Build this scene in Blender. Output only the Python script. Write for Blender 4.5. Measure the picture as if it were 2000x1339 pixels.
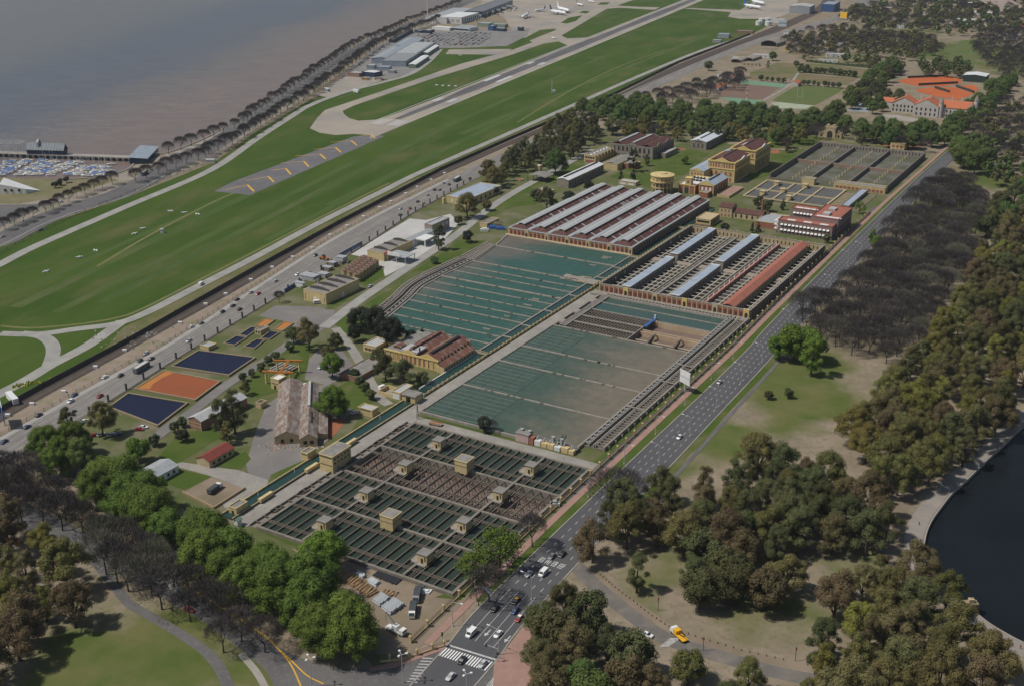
import bpy, math, random
from mathutils import Vector, Matrix
from mathutils.geometry import tessellate_polygon
R=math.radians
for o in list(bpy.data.objects): bpy.data.objects.remove(o)
S=bpy.context.scene; COL=S.collection
# ---------------------------------------------------------------- camera
FPX,PIT,ROL,HC=2281.76,0.384232,-0.0047076,250.0
AZ=0.533934; RZ=0.364728            # plant axis and runway axis, radians clockwise from +y
_cp,_sp=math.cos(PIT),math.sin(PIT)
_r=Vector((1,0,0)); FW=Vector((0,_cp,-_sp)); _u=Vector((0,_sp,_cp))
_c,_s=math.cos(ROL),math.sin(ROL)
RT=_c*_r+_s*_u; UP=-_s*_r+_c*_u
cd=bpy.data.cameras.new('camera'); cam=bpy.data.objects.new('camera',cd); COL.objects.link(cam)
cd.sensor_fit='HORIZONTAL'; cd.sensor_width=36; cd.lens=36*FPX/2000; cd.clip_start=1; cd.clip_end=40000
mm=Matrix((RT,UP,-FW)).transposed().to_4x4(); mm.translation=(0,0,HC); cam.matrix_world=mm
S.camera=cam
# ---------------------------------------------------------------- light
SUN_EL=R(56); SUN_DIR=Vector((-0.985,-0.17,0)).normalized()      # horizontal direction towards the sun
w=bpy.data.worlds.new('World'); S.world=w; w.use_nodes=True
nt=w.node_tree; bg=nt.nodes['Background']; sk=nt.nodes.new('ShaderNodeTexSky'); sk.sky_type='NISHITA'; sk.sun_disc=False
sk.sun_elevation=SUN_EL; sk.sun_rotation=math.atan2(SUN_DIR.x,SUN_DIR.y); sk.air_density=1.2; sk.dust_density=1.5
nt.links.new(sk.outputs[0],bg.inputs[0]); bg.inputs[1].default_value=0.075
sl=bpy.data.lights.new('sun','SUN'); sl.energy=4.3; sl.angle=R(0.53); sl.color=(1,.95,.87)
so=bpy.data.objects.new('sun',sl); COL.objects.link(so)
_d=Vector((SUN_DIR.x*math.cos(SUN_EL),SUN_DIR.y*math.cos(SUN_EL),math.sin(SUN_EL)))
so.rotation_euler=_d.to_track_quat('Z','Y').to_euler(); so.location=(0,0,400)
vs=S.view_settings; vs.view_transform='Standard'; vs.look='None'; vs.gamma=1; vs.use_curve_mapping=False; vs.exposure=-0.33
# ---------------------------------------------------------------- survey helpers
def P(x,y,z=0.0):
    "point on the level z seen at photograph position x,y (2000 px wide)"
    d=FW+RT*((x-1000)/FPX)+UP*((669.5-y)/FPX); t=(HC-z)/-d.z
    return Vector((d.x*t,d.y*t,z))
AV=Vector((math.sin(AZ),math.cos(AZ))); BV=Vector((math.cos(AZ),-math.sin(AZ))); OO=P(827,775).xy
def W(u,v,z=0.0):
    q=OO+BV*u+AV*v; return Vector((q.x,q.y,z))
def UVp(x,y,z=0.0):
    q=P(x,y,z).xy-OO; return q.dot(BV),q.dot(AV)
def HG(b,t,z0=0.0):
    "height of the photograph point t above the ground point b"
    q=P(b[0],b[1],z0); d=FW+RT*((t[0]-1000)/FPX)+UP*((669.5-t[1])/FPX)
    return HC+d.z*math.hypot(q.x,q.y)/math.hypot(d.x,d.y)
RNG=random.Random(7)
# ---------------------------------------------------------------- materials
MT={}
def M(name,c,c2=None,sc=.15,rough=.85,spec=.25,bump=0,bs=4,metal=0,rnd=0,c3=None,sc3=.01,mix3=.5,det=6,stretch=None,rot=0):
    if name in MT: return MT[name]
    m=bpy.data.materials.new(name); m.use_nodes=True; n=m.node_tree.nodes; L=m.node_tree.links
    b=n['Principled BSDF']; b.inputs['Roughness'].default_value=rough; b.inputs['Metallic'].default_value=metal
    b.inputs['Specular IOR Level'].default_value=spec
    tc=n.new('ShaderNodeTexCoord'); src=tc.outputs['Object']
    if stretch:
        mp=n.new('ShaderNodeMapping'); mp.vector_type='TEXTURE'; mp.inputs['Scale'].default_value=tuple(1/q for q in stretch); mp.inputs['Rotation'].default_value=(0,0,-rot)
        L.new(src,mp.inputs[0]); src=mp.outputs[0]
    out=None
    def mixc(a,bb,scale,lo,hi,d):
        no=n.new('ShaderNodeTexNoise'); no.inputs['Scale'].default_value=scale; no.inputs['Detail'].default_value=d; no.inputs['Roughness'].default_value=.62
        L.new(src,no.inputs['Vector'])
        mr=n.new('ShaderNodeMapRange'); mr.inputs[1].default_value=lo; mr.inputs[2].default_value=hi; L.new(no.outputs[0],mr.inputs[0])
        mx=n.new('ShaderNodeMix'); mx.data_type='RGBA'; L.new(mr.outputs[0],mx.inputs[0])
        for k,v in((6,a),(7,bb)):
            if isinstance(v,tuple): mx.inputs[k].default_value=(*v,1)
            else: L.new(v,mx.inputs[k])
        return mx.outputs[2]
    out=c
    if c2: out=mixc(c,c2,sc,.36,.64,det)
    if c3: out=mixc(out,c3,sc3,mix3-.1,mix3+.13,5)
    if rnd:
        oi=n.new('ShaderNodeObjectInfo'); hs=n.new('ShaderNodeHueSaturation')
        a=n.new('ShaderNodeMapRange'); a.inputs[3].default_value=1-rnd; a.inputs[4].default_value=1+rnd; L.new(oi.outputs['Random'],a.inputs[0]); L.new(a.outputs[0],hs.inputs['Value'])
        h=n.new('ShaderNodeMath'); h.operation='MULTIPLY'; h.inputs[1].default_value=7.31; L.new(oi.outputs['Random'],h.inputs[0])
        h2=n.new('ShaderNodeMath'); h2.operation='FRACT'; L.new(h.outputs[0],h2.inputs[0])
        h3=n.new('ShaderNodeMapRange'); h3.inputs[3].default_value=.5-.05*rnd*2; h3.inputs[4].default_value=.5+.05*rnd*2; L.new(h2.outputs[0],h3.inputs[0]); L.new(h3.outputs[0],hs.inputs['Hue'])
        if isinstance(out,tuple): hs.inputs['Color'].default_value=(*out,1)
        else: L.new(out,hs.inputs['Color'])
        out=hs.outputs[0]
    if isinstance(out,tuple): b.inputs['Base Color'].default_value=(*out,1)
    else: L.new(out,b.inputs['Base Color'])
    if bump:
        no=n.new('ShaderNodeTexNoise'); no.inputs['Scale'].default_value=bs; no.inputs['Detail'].default_value=4; L.new(src,no.inputs['Vector'])
        bp=n.new('ShaderNodeBump'); bp.inputs['Strength'].default_value=bump; bp.inputs['Distance'].default_value=.3; L.new(no.outputs[0],bp.inputs['Height']); L.new(bp.outputs[0],b.inputs['Normal'])
    MT[name]=m; return m
# ---------------------------------------------------------------- mesh builder
class MB:
    def __init__(s): s.v=[]; s.f=[]; s.m=[]; s.cm=0
    def add(s,vs,fs):
        k=len(s.v); s.v+=[tuple(q) for q in vs]; s.f+=[tuple(i+k for i in f) for f in fs]; s.m+=[s.cm]*len(fs); return s
    def box(s,x0,x1,y0,y1,z0,z1):
        return s.add([(x0,y0,z0),(x1,y0,z0),(x1,y1,z0),(x0,y1,z0),(x0,y0,z1),(x1,y0,z1),(x1,y1,z1),(x0,y1,z1)],
            [(3,2,1,0),(4,5,6,7),(0,1,5,4),(1,2,6,5),(2,3,7,6),(3,0,4,7)])
    def prism(s,poly,z0,z1,bottom=False):
        n=len(poly); a=sum(poly[i][0]*poly[(i+1)%n][1]-poly[(i+1)%n][0]*poly[i][1] for i in range(n))
        if a<0: poly=poly[::-1]
        vs=[(p[0],p[1],z0) for p in poly]+[(p[0],p[1],z1) for p in poly]
        fs=[(i,(i+1)%n,(i+1)%n+n,i+n) for i in range(n)]
        if n<5: fs.append(tuple(range(n,2*n)))
        else: fs+=[tuple(j+n for j in t) for t in tess([poly])]
        return s.add(vs,fs)
    def gable(s,x0,x1,y0,y1,z0,zr,along='y',ov=0.0,th=.2):
        "gable roof shell, ridge along the given axis"
        x0-=ov;x1+=ov;y0-=ov;y1+=ov
        if along=='y':
            c=(x0+x1)/2; sec=[(x0,z0),(c,zr),(x1,z0),(x1,z0-th),(c,zr-th),(x0,z0-th)]
            pts=[(a,y0,b) for a,b in sec]+[(a,y1,b) for a,b in sec]
        else:
            c=(y0+y1)/2; sec=[(y0,z0),(c,zr),(y1,z0),(y1,z0-th),(c,zr-th),(y0,z0-th)]
            pts=[(x1,a,b) for a,b in sec]+[(x0,a,b) for a,b in sec]
        return s.add(pts,[(0,6,7,1)[::-1],(1,7,8,2)[::-1],(2,8,9,3)[::-1],(3,9,10,4)[::-1],(4,10,11,5)[::-1],(5,11,6,0)[::-1],(0,1,4,5),(1,2,3,4),(6,11,10,7),(7,10,9,8)])
    def gwall(s,x0,x1,y0,y1,z0,z1,zr,along='y'):
        "box with gable ends"
        if along=='y':
            c=(x0+x1)/2
            vs=[(x0,y0,z0),(x1,y0,z0),(x1,y0,z1),(c,y0,zr),(x0,y0,z1),(x0,y1,z0),(x1,y1,z0),(x1,y1,z1),(c,y1,zr),(x0,y1,z1)]
        else:
            c=(y0+y1)/2
            vs=[(x1,y0,z0),(x1,y1,z0),(x1,y1,z1),(x1,c,zr),(x1,y0,z1),(x0,y0,z0),(x0,y1,z0),(x0,y1,z1),(x0,c,zr),(x0,y0,z1)]
        return s.add(vs,[(0,1,2,3,4),(9,8,7,6,5),(1,6,7,2),(0,4,9,5),(4,3,8,9),(3,2,7,8)])
    def cyl(s,cx,cy,r,z0,z1,n=12,r2=None,cap=True):
        r2=r if r2 is None else r2
        vs=[(cx+r*math.cos(6.2832*i/n),cy+r*math.sin(6.2832*i/n),z0) for i in range(n)]+[(cx+r2*math.cos(6.2832*i/n),cy+r2*math.sin(6.2832*i/n),z1) for i in range(n)]
        fs=[(i,(i+1)%n,(i+1)%n+n,i+n) for i in range(n)]
        if cap: fs+=[tuple(range(n,2*n)),tuple(range(n))[::-1]]
        return s.add(vs,fs)
    def tube(s,p0,p1,r0,r1=None,n=6):
        r1=r0 if r1 is None else r1; p0=Vector(p0); p1=Vector(p1); d=(p1-p0)
        if d.length<1e-6: return s
        d.normalize(); a=d.orthogonal().normalized(); b=d.cross(a)
        vs=[];
        for p,r in((p0,r0),(p1,r1)): vs+=[p+(a*math.cos(6.2832*i/n)+b*math.sin(6.2832*i/n))*r for i in range(n)]
        return s.add(vs,[(i,(i+1)%n,(i+1)%n+n,i+n) for i in range(n)]+[tuple(range(n,2*n)),tuple(range(n))[::-1]])
    def beam(s,p0,p1,wd,h):
        "box beam, horizontal width wd, height h below the line p0-p1"
        p0=Vector(p0);p1=Vector(p1); d=p1-p0; q=Vector((-d.y,d.x,0)); q=(q.normalized() if q.length>1e-6 else Vector((1,0,0)))*wd/2; z=Vector((0,0,h))
        vs=[p0-q-z,p0+q-z,p1+q-z,p1-q-z,p0-q,p0+q,p1+q,p1-q]
        return s.add(vs,[(0,1,2,3),(7,6,5,4),(4,5,1,0),(5,6,2,1),(6,7,3,2),(7,4,0,3)])
    def arch(s,x0,x1,y,z0,z1,d=.1,n=6):
        "arched panel on the plane y, thickness d towards -y"
        c=(x0+x1)/2; r=(x1-x0)/2; zs=max(z0,z1-r)
        sec=[(x0,z0),(x1,z0)]+[(c+r*math.cos(math.pi*i/n),zs+r*math.sin(math.pi*i/n)) for i in range(n+1)]
        k=len(sec); vs=[(a,y-d,b) for a,b in sec]+[(a,y,b) for a,b in sec]
        return s.add(vs,[tuple(range(k))]+[((i+1)%k,i,i+k,(i+1)%k+k) for i in range(k)])
    def loft(s,secs,cap=True):
        n=len(secs[0]); vs=[p for q in secs for p in q]; fs=[]
        for j in range(len(secs)-1):
            for i in range(n): fs.append((j*n+i,j*n+(i+1)%n,(j+1)*n+(i+1)%n,(j+1)*n+i))
        if cap: fs+=[tuple(range(n))[::-1],tuple(range((len(secs)-1)*n,len(secs)*n))]
        return s.add(vs,fs)
    def mesh(s,name):
        me=bpy.data.meshes.new(name); me.from_pydata(s.v,[],s.f); 
        if any(s.m): me.polygons.foreach_set('material_index',s.m)
        me.update(); return me
    def build(s,name,mat,parent=None,loc=(0,0,0),rz=0,smooth=False):
        return link(name,s.mesh(name),mat,parent,loc,rz,smooth)
def tess(loops):
    vl=[[Vector((p[0],p[1],0)) for p in l] for l in loops]
    flat=[p for l in loops for p in l]; out=[]
    for t in tessellate_polygon(vl):
        a,b,c=[flat[i] for i in t]
        cr=(b[0]-a[0])*(c[1]-a[1])-(b[1]-a[1])*(c[0]-a[0])
        if abs(cr)<1e-9: continue
        out.append(tuple(t) if cr>0 else tuple(t)[::-1])
    return out
def link(name,me,mat,parent=None,loc=(0,0,0),rz=0,smooth=False):
    if mat and not me.materials:
        for m in (mat if isinstance(mat,(list,tuple)) else [mat]): me.materials.append(m)
        if smooth: me.polygons.foreach_set('use_smooth',[True]*len(me.polygons))
    o=bpy.data.objects.new(name,me); COL.objects.link(o); o.location=loc; o.rotation_euler=(0,0,rz)
    if parent: o.parent=parent
    return o
def tag(o,label,cat,group=None):
    o['label']=label; o['category']=cat
    if group: o['group']=group
    return o
def struct(o,label=None,kind='structure'):
    o['kind']=kind
    if label: o['label']=label
    return o
def thing(name,label,cat,loc=(0,0,0),rz=0,group=None):
    o=bpy.data.objects.new(name,None); COL.objects.link(o); o.location=loc; o.rotation_euler=(0,0,rz); o.empty_display_size=.5
    return tag(o,label,cat,group)
def pthing(name,label,cat,u,v,z=0,group=None,daz=0): return thing(name,label,cat,W(u,v,z),-AZ+daz,group)
def rep(name,me,mat,parent,places):
    return [link(name,me,mat,parent,p[:3],p[3] if len(p)>3 else 0) for p in places]
def children(o): return [c for c in COL.objects if c.parent==o]
def sheet(name,pts,z,mat,label=None,world=False,holes=None,kind='structure',skirt=0):
    pl=[p if world else P(p[0],p[1],z).xy for p in pts]
    loops=[[(p[0],p[1]) for p in pl]]+[[(p[0],p[1]) for p in h] for h in (holes or [])]
    mb=MB(); mb.add([(p[0],p[1],z) for l in loops for p in l],tess(loops))
    if skirt:
        n=len(loops[0]); mb.add([(p[0],p[1],z) for p in loops[0]]+[(p[0],p[1],z-skirt) for p in loops[0]],[(i,(i+1)%n,(i+1)%n+n,i+n) for i in range(n)])
    o=mb.build(name,mat); return struct(o,label,kind)
def smooth(pts,k=6,closed=False):
    out=[]; n=len(pts); pts=[Vector(p[:2]) for p in pts]
    for i in range(n if closed else n-1):
        g=lambda j: pts[j%n] if closed else pts[max(0,min(n-1,j))]
        a,b,c,d=g(i-1),g(i),g(i+1),g(i+2)
        for s in range(k):
            t=s/k; out.append(.5*((2*b)+(c-a)*t+(2*a-5*b+4*c-d)*t*t+(3*b-a-3*c+d)*t**3))
    if not closed: out.append(pts[-1])
    return out
def offs(line,d):
    out=[]
    for i,p in enumerate(line):
        a=line[max(0,i-1)]; b=line[min(len(line)-1,i+1)]; t=(b-a).normalized(); out.append(p+Vector((t.y,-t.x))*d)
    return out
def ribbon(name,pts,wd,z,mat,label=None,k=6,world=False,kind='structure',h=0,parent=None):
    line=smooth([p if world else P(*p,z).xy for p in pts],k)
    a=offs(line,-wd/2); b=offs(line,wd/2); n=len(line); mb=MB()
    mb.add([(*p,z) for p in a]+[(*p,z) for p in b],[(i,i+n,i+n+1,i+1) for i in range(n-1)])
    if h:
        mb.add([(*p,z) for p in b]+[(*p,z-h) for p in b],[(i,i+n,i+n+1,i+1) for i in range(n-1)])
        mb.add([(*p,z) for p in a]+[(*p,z-h) for p in a],[(i+1,i+n+1,i+n,i) for i in range(n-1)])
    o=mb.build(name,mat,parent)
    return o if parent else struct(o,label,kind)
def band(name,ea,eb,z,mat,label=None,k=5,kind='structure'):
    "surface between two edge lines given in photograph positions"
    a=smooth([P(*p,z).xy for p in ea],k)
    b=smooth([P(*p,z).xy for p in eb],k)
    def res(l,n):
        d=[0]
        for i in range(1,len(l)): d.append(d[-1]+(l[i]-l[i-1]).length)
        out=[]; j=0
        for q in range(n):
            t=d[-1]*q/(n-1)
            while j<len(l)-2 and d[j+1]<t: j+=1
            s=(t-d[j])/max(1e-6,d[j+1]-d[j]); out.append(l[j].lerp(l[j+1],s))
        return out
    n=max(len(a),len(b)); a=res(a,n); b=res(b,n); mb=MB()
    mb.add([(*p,z) for p in a]+[(*p,z) for p in b],[(i,i+n,i+n+1,i+1) for i in range(n-1)])
    return struct(mb.build(name,mat),label,kind)
# ================================================================ setting
m_grass=M('airfield_grass',(.040,.078,.012),(.064,.102,.019),sc=.022,c3=(.108,.112,.04),sc3=.03,mix3=.60,rough=.95,spec=.05,det=12,stretch=(1,.35,1),rot=RZ)
m_lawn=M('lawn_grass',(.058,.098,.018),(.092,.115,.030),sc=.06,c3=(.17,.15,.085),sc3=.03,mix3=.62,rough=.95,spec=.05,det=8)
m_conc=M('concrete_old',(.36,.33,.29),(.29,.27,.24),sc=.08,c3=(.24,.21,.18),sc3=.5,mix3=.62,rough=.9)
m_rwy=M('runway_concrete',(.36,.31,.25),(.30,.27,.23),sc=.02,c3=(.23,.22,.21),sc3=.012,mix3=.58,rough=.9)
m_tarmac=M('asphalt_dark',(.082,.082,.088),(.102,.100,.102),sc=.05,c3=(.13,.126,.12),sc3=.35,mix3=.66,rough=.85,stretch=(1,.12,1),rot=AZ)
m_tar2=M('asphalt_worn',(.14,.135,.13),(.105,.10,.10),sc=.04,c3=(.18,.17,.16),sc3=.6,mix3=.62,rough=.9)
m_hwy=M('highway_concrete',(.225,.208,.19),(.165,.152,.14),sc=.3,c3=(.28,.265,.245),sc3=.5,mix3=.62,rough=.9,stretch=(1,.05,1),rot=.35)
m_perim=M('perimeter_road_concrete',(.34,.33,.30),(.26,.25,.235),sc=.08,rough=.9)
m_dirt=M('bare_dirt',(.27,.215,.16),(.21,.165,.12),sc=.05,c3=(.16,.14,.08),sc3=.03,mix3=.6,rough=.95,spec=.05)
m_rail=M('railway_ballast',(.075,.058,.048),(.10,.08,.066),sc=.3,rough=.95)
m_bank=M('railway_bank',(.30,.235,.185),(.23,.19,.14),sc=.15,c3=(.15,.16,.06),sc3=.08,mix3=.62,rough=.95)
m_white=M('white_yard_concrete',(.50,.49,.47),(.42,.41,.39),sc=.06,c3=(.42,.40,.36),sc3=.12,mix3=.64,rough=.85)
m_brickwalk=M('red_paving',(.36,.22,.18),(.30,.185,.15),sc=.2,rough=.9)
m_paint=M('road_paint',(.56,.56,.54),(.40,.40,.39),sc=.8,rough=.8)
m_hwpaint=M('worn_lane_paint',(.46,.45,.43),(.36,.35,.33),sc=.8,rough=.85)
m_ypaint=M('yellow_paint',(.72,.40,.03),(.6,.34,.05),sc=.5,rough=.8)
def ground_mat():
    m=bpy.data.materials.new('park_ground'); m.use_nodes=True; n=m.node_tree.nodes; L=m.node_tree.links; b=n['Principled BSDF']
    b.inputs['Roughness'].default_value=.95; b.inputs['Specular IOR Level'].default_value=.05
    tc=n.new('ShaderNodeTexCoord'); src=tc.outputs['Object']
    def noise(sc,d=6):
        k=n.new('ShaderNodeTexNoise'); k.inputs['Scale'].default_value=sc; k.inputs['Detail'].default_value=d; k.inputs['Roughness'].default_value=.6; L.new(src,k.inputs['Vector']); return k.outputs[0]
    # grassy spots: px, py, radius in metres, strength
    spots=[(1560,770,36,.62),(1490,730,34,.58),(1600,710,26,.42),(1410,860,28,.42),(1545,830,20,.3),(1330,905,16,.3),(1690,1110,24,.28),(1520,1200,30,.2),(1280,1110,22,.22),(1250,1170,14,.2),
      (330,1250,34,.42),(180,1300,34,.45),(300,1320,30,.4),(480,1320,20,.3),(430,1270,20,.2),(1650,740,20,.2),(1880,420,60,.4),(1930,350,50,.4),(1880,100,120,.5),(1700,300,60,.4),(1560,250,90,.3),(1400,250,90,.3),(1760,60,120,.2),
      (60,330,60,.3),(90,360,40,.2),(1990,130,120,.3),(1560,655,14,.3)]
    acc=None
    for x,y,r,s in spots:
        q=P(x,y); d=n.new('ShaderNodeVectorMath'); d.operation='DISTANCE'; L.new(src,d.inputs[0]); d.inputs[1].default_value=q
        mr=n.new('ShaderNodeMapRange'); mr.interpolation_type='SMOOTHSTEP'; mr.inputs[1].default_value=r*1.25; mr.inputs[2].default_value=r*.2; mr.inputs[3].default_value=0; mr.inputs[4].default_value=s; L.new(d.outputs['Value'],mr.inputs[0])
        if acc is None: acc=mr.outputs[0]
        else:
            a=n.new('ShaderNodeMath'); a.operation='MAXIMUM'; L.new(acc,a.inputs[0]); L.new(mr.outputs[0],a.inputs[1]); acc=a.outputs[0]
    f=n.new('ShaderNodeMath'); f.operation='MULTIPLY_ADD'; L.new(noise(.035,8),f.inputs[0]); f.inputs[1].default_value=.9; L.new(acc,f.inputs[2])
    mr=n.new('ShaderNodeMapRange'); mr.inputs[1].default_value=.48; mr.inputs[2].default_value=.78; L.new(f.outputs[0],mr.inputs[0])
    def mix(fac,a,bb):
        mx=n.new('ShaderNodeMix'); mx.data_type='RGBA'; L.new(fac,mx.inputs[0])
        for k,v in((6,a),(7,bb)):
            if isinstance(v,tuple): mx.inputs[k].default_value=(*v,1)
            else: L.new(v,mx.inputs[k])
        return mx.outputs[2]
    def rg(o,lo,hi):
        q=n.new('ShaderNodeMapRange'); q.inputs[1].default_value=lo; q.inputs[2].default_value=hi; L.new(o,q.inputs[0]); return q.outputs[0]
    dirt=mix(rg(noise(.06,9),.38,.62),(.29,.235,.175),(.215,.18,.125))
    dirt=mix(rg(noise(.35,5),.5,.75),dirt,(.16,.135,.095))
    grass=mix(rg(noise(.05,8),.35,.65),(.080,.112,.026),(.14,.14,.055))
    col=mix(mr.outputs[0],dirt,grass); L.new(col,b.inputs['Base Color'])
    return m
shore=[(-500,360),(-200,352),(0,347),(130,351),(200,346),(252,330),(272,309),(330,298),(412,265),(495,215),(540,187),(600,148),(660,107),(720,70),(780,45),(875,14),(915,2),(960,-22)]
sh=[P(*p).xy for p in shore]
dv=(sh[-1]-sh[-3]).normalized(); far=sh[-1]+dv*9000
tank_hole=[W(15.4,-140.6).xy,W(109.6,-140.6).xy,W(109.6,-29.4).xy,W(15.4,-29.4).xy]
w2_hole=[W(10.4,-16.6).xy,W(95.6,-16.6).xy,W(95.6,179).xy,W(10.4,179).xy]
lake=[(2080,770),(2000,830),(1962,866),(1925,900),(1890,935),(1862,960),(1838,990),(1819,1017),(1808,1045),(1805,1075),(1815,1105),(1842,1137),(1882,1175),(1925,1212),(1965,1237),(2000,1255),(2080,1290)]
lk=smooth([P(*p).xy for p in lake],5)
lake_hole=lk+[Vector((420,330)),Vector((640,420)),Vector((640,640))]
m_ground=ground_mat()
sheet('ground',[*sh,far,(14000,16000),(14000,-3000),(-9000,-3000),(-9000,sh[0].y)],0,m_ground,world=True,holes=[tank_hole,w2_hole,lake_hole])
# river and lake
def water_mat(name,c,c2,sc,rough,bump,bs,grad=None,c3=None,stretch=None,spec=.5):
    m=M(name,c,c2,sc=sc,rough=rough,spec=spec,bump=bump,bs=bs,c3=c3,sc3=sc*3,mix3=.62,stretch=stretch); return m
def river_mat():
    m=bpy.data.materials.new('river_water'); m.use_nodes=True; n=m.node_tree.nodes; L=m.node_tree.links; b=n['Principled BSDF']
    b.inputs['Roughness'].default_value=.32; b.inputs['Specular IOR Level'].default_value=.35
    tc=n.new('ShaderNodeTexCoord'); src=tc.outputs['Object']
    # silt-brown water near the bank, a blue-grey band, greyer water beyond
    a=P(270,308).xy; c=P(780,45).xy; t=(c-a).normalized(); nn=Vector((-t.y,t.x))
    dp=n.new('ShaderNodeVectorMath'); dp.operation='DOT_PRODUCT'; L.new(src,dp.inputs[0]); dp.inputs[1].default_value=(nn.x,nn.y,0)
    no=n.new('ShaderNodeTexNoise'); no.inputs['Scale'].default_value=.0035; no.inputs['Detail'].default_value=6; L.new(src,no.inputs['Vector'])
    ad=n.new('ShaderNodeMath'); ad.operation='MULTIPLY_ADD'; L.new(no.outputs[0],ad.inputs[0]); ad.inputs[1].default_value=160; L.new(dp.outputs['Value'],ad.inputs[2])
    base=a.dot(nn)
    mr=n.new('ShaderNodeMapRange'); mr.inputs[1].default_value=base; mr.inputs[2].default_value=base+1600; L.new(ad.outputs[0],mr.inputs[0])
    cr=n.new('ShaderNodeValToRGB'); L.new(mr.outputs[0],cr.inputs[0]); e=cr.color_ramp.elements
    e[0].position=0; e[0].color=(.185,.135,.112,1); e[1].position=1; e[1].color=(.155,.145,.14,1)
    for p,k in((.10,(.18,.133,.112)),(.14,(.145,.122,.112)),(.18,(.100,.101,.116)),(.27,(.094,.099,.118)),(.38,(.128,.125,.124))):
        q=e.new(p); q.color=(*k,1)
    # wave ripples: bump, with dark wave streaks put into the colour
    f=n.new('ShaderNodeTexNoise'); f.inputs['Scale'].default_value=.09; f.inputs['Detail'].default_value=5; mp=n.new('ShaderNodeMapping'); mp.inputs['Scale'].default_value=(.5,1.1,1); mp.inputs['Rotation'].default_value=(0,0,.35); L.new(src,mp.inputs[0]); L.new(mp.outputs[0],f.inputs['Vector'])
    f2=n.new('ShaderNodeTexNoise'); f2.inputs['Scale'].default_value=.05; f2.inputs['Detail'].default_value=9; f2.inputs['Roughness'].default_value=.75; L.new(mp.outputs[0],f2.inputs['Vector'])
    wr=n.new('ShaderNodeMapRange'); wr.inputs[1].default_value=.3; wr.inputs[2].default_value=.7; wr.inputs[3].default_value=.78; wr.inputs[4].default_value=1.2; L.new(f2.outputs[0],wr.inputs[0])
    hv=n.new('ShaderNodeHueSaturation'); L.new(cr.outputs[0],hv.inputs['Color']); L.new(wr.outputs[0],hv.inputs['Value']); L.new(hv.outputs[0],b.inputs['Base Color'])
    bp=n.new('ShaderNodeBump'); bp.inputs['Strength'].default_value=.35; bp.inputs['Distance'].default_value=1.2; L.new(f.outputs[0],bp.inputs['Height']); L.new(bp.outputs[0],b.inputs['Normal'])
    return m
ri=MB().add([(-14000,-2000,-2),(16000,-2000,-2),(16000,18000,-2),(-14000,18000,-2)],[(0,1,2,3)]).build('river',river_mat()); struct(ri)
m_lake=water_mat('lake_water',(.008,.011,.014),(.011,.015,.018),.02,.16,.2,1.2,spec=.07)
sheet('lake',[*lake_hole],-1.2,m_lake,world=True)
ribbon('lake_wall',[(p.x,p.y) for p in offs(lk,0)],.5,.35,m_conc,world=True,k=1,h=1.6)
ribbon('lakeside_path',[(p.x,p.y) for p in offs(lk,4.2)],7.2,.12,M('path_concrete',(.30,.27,.235),(.24,.215,.19),sc=.1,rough=.9),world=True,k=1,h=.1)
ribbon('lakeside_track',[(p.x,p.y) for p in offs(lk,13.5)],6,.05,m_dirt,world=True,k=1)
sw=MB(); L2=[Vector((p.x,p.y)) for p in smooth(sh[3:],3)]
a_=offs(L2,-.5); b_=offs(L2,.9); n_=len(L2)
for e0,e1,z0,z1 in((a_,b_,-2.5,.7),):
    for i in range(n_-1):
        sw.add([(*e0[i],z0),(*e1[i],z0),(*e1[i+1],z0),(*e0[i+1],z0),(*e0[i],z1),(*e1[i],z1),(*e1[i+1],z1),(*e0[i+1],z1)],[(4,5,6,7),(0,3,7,4)[::-1],(1,5,6,2)[::-1]])
tag(sw.build('sea_wall',m_conc),'low concrete sea wall along the brown river bank','sea wall')
# ---------------------------------------------------------------- airfield
sheet('airfield',[(-400,650),(0,478),(90,438),(250,385),(420,316),(500,258),(560,222),(610,193),(680,166),(830,108),(862,85),(1035,55),(1130,20),(1230,-10),(1400,-60),(1540,-60),(1520,40),(1470,66),(1325,122),(1200,184),(1000,269),(860,331),(660,436),(500,523),(250,666),(77,758),(0,800),(-400,1010)],.03,m_grass,label='mown green airfield grass')
sheet('taxiway',[(605,251),(620,230),(635,215),(675,202),(750,177),(825,151),(900,125),(1000,98),(1040,83),(1077,66),(1110,88),(1095,93),(1000,134),(757,230),(733,265),(690,262),(655,264),(625,260)],.06,m_rwy)
for pts in ([(669,217),(690,207),(750,186),(850,152),(1000,107),(1060,86),(1090,81),(1109,89),(1000,133),(860,189),(757,228),(735,234),(700,236),(682,231),(672,223)],):
    sheet('grass_island',pts,.09,m_grass)
sheet('apron',[(1000,60),(1040,83),(1077,66),(1112,92),(1147,76),(1300,10),(1330,-60),(960,-60),(940,10),(985,35)],.07,m_rwy)
sheet('north_apron',[(1335,17),(1428,24),(1422,33),(1445,37),(1512,37),(1545,25),(1565,-10),(1565,-45),(1462,-45),(1478,0),(1445,20),(1345,16)],.07,m_rwy)
for z3 in ([(385,280),(520,200),(740,70),(840,62),(1120,78),(1000,128),(600,294),(430,301)],[(380,180),(440,140),(550,120),(500,165),(430,185)],[(520,100),(560,85),(612,90),(580,108)],[(660,38),(700,20),(770,20),(740,38)],[(820,45),(950,0),(1330,-4),(1190,60),(1000,55)],[(0,352),(220,235),(335,225),(345,235),(0,372)]):
    sheet('grass_island',[(1000+x/4,y/4) for x,y in z3],.10,m_grass)
rw=band('runway',[(728,241),(757,229),(1335,0),(1436,-40)],[(722,272),(750,262),(1375,0),(1469,-40)],.08,m_rwy,k=1)
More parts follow.
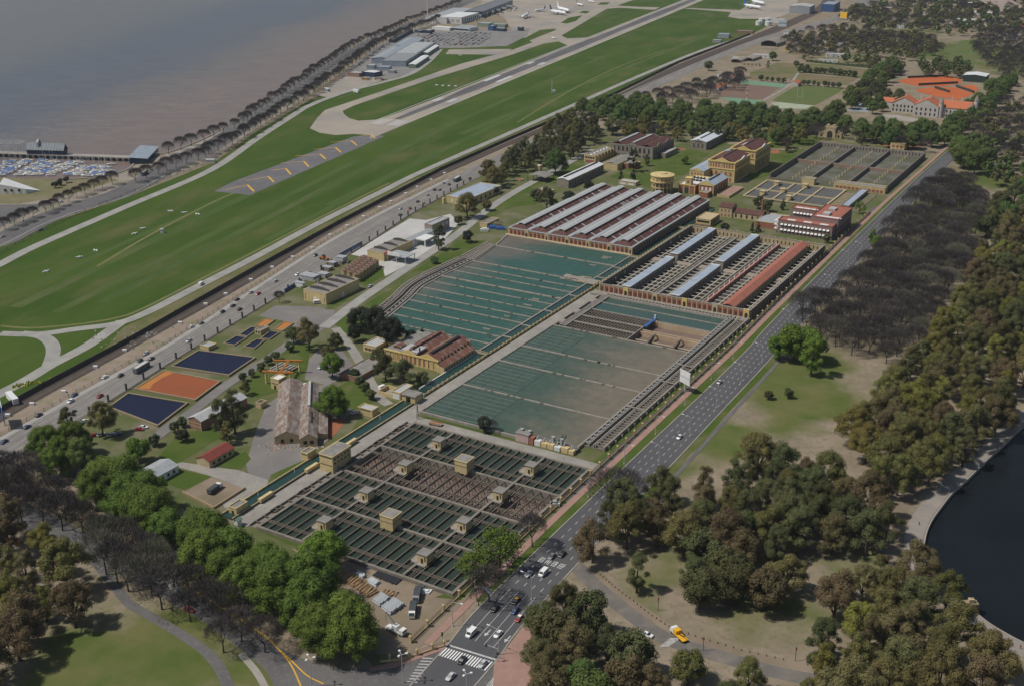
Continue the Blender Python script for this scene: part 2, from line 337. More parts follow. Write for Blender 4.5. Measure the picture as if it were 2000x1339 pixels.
m_rub=M('runway_rubber',(.12,.115,.118),(.085,.082,.088),sc=.4,c3=(.20,.185,.17),sc3=.5,mix3=.6,rough=.9,stretch=(1,.02,1),rot=RZ)
def rpt(px,py): return P(px,py,.1).xy
RA=Vector((math.sin(RZ),math.cos(RZ))); RB=Vector((RA.y,-RA.x))
rc=(P(742,247).xy)                                             # runway threshold centre
rc2=((P(1335,0)+P(1375,0))/2).xy; RD=(rc2-rc).normalized(); RN=Vector((RD.y,-RD.x))
def rquad(a0,a1,b0,b1,z): return [(*(rc+RD*a+RN*b),z) for a,b in((a0,b0),(a0,b1),(a1,b1),(a1,b0))]
mb=MB()
L0=(rc2-rc).length
k=24
for i in range(k):
    a0=40+i*(L0+250)/k; a1=40+(i+1)*(L0+250)/k
    wob=lambda j: 8.5+1.5*math.sin(j*.9)+(1.5 if j>2 else -4)
    mb.add([(*(rc+RD*a0+RN*(-wob(i))),.11),(*(rc+RD*a0+RN*(wob(i)*.8)),.11),(*(rc+RD*a1+RN*(wob(i+1)*.8)),.11),(*(rc+RD*a1+RN*(-wob(i+1))),.11)],[(0,1,2,3)])
mb.build('rubber_strip',m_rub,rw)
def mark(parent,quads,z,mat,name):
    for q in quads: MB().add([(*p,z) for p in q],[(0,1,2,3)]).build(name,mat,parent)
bars=[]
for b in (-15,-11.5,-8,-4.5,4.5,8,11.5,15): bars.append([rc+RD*8+RN*(b-1),rc+RD*8+RN*(b+1),rc+RD*36+RN*(b+1),rc+RD*36+RN*(b-1)])
for a in (150,300,450):
    for s in (-1,1):
        for b in ((6.5,9.0,11.5) if a!=300 else (9,)):
            bars.append([rc+RD*a+RN*(s*b-(1 if a!=300 else 3)),rc+RD*a+RN*(s*b+(1 if a!=300 else 3)),rc+RD*(a+(24 if a!=300 else 50))+RN*(s*b+(1 if a!=300 else 3)),rc+RD*(a+(24 if a!=300 else 50))+RN*(s*b-(1 if a!=300 else 3))])
for s in (-19,19): bars.append([rc+RD*0+RN*(s-.5),rc+RD*0+RN*(s+.5),rc+RD*L0+RN*(s+.5),rc+RD*L0+RN*(s-.5)])
mark(rw,bars,.14,m_paint,'runway_marking')
ov=sheet('overrun_pad',[(418,374),(455,355),(690,267),(733,264),(752,266),(489,381)],.07,M('overrun_asphalt',(.15,.145,.15),(.115,.112,.118),sc=.03,c3=(.19,.18,.17),sc3=.12,mix3=.6,rough=.9),label='grey asphalt overrun pad with yellow chevrons')
for (ax,ay),(tx,ty),(cx,cy) in (((440,371),(483,361),(496,374)),((480,353),(524,345),(535,356)),((530,333),(558,329),(568,341)),((548,319),(593,315),(603,326)),((577,305),(625,301),(636,311)),((612,292),(655,288),(666,298)),((645,278),(686,275),(697,284)),((700,267),(725,263),(732,270))):
    m=MB()
    for q0,q1,wd in(((ax,ay),(tx,ty),.9),((tx,ty),(cx,cy),1.7)):
        a=P(*q0,.1);b=P(*q1,.1); t=(b-a).normalized(); q=Vector((-t.y,t.x,0))*wd/2; m.add([a-q,a+q,b+q,b-q],[(3,2,1,0)])
    m.build('chevron',m_ypaint,ov)
ribbon('perimeter_road',[(-60,546),(0,516),(32,499),(82,475),(250,402),(410,333),(500,272),(562,232),(607,205),(675,180),(750,160),(800,145),(835,122),(860,96)],8.5,.10,m_perim)
ribbon('perimeter_road',[(0,651),(75,652),(150,642),(225,632),(282,612),(375,565),(500,501),(625,434),(750,372),(827,334),(1000,258),(1125,203),(1250,148),(1375,97),(1465,70)],7.5,.10,m_perim)
ribbon('perimeter_road',[(240,626),(175,672),(100,712),(50,742),(0,768),(-60,800)],8,.115,m_perim)
ribbon('perimeter_road',[(40,651),(78,655),(99,668),(104,688),(95,716)],8,.13,m_perim)
ribbon('mown_track',[(0,636),(60,640),(150,633),(230,620),(280,602),(375,554),(500,490),(625,425),(760,358)],2.5,.06,M('track_grass',(.17,.155,.06),(.12,.14,.04),sc=.1,rough=.95))
ribbon('mown_track',[(1010,240),(1075,200),(1150,158),(1230,122),(1300,98)],2.2,.06,MT['track_grass'])
ribbon('mown_track',[(190,520),(300,455),(420,393),(470,373)],2.6,.06,MT['track_grass'])
sheet('service_yard',[(612,186),(660,157),(690,143),(700,135),(755,150),(745,158),(690,175),(640,190)],.08,m_rwy)
sheet('hangar_yard',[(667,150),(700,120),(745,85),(800,62),(880,58),(1000,60),(1035,55),(1030,70),(990,90),(900,94),(860,94),(848,108),(828,128),(800,143),(760,155)],.09,M('car_park_asphalt',(.24,.228,.215),(.19,.18,.17),sc=.05,rough=.9))
sheet('stub_apron',[(870,106),(877,97),(1000,96),(985,104),(963,107)],.12,m_rwy)
# ---------------------------------------------------------------- coast road, railway, highway
coast=[(-60,486),(0,470),(75,432),(150,404),(240,376),(320,333),(400,294),(470,248),(540,200),(600,158),(670,112),(735,76),(800,48),(880,18),(960,-18)]
sheet('coast_strip',[(-60,400),(0,395),(80,380),(150,368),(225,345),(260,325),(330,302),(412,270),(495,222),(540,194),(600,156),(660,116),(720,80),(780,55),(870,24),(960,-14),(975,0),(900,30),(840,52),(745,80),(690,118),(640,158),(560,215),(500,252),(420,310),(250,380),(90,433),(0,472),(-60,500)],.03,M('coast_dirt',(.30,.26,.22),(.22,.19,.15),sc=.08,c3=(.14,.15,.07),sc3=.05,mix3=.6,rough=.95))
ribbon('coast_road',coast,26,.06,m_tar2)
ribbon('coast_road_line',[(x+4,y+8) for x,y in coast[:6]],.5,.09,m_paint)
ribbon('quay_path',[(285,314),(330,304),(412,271),(495,221),(540,194),(600,155),(660,114),(720,77),(790,48)],7,.05,m_conc)
sheet('marina_car_park',[(-20,402),(0,400),(85,399),(70,410),(0,445),(-20,455)],.05,m_tar2)
sheet('marina_lawn',[(-20,350),(130,353),(215,347),(232,352),(140,380),(40,398),(-20,398)],.04,M('dry_lawn',(.20,.17,.10),(.14,.14,.06),sc=.06,rough=.95))
band('railway',[(-80,846),(0,806),(77,763),(250,671),(500,529),(660,441),(860,336),(1000,274),(1200,188),(1325,126),(1465,71),(1540,40),(1600,10),(1620,-30)],[(-80,872),(0,826),(77,781),(277,671),(500,546),(675,437),(825,361),(1000,283),(1230,186),(1375,120),(1480,79),(1560,45),(1625,10),(1640,-30)],.04,m_rail)
band('railway_bank',[(-80,872),(0,825),(77,780),(277,670),(500,545),(675,436),(825,360),(900,327),(1000,282)],[(-80,905),(0,856),(165,763),(332,671),(500,561),(640,472),(750,412),(875,350),(960,312)],.05,m_bank)
hw=band('highway',[(-80,905),(0,854),(165,761),(332,669),(500,560),(640,471),(750,411),(875,349),(1000,290),(1200,192),(1330,135),(1470,79),(1560,52),(1640,28),(1670,5),(1685,-30)],[(-80,962),(0,912),(175,806),(235,768),(374,681),(540,580),(705,482),(797,421),(867,382),(960,333),(1080,268),(1240,192),(1375,130),(1480,86),(1580,58),(1665,32),(1705,5),(1720,-30)],.07,m_hwy)
# lane dashes of the highway
def lerp_line(ea,eb,t,z,k=8):
    a=[P(*p,z).xy for p in ea]; b=[P(*p,z).xy for p in eb]; return smooth([p.lerp(q,t) for p,q in zip(a,b)],k)
ha=[(0,854),(165,761),(332,669),(500,560),(640,471),(750,411),(875,349)]
hb=[(32,890),(210,784),(374,681),(540,580),(705,482),(797,421),(905,362)]
def dashes(parent,line,ln,gap,wd,z,mat,name,start=0):
    mb=MB(); s=start; d=0; i=0
    cum=[0]
    for j in range(1,len(line)): cum.append(cum[-1]+(line[j]-line[j-1]).length)
    def at(t):
        for j in range(1,len(line)):
            if cum[j]>=t:
                f=(t-cum[j-1])/max(1e-6,cum[j]-cum[j-1]); return line[j-1].lerp(line[j],f),(line[j]-line[j-1]).normalized()
        return line[-1],(line[-1]-line[-2]).normalized()
    while s+ln<cum[-1]:
        p,t=at(s); q,t2=at(s+ln); n=Vector((-t.y,t.x))*wd/2
        mb.add([(*(p-n),z),(*(p+n),z),(*(q+n),z),(*(q-n),z)],[(3,2,1,0)]); s+=ln+gap
    return mb.build(name,mat,parent)
for i,t in enumerate((.05,.19,.34,.49,.64,.79,.95)):
    dashes(hw,lerp_line(ha,hb,t,.1),(5 if .07<t<.94 else 400),(6 if .07<t<.94 else 1),.2,.1,m_hwpaint,'lane_line')
# ---------------------------------------------------------------- avenue
def UL(u,v): return W(u,v).xy
aveL=[(127,-200),(125,-166),(122.6,-139),(121.9,-50),(122.4,60),(122,142),(119.6,190),(116.3,358),(114,552),(114.6,680),(116,760)]
aveR=[(145,-200),(143.6,-166),(141,-140),(139,-60),(138.9,-6),(138,60),(137,132),(134,250),(132,360),(129,520),(127.5,680),(128,760)]
def poly_between(name,La,Ra,z,mat,par=None):
    a=smooth([UL(*p) for p in La],4); b=smooth([UL(*p) for p in Ra],4)
    pts=[(p.x,p.y) for p in a]+[(p.x,p.y) for p in b[::-1]]
    mb=MB().add([(*p,z) for p in pts],tess([pts])); o=mb.build(name,mat,par); return o if par else struct(o)
ave=poly_between('avenue',aveL,aveR,.06,m_tarmac)
def rs(l,v):
    for (u0,v0),(u1,v1) in zip(l,l[1:]):
        if v0<=v<=v1: return u0+(u1-u0)*(v-v0)/(v1-v0)
    return l[-1][0]
for t in (.2,.4,.6,.8):
    line=[UL(rs(aveL,v)*(1-t)+rs(aveR,v)*t,v) for v in range(-122,700,10)]
    dashes(ave,line,2.6,3.6,.24,.085,m_paint,'lane_line')
    line=[UL(rs(aveL,v)*(1-t)+rs(aveR,v)*t,v) for v in (-160,-150,-140,-126)]
    dashes(ave,line,34,1,.2,.085,m_paint,'lane_line')
for l,off in((aveL,-.35),(aveR,.35)):
    ribbon('kerb',[(*UL(u+off,v),) for u,v in l],.5,.2,m_conc,world=True,h=.2)
ribbon('verge',[(*UL(u-3.2,v),) for u,v in aveL[2:]],5.2,.045,m_lawn,world=True)
ribbon('pavement',[(*UL(u,v),) for u,v in ((118.5,-170),(117.6,-140),(116,-68),(115.6,60),(115.2,151),(114,200),(111.2,370),(109.6,500),(110.5,640),(111,760))],3.0,.16,m_brickwalk,world=True,h=.14)
ribbon('park_path',[(*UL(u,v),) for u,v in ((145.5,-45),(144.4,20),(143.6,60),(142.4,132),(141,190))],1.9,.10,m_tar2,world=True)
ribbon('park_verge',[(*UL(u,v),) for u,v in ((141.6,-60),(140.8,20),(140.2,60),(139.2,132),(138,190))],3.4,.05,m_lawn,world=True)
# intersection at the near end
iz=.055
sheet('crossroads',[(880,1256),(868,1262),(815,1279),(770,1297),(720,1306),(650,1302),(575,1280),(545,1262),(500,1238),(420,1190),(335,1130),(250,1080),(150,1030),(40,975),(0,960),(-60,940),(-60,990),(0,1012),(100,1058),(200,1105),(300,1155),(400,1215),(470,1265),(520,1310),(540,1345),(580,1420),(900,1500),(1000,1400),(960,1345),(965,1290)],iz,m_tar2)
m_zebra=M('zebra_paint',(.8,.8,.78),rough=.8)
# far-lane zebra and arrows
st=[]
for i in range(18):
    t=i/17; a=P(873+ (961-873)*t,1264+(1291-1264)*t,.08); b=P(858+(946-858)*t,1279+(1308-1279)*t,.08)
    if i%1==0: st.append((a,b))
for a,b in st:
    n=Vector((b.y-a.y,a.x-b.x,0)); n=n.normalized()*.24
    MB().add([a-n+Vector((0,0,.005)),a+n+Vector((0,0,.005)),b+n+Vector((0,0,.005)),b-n+Vector((0,0,.005))],[(0,1,2,3)]).build('crossing_stripe',m_zebra,ave)
a=P(877,1259,.09);b=P(968,1287,.09); MB().beam(a,b,.8,.003).build('stop_line',m_paint,ave)
for i in range(9):
    t=i/8; a=P(795+30*t,1330-46*t,.08); b=P(815+31*t,1331-46*t,.08); MB().beam(a+Vector((0,0,.01)),b+Vector((0,0,.01)),.5,.003).build('crossing_stripe',m_paint,ave)
for i in range(6):
    t=i/5; a=P(948+14*t,1339-16*t,.08); b=P(962+8*t,1346-4*t,.08); MB().beam(a+Vector((0,0,.01)),b+Vector((0,0,.01)),.4,.003).build('crossing_stripe',m_paint,ave)
# word block painted across the lanes and lane arrows
for i in range(4):
    c=P(1058+12.5*i,1092+4.2*i,.09)
    for dx in (-.8,0,.8):
        a=c-Vector((AV.x,AV.y,0))*1.6+Vector((BV.x,BV.y,0))*dx; b=a+Vector((AV.x,AV.y,0))*3.2; MB().beam(a,b,.3,.003).build('road_lettering',m_paint,ave)
    for dv_ in (-1.6,0,1.6):
        a=c+Vector((AV.x,AV.y,0))*dv_-Vector((BV.x,BV.y,0))*.9; b=a+Vector((BV.x,BV.y,0))*1.8; MB().beam(a+Vector((0,0,.004)),b+Vector((0,0,.004)),.3,.003).build('road_lettering',m_paint,ave)
for x,y in((916,1226),(951,1236),(990,1248)):
    c=P(x,y,.09); A3=Vector((AV.x,AV.y,0)); B3=Vector((BV.x,BV.y,0))
    MB().beam(c,c+A3*2.6,.45,.003).add([c-B3*.9+Vector((0,0,.001)),c-A3*1.8+Vector((0,0,.001)),c+B3*.9+Vector((0,0,.001))],[(0,1,2)]).build('lane_arrow',m_paint,ave)
ribbon('yellow_line',[(360,1140),(440,1190),(510,1235),(545,1268),(570,1300),(590,1345)],.5,.09,m_ypaint)
ribbon('yellow_line',[(543,1266),(570,1290),(600,1318),(632,1334)],.5,.095,m_ypaint)
sheet('paved_island',[(965,1292),(985,1270),(1010,1240),(1028,1216),(1040,1225),(1050,1260),(1040,1345),(1030,1400),(1000,1390),(962,1345),(966,1310)],.14,m_brickwalk,skirt=.12)
sheet('corner_pavement',[(720,1302),(770,1292),(815,1272),(845,1262),(868,1256),(880,1252),(860,1270),(815,1286),(770,1303),(722,1310)],.15,m_brickwalk,skirt=.13)
# park roads right of the avenue
ribbon('park_road',[(1120,1098),(1150,1130),(1190,1165),(1240,1205),(1300,1245),(1370,1270),(1440,1290),(1510,1310),(1600,1330),(1700,1360)],6.6,.05,M('park_asphalt',(.165,.15,.135),(.13,.12,.11),sc=.08,c3=(.22,.19,.155),sc3=.15,mix3=.58,rough=.92))
ribbon('dirt_verge',[(1160,1115),(1200,1150),(1250,1188),(1310,1228),(1375,1252),(1450,1275),(1530,1292),(1620,1308)],4.5,.04,m_dirt)
for i in range(7):
    t=i/6; a=P(1288+20*t,1262-16*t,.06); b=P(1308+20*t,1260-14*t,.06); MB().beam(a+Vector((0,0,.03)),b+Vector((0,0,.03)),.45,.003).build('crossing_stripe',m_paint,ave)
ribbon('park_path',[(170,1080),(215,1130),(250,1175),(290,1200),(350,1235),(400,1270),(430,1305),(448,1345)],4,.05,m_tar2)
ribbon('park_path',[(470,1275),(500,1310),(520,1345)],2.5,.05,m_conc)
# ---------------------------------------------------------------- plant yards, lanes and lawns
m_plant=M('plant_ground',(.075,.102,.026),(.125,.125,.052),sc=.05,c3=(.20,.175,.125),sc3=.03,mix3=.58,rough=.95,det=8)
def usheet(name,pts,z,mat,**k): return sheet(name,[UL(*p) for p in pts],z,mat,world=True,**k)
usheet('plant_ground',[(-131,-110),(-140,-75),(-152,-12),(-187,190),(-205,274),(-214,339),(-228,450),(-245,640),(110,640),(109,500),(110.5,370),(113,200),(114,151),(114,-60),(116,-140),(112,-190),(15,-150),(-20,-145),(-110,-130)],.02,m_plant,holes=[tank_hole,w2_hole])
m_yard=M('yard_asphalt',(.20,.185,.175),(.155,.145,.14),sc=.08,c3=(.26,.24,.21),sc3=.04,mix3=.58,rough=.92)
m_lane=M('lane_concrete',(.32,.30,.265),(.25,.235,.21),sc=.1,c3=(.2,.18,.15),sc3=.5,mix3=.64,rough=.92)
usheet('dam_road',[(1.2,-142),(9.8,-142),(9.8,186),(1.2,186)],.25,m_lane,skirt=.2)
usheet('dam_road',[(9.9,-28.6),(112,-28.6),(112,-20.5),(9.9,-20.5)],.24,m_lane,skirt=.2)
usheet('site_lane',[(110.2,-55),(114,-55),(113.6,60),(112.6,190),(109.4,370),(109,480),(105,480),(107.5,340),(109,190),(110.2,60)],.05,m_tar2)
sheet('dirt_yard',[(640,1085),(690,1090),(780,1130),(905,1165),(960,1120),(905,1175),(870,1215),(820,1262),(770,1280),(735,1275),(700,1230),(690,1180),(650,1130),(600,1095),(570,1070)],.05,m_dirt)
sheet('white_yard',[(683,497),(740,463),(800,427),(832,430),(880,418),(896,436),(880,455),(852,484),(800,515),(752,540),(746,520),(700,500)],.06,m_white)
ribbon('plant_lane',[(632,640),(700,588),(790,527),(850,487),(900,452),(945,415),(1000,378),(1060,345),(1110,318),(1160,292)],7.5,.19,m_perim)
sheet('asphalt_yard',[(505,617),(537,597),(600,598),(655,606),(645,625),(630,645),(600,660),(560,628)],.05,m_yard)
ribbon('plant_lane',[(600,655),(570,668),(510,709),(442,751),(375,803),(332,832),(300,856),(265,880)],6.5,.2,m_yard)
sheet('barn_yard',[(480,905),(500,840),(520,790),(560,762),(640,750),(690,762),(690,800),(640,850),(610,885),(540,945),(470,985),(440,990),(450,955),(490,940)],.05,m_yard)
sheet('barn_yard',[(595,740),(604,700),(625,680),(668,682),(690,715),(655,745),(640,752)],.055,m_yard)
sheet('concrete_yard',[(345,900),(400,908),(465,917),(520,935),(535,948),(480,985),(440,992),(430,975),(470,950),(410,928),(350,912)],.06,m_lane)
ribbon('site_path',[(655,640),(680,670),(705,710),(738,770),(760,790)],5.5,.21,m_lane)
sheet('red_gravel',[(638,818),(678,815),(660,842),(635,862)],.07,M('red_gravel',(.34,.125,.06),(.27,.11,.06),sc=.3,rough=.95))
LZ=.085
for pts in ([(652,632),(720,590),(822,532),(790,560),(740,603),(712,640),(690,662)],[(800,532),(850,505),(890,470),(948,470),(905,498),(870,514),(845,527)],[(640,590),(680,583),(655,604),(636,605)],[(700,550),(750,524),(748,540),(712,560)],
   [(310,890),(345,850),(420,830),(435,850),(385,880),(350,903),(320,902)],[(330,935),(345,915),(412,930),(360,955),(330,945)],[(425,912),(480,880),(490,895),(470,915)],[(495,720),(560,675),(605,672),(600,720),(560,760),(500,775),(480,760)],[(645,760),(690,740),(718,770),(725,785),(690,800),(670,790)],[(700,815),(735,822),(690,850),(660,868),(690,835)],[(530,925),(600,895),(560,935),(510,975)],
   [(935,410),(1010,378),(1050,352),(1065,360),(1000,405),(960,425)],[(1060,340),(1140,310),(1145,330),(1080,360)],[(975,395),(1040,360),(1075,375),(1045,400),(985,405)],[(1240,330),(1330,295),(1370,300),(1340,320),(1330,345),(1260,350)],[(1420,300),(1520,300),(1560,290),(1590,300),(1540,330),(1470,330)],[(1190,345),(1290,300),(1345,292),(1385,300),(1345,335),(1300,372),(1255,362)],[(1455,345),(1515,305),(1565,290),(1600,272),(1590,292),(1510,340),(1470,352)],[(1460,258),(1560,262),(1610,270),(1570,288),(1500,290)],[(1380,255),(1440,270),(1400,290),(1370,285)],[(1350,470),(1375,430),(1420,440),(1400,470)],[(500,1020),(600,1055),(600,1070),(560,1060),(505,1035)],[(600,1050),(690,1083),(640,1085),(580,1065)],[(930,1130),(960,1110),(900,1170),(850,1165),(905,1145)],[(940,680),(960,690),(945,700),(905,685)],[(822,803),(1120,878),(1110,886),(820,812)]):
    LZ+=.003; sheet('lawn',pts,LZ,m_lawn)
for u0,u1,v0,v1 in((107.6,110,-20,178),): usheet('lawn',[(u0,v0),(u1,v0),(u1,v1),(u0,v1)],.05,m_lawn)
for pts in ([(1320,290),(1332,289),(1370,305),(1372,312)],[(1506,293),(1520,292),(1525,302),(1508,306)],[(1725,278),(1800,285),(1790,290),(1720,284)]):
    sheet('red_path',pts,.07,MT['red_gravel'])

# mowing strips on the airfield and wave crests on the river
m_mow=M('mown_grass',(.044,.083,.013),(.068,.104,.020),sc=.03,c3=(.10,.108,.038),sc3=.05,mix3=.6,rough=.95,stretch=(1,.3,1),rot=RZ,det=9)
for a,b,wd in(((30,600),(560,345),9),((110,610),(700,312),7),((200,590),(900,232),8),((60,560),(430,392),6),((520,470),(1010,224),6),((760,300),(1180,110),7),((900,262),(1380,70),9),((640,400),(1050,205),5),((700,208),(980,118),5),((660,192),(900,118),4)): ribbon('mown_strip',[a,((a[0]+b[0])/2+RNG.uniform(-6,6),(a[1]+b[1])/2),b],wd,.045+RNG.random()*.008,m_mow)
rr=random.Random(12); mb=MB()
for i in range(150):
    x=rr.uniform(-20,460); y=262-(x-60)*.13+rr.gauss(0,16)
    if x>300: y-=12
    p=P(x,y,-1.95).xy; l=rr.uniform(1.5,6); d=Vector((1,.35+rr.uniform(-.2,.2))).normalized()*l; n_=Vector((-d.y,d.x)).normalized()*rr.uniform(.3,.8); mb.add([(*(p-d),-1.96),(*(p-n_),-1.9),(*(p+d),-1.96),(*(p+n_),-1.9)],[(0,1,2,3)])
struct(mb.build('wave_crests',M('foam',(.42,.36,.32),rough=.9)),'short pale wave crests near the river bank','stuff')

band('dry_verge',[(240,640),(282,620),(375,573),(500,508),(625,441),(750,379),(827,341),(1000,264),(1125,208)],[(185,703),(250,667),(375,597),(500,525),(660,437),(760,386),(860,332),(1000,270),(1140,212)],.052,M('dry_verge_grass',(.125,.12,.045),(.16,.14,.07),sc=.05,c3=(.075,.10,.022),sc3=.04,mix3=.55,rough=.95))
ribbon('hard_shoulder',[(0,857),(165,764),(332,671.5),(500,562.5),(640,473.5),(750,413),(875,351)],3.4,.09,M('shoulder_concrete',(.36,.345,.32),(.29,.275,.255),sc=.1,rough=.9),k=3)
ribbon('fence_foot_shade',[(175,807),(374,682),(540,581),(705,483),(797,422),(867,383)],2.4,.06,m_rail,k=3)  # flat dark strip: shade along the wall foot put into the colour
# ================================================================ filter beds and basins
m_cw=M('basin_wall_concrete',(.25,.225,.185),(.18,.16,.135),sc=.25,c3=(.14,.125,.105),sc3=.6,mix3=.6,rough=.95)
m_beam=M('beam_concrete',(.135,.115,.09),(.095,.08,.065),sc=.4,c3=(.19,.165,.13),sc3=.2,mix3=.62,rough=.95)
m_walk=M('walkway_concrete',(.31,.28,.24),(.22,.20,.175),sc=.4,rough=.95)
m_yel=M('yellow_render',(.58,.455,.235),(.50,.395,.205),sc=.25,c3=(.42,.34,.21),sc3=.5,mix3=.66,rough=.9)
m_roofg=M('grey_flat_roof',(.25,.235,.215),(.18,.17,.155),sc=.25,c3=(.33,.31,.28),sc3=.6,mix3=.62,rough=.95)
m_dark=M('dark_opening',(.025,.024,.024),(.04,.038,.036),sc=1,rough=.6)
m_glass=M('window_glass',(.035,.04,.045),(.05,.055,.06),sc=.6,rough=.15,spec=.5)
m_tankw=water_mat('filter_water',(.028,.042,.030),(.038,.052,.038),.05,.3,.1,2.5,spec=.2)
m_wteal=water_mat('basin_water_teal',(.028,.105,.088),(.036,.115,.095),.015,.25,.06,3,spec=.3)
def basin_mat(name,clear,silt,ux,uy,u0,u1,ns=60):
    "clear green water turning to silty brown along one direction"
    m=bpy.data.materials.new(name); m.use_nodes=True; n=m.node_tree.nodes; L=m.node_tree.links; b=n['Principled BSDF']
    b.inputs['Roughness'].default_value=.35; b.inputs['Specular IOR Level'].default_value=.18
    tc=n.new('ShaderNodeTexCoord'); src=tc.outputs['Object']
    dp=n.new('ShaderNodeVectorMath'); dp.operation='DOT_PRODUCT'; L.new(src,dp.inputs[0]); dp.inputs[1].default_value=(ux,uy,0)
    no=n.new('ShaderNodeTexNoise'); no.inputs['Scale'].default_value=.035; no.inputs['Detail'].default_value=8; no.inputs['Roughness'].default_value=.6
    mp=n.new('ShaderNodeMapping'); mp.inputs['Scale'].default_value=(.6,1.4,1); L.new(src,mp.inputs[0]); L.new(mp.outputs[0],no.inputs['Vector'])
    ad=n.new('ShaderNodeMath'); ad.operation='MULTIPLY_ADD'; L.new(no.outputs[0],ad.inputs[0]); ad.inputs[1].default_value=ns; L.new(dp.outputs['Value'],ad.inputs[2])
    mr=n.new('ShaderNodeMapRange'); mr.interpolation_type='SMOOTHSTEP'; mr.inputs[1].default_value=u0+ns/2; mr.inputs[2].default_value=u1+ns/2; L.new(ad.outputs[0],mr.inputs[0])
    mx=n.new('ShaderNodeMix'); mx.data_type='RGBA'; mx.inputs[6].default_value=(*clear,1); mx.inputs[7].default_value=(*silt,1); L.new(mr.outputs[0],mx.inputs[0])
    n2=n.new('ShaderNodeTexNoise'); n2.inputs['Scale'].default_value=.22; n2.inputs['Detail'].default_value=8; n2.inputs['Roughness'].default_value=.7; L.new(src,n2.inputs['Vector'])
    w2=n.new('ShaderNodeMapRange'); w2.inputs[1].default_value=.3; w2.inputs[2].default_value=.7; w2.inputs[3].default_value=.82; w2.inputs[4].default_value=1.18; L.new(n2.outputs[0],w2.inputs[0])
    hv=n.new('ShaderNodeHueSaturation'); L.new(mx.outputs[2],hv.inputs['Color']); L.new(w2.outputs[0],hv.inputs['Value']); L.new(hv.outputs[0],b.inputs['Base Color'])
    bp=n.new('ShaderNodeBump'); bp.inputs['Strength'].default_value=.12; bp.inputs['Distance'].default_value=.3; L.new(n2.outputs[0],bp.inputs['Height']); L.new(bp.outputs[0],b.inputs['Normal'])
    MT[name]=m; return m
ZT=1.6
# ---- filter tank -------------------------------------------------------------------------
T=pthing('filter_tank','large sunken filter tank with rows of grey concrete beams over dark green water','tank',15,-141,0)
WD,DP=95.0,112.0
mb=MB()
for x0,x1,y0,y1 in((-.6,.6,-.6,DP+.6),(WD-.6,WD+.6,-.6,DP+.6),(.6,WD-.6,-.6,.6),(.6,WD-.6,DP-.6,DP+.6)): mb.box(x0,x1,y0,y1,-4,ZT)
mb.build('outer_wall',m_cw,T)
MB().box(.6,WD-.6,.6,DP-.6,-4.2,-4).build('floor',M('tank_floor',(.23,.165,.12),(.17,.125,.095),sc=.12,c3=(.36,.21,.12),sc3=.09,mix3=.62,rough=.95),T)
for y in (28,56,83.7): MB().box(.6,WD-.6,y-.6,y+.6,-4,ZT+.15).build('dividing_wall',m_cw,T)
for y0,y1 in((.6,27.2),(28.8,55.2),(84.5,DP-.6)): MB().box(.6,WD-.6,y0,y1,.3,.75).build('water',m_tankw,T)
for x in (23,72.4): MB().box(x-.55,x+.55,.6,DP-.6,-1,ZT+.3).build('walkway',m_cw,T)
for x in (23,72.4):
    for s in (2.3,3.3):
        MB().box(x+s-.15,x+s+.15,.6,DP-.6,ZT-.3,ZT+.05).build('pipe',m_beam,T)
xs=[23*i/5 for i in range(1,5)]+[23+49.4*i/11 for i in range(1,11)]+[72.4+22.6*i/5 for i in range(1,5)]
bays=[(.6,27.2,1),(28.8,55.2,1),(56.8,82.9,0),(84.5,DP-.6,1)]
for y0,y1,wet in bays:
    mb=MB(); L_=y1-y0
    mb.box(-.26,.26,0,L_,ZT-.5,ZT-.02)
    if not wet:
        for t in (.12,.31,.5,.69,.88):
            y=L_*t; mb.beam((0,y,-4),(0,y-1.9,ZT-.6),.45,.5); mb.beam((0,y,-4),(0,y+1.9,ZT-.6),.45,.5)
    me=mb.mesh('beam'); rep('beam',me,m_beam,T,[(x,y0,0) for x in xs])
    for t in (.2,.78):
        for s in (-.55,.55):
            y=y0+L_*t+s; MB().box(.6,WD-.6,y-.2,y+.2,ZT-.7,ZT-.12).build('cross_beam',m_beam,T)
rr=random.Random(3)
m_sed=M('rusty_sediment',(.36,.20,.115),(.28,.15,.09),sc=.5,rough=.95,c3=(.42,.33,.26),sc3=.3,mix3=.55)
for i in range(150):
    x=rr.uniform(3,WD-3); y=56.8+26*(.5+rr.gauss(0,.16)); r=rr.uniform(.5,1.5); h=rr.uniform(.25,.8); y=min(81,max(58.5,y)); mb=MB()
    ring=[(x+r*math.cos(a)*rr.uniform(.7,1.2),y+r*math.sin(a)*rr.uniform(.7,1.2)) for a in [k*6.283/7 for k in range(7)]]
    mb.add([(*p,-4) for p in ring]+[(x,y,-4+h)],[(k,(k+1)%7,7) for k in range(7)]); mb.build('sediment_mound',m_sed,T)
# side channel on the canal side of the tank
C=pthing('inlet_channel','narrow open concrete channel with frames along the canal side of the filter tank','channel',10.2,-141,0)
MB().box(0,.5,0,112,0,1.2).box(4.1,4.6,0,112,0,1.5).box(.5,4.1,0,112,0,.3).build('trough',m_cw,C)
for i in range(22): MB().box(.5,4.1,3+i*5,3.4+i*5,.8,1.25).build('cross_bar',m_beam,C)
for v in (12,30,62,84,100): MB().box(.7,1.1,v,v+5,1.2,1.9).box(3.2,3.6,v,v+5,1.2,1.9).box(.7,3.6,v+2.2,v+2.7,1.5,1.9).build('sluice_frame',m_beam,C)
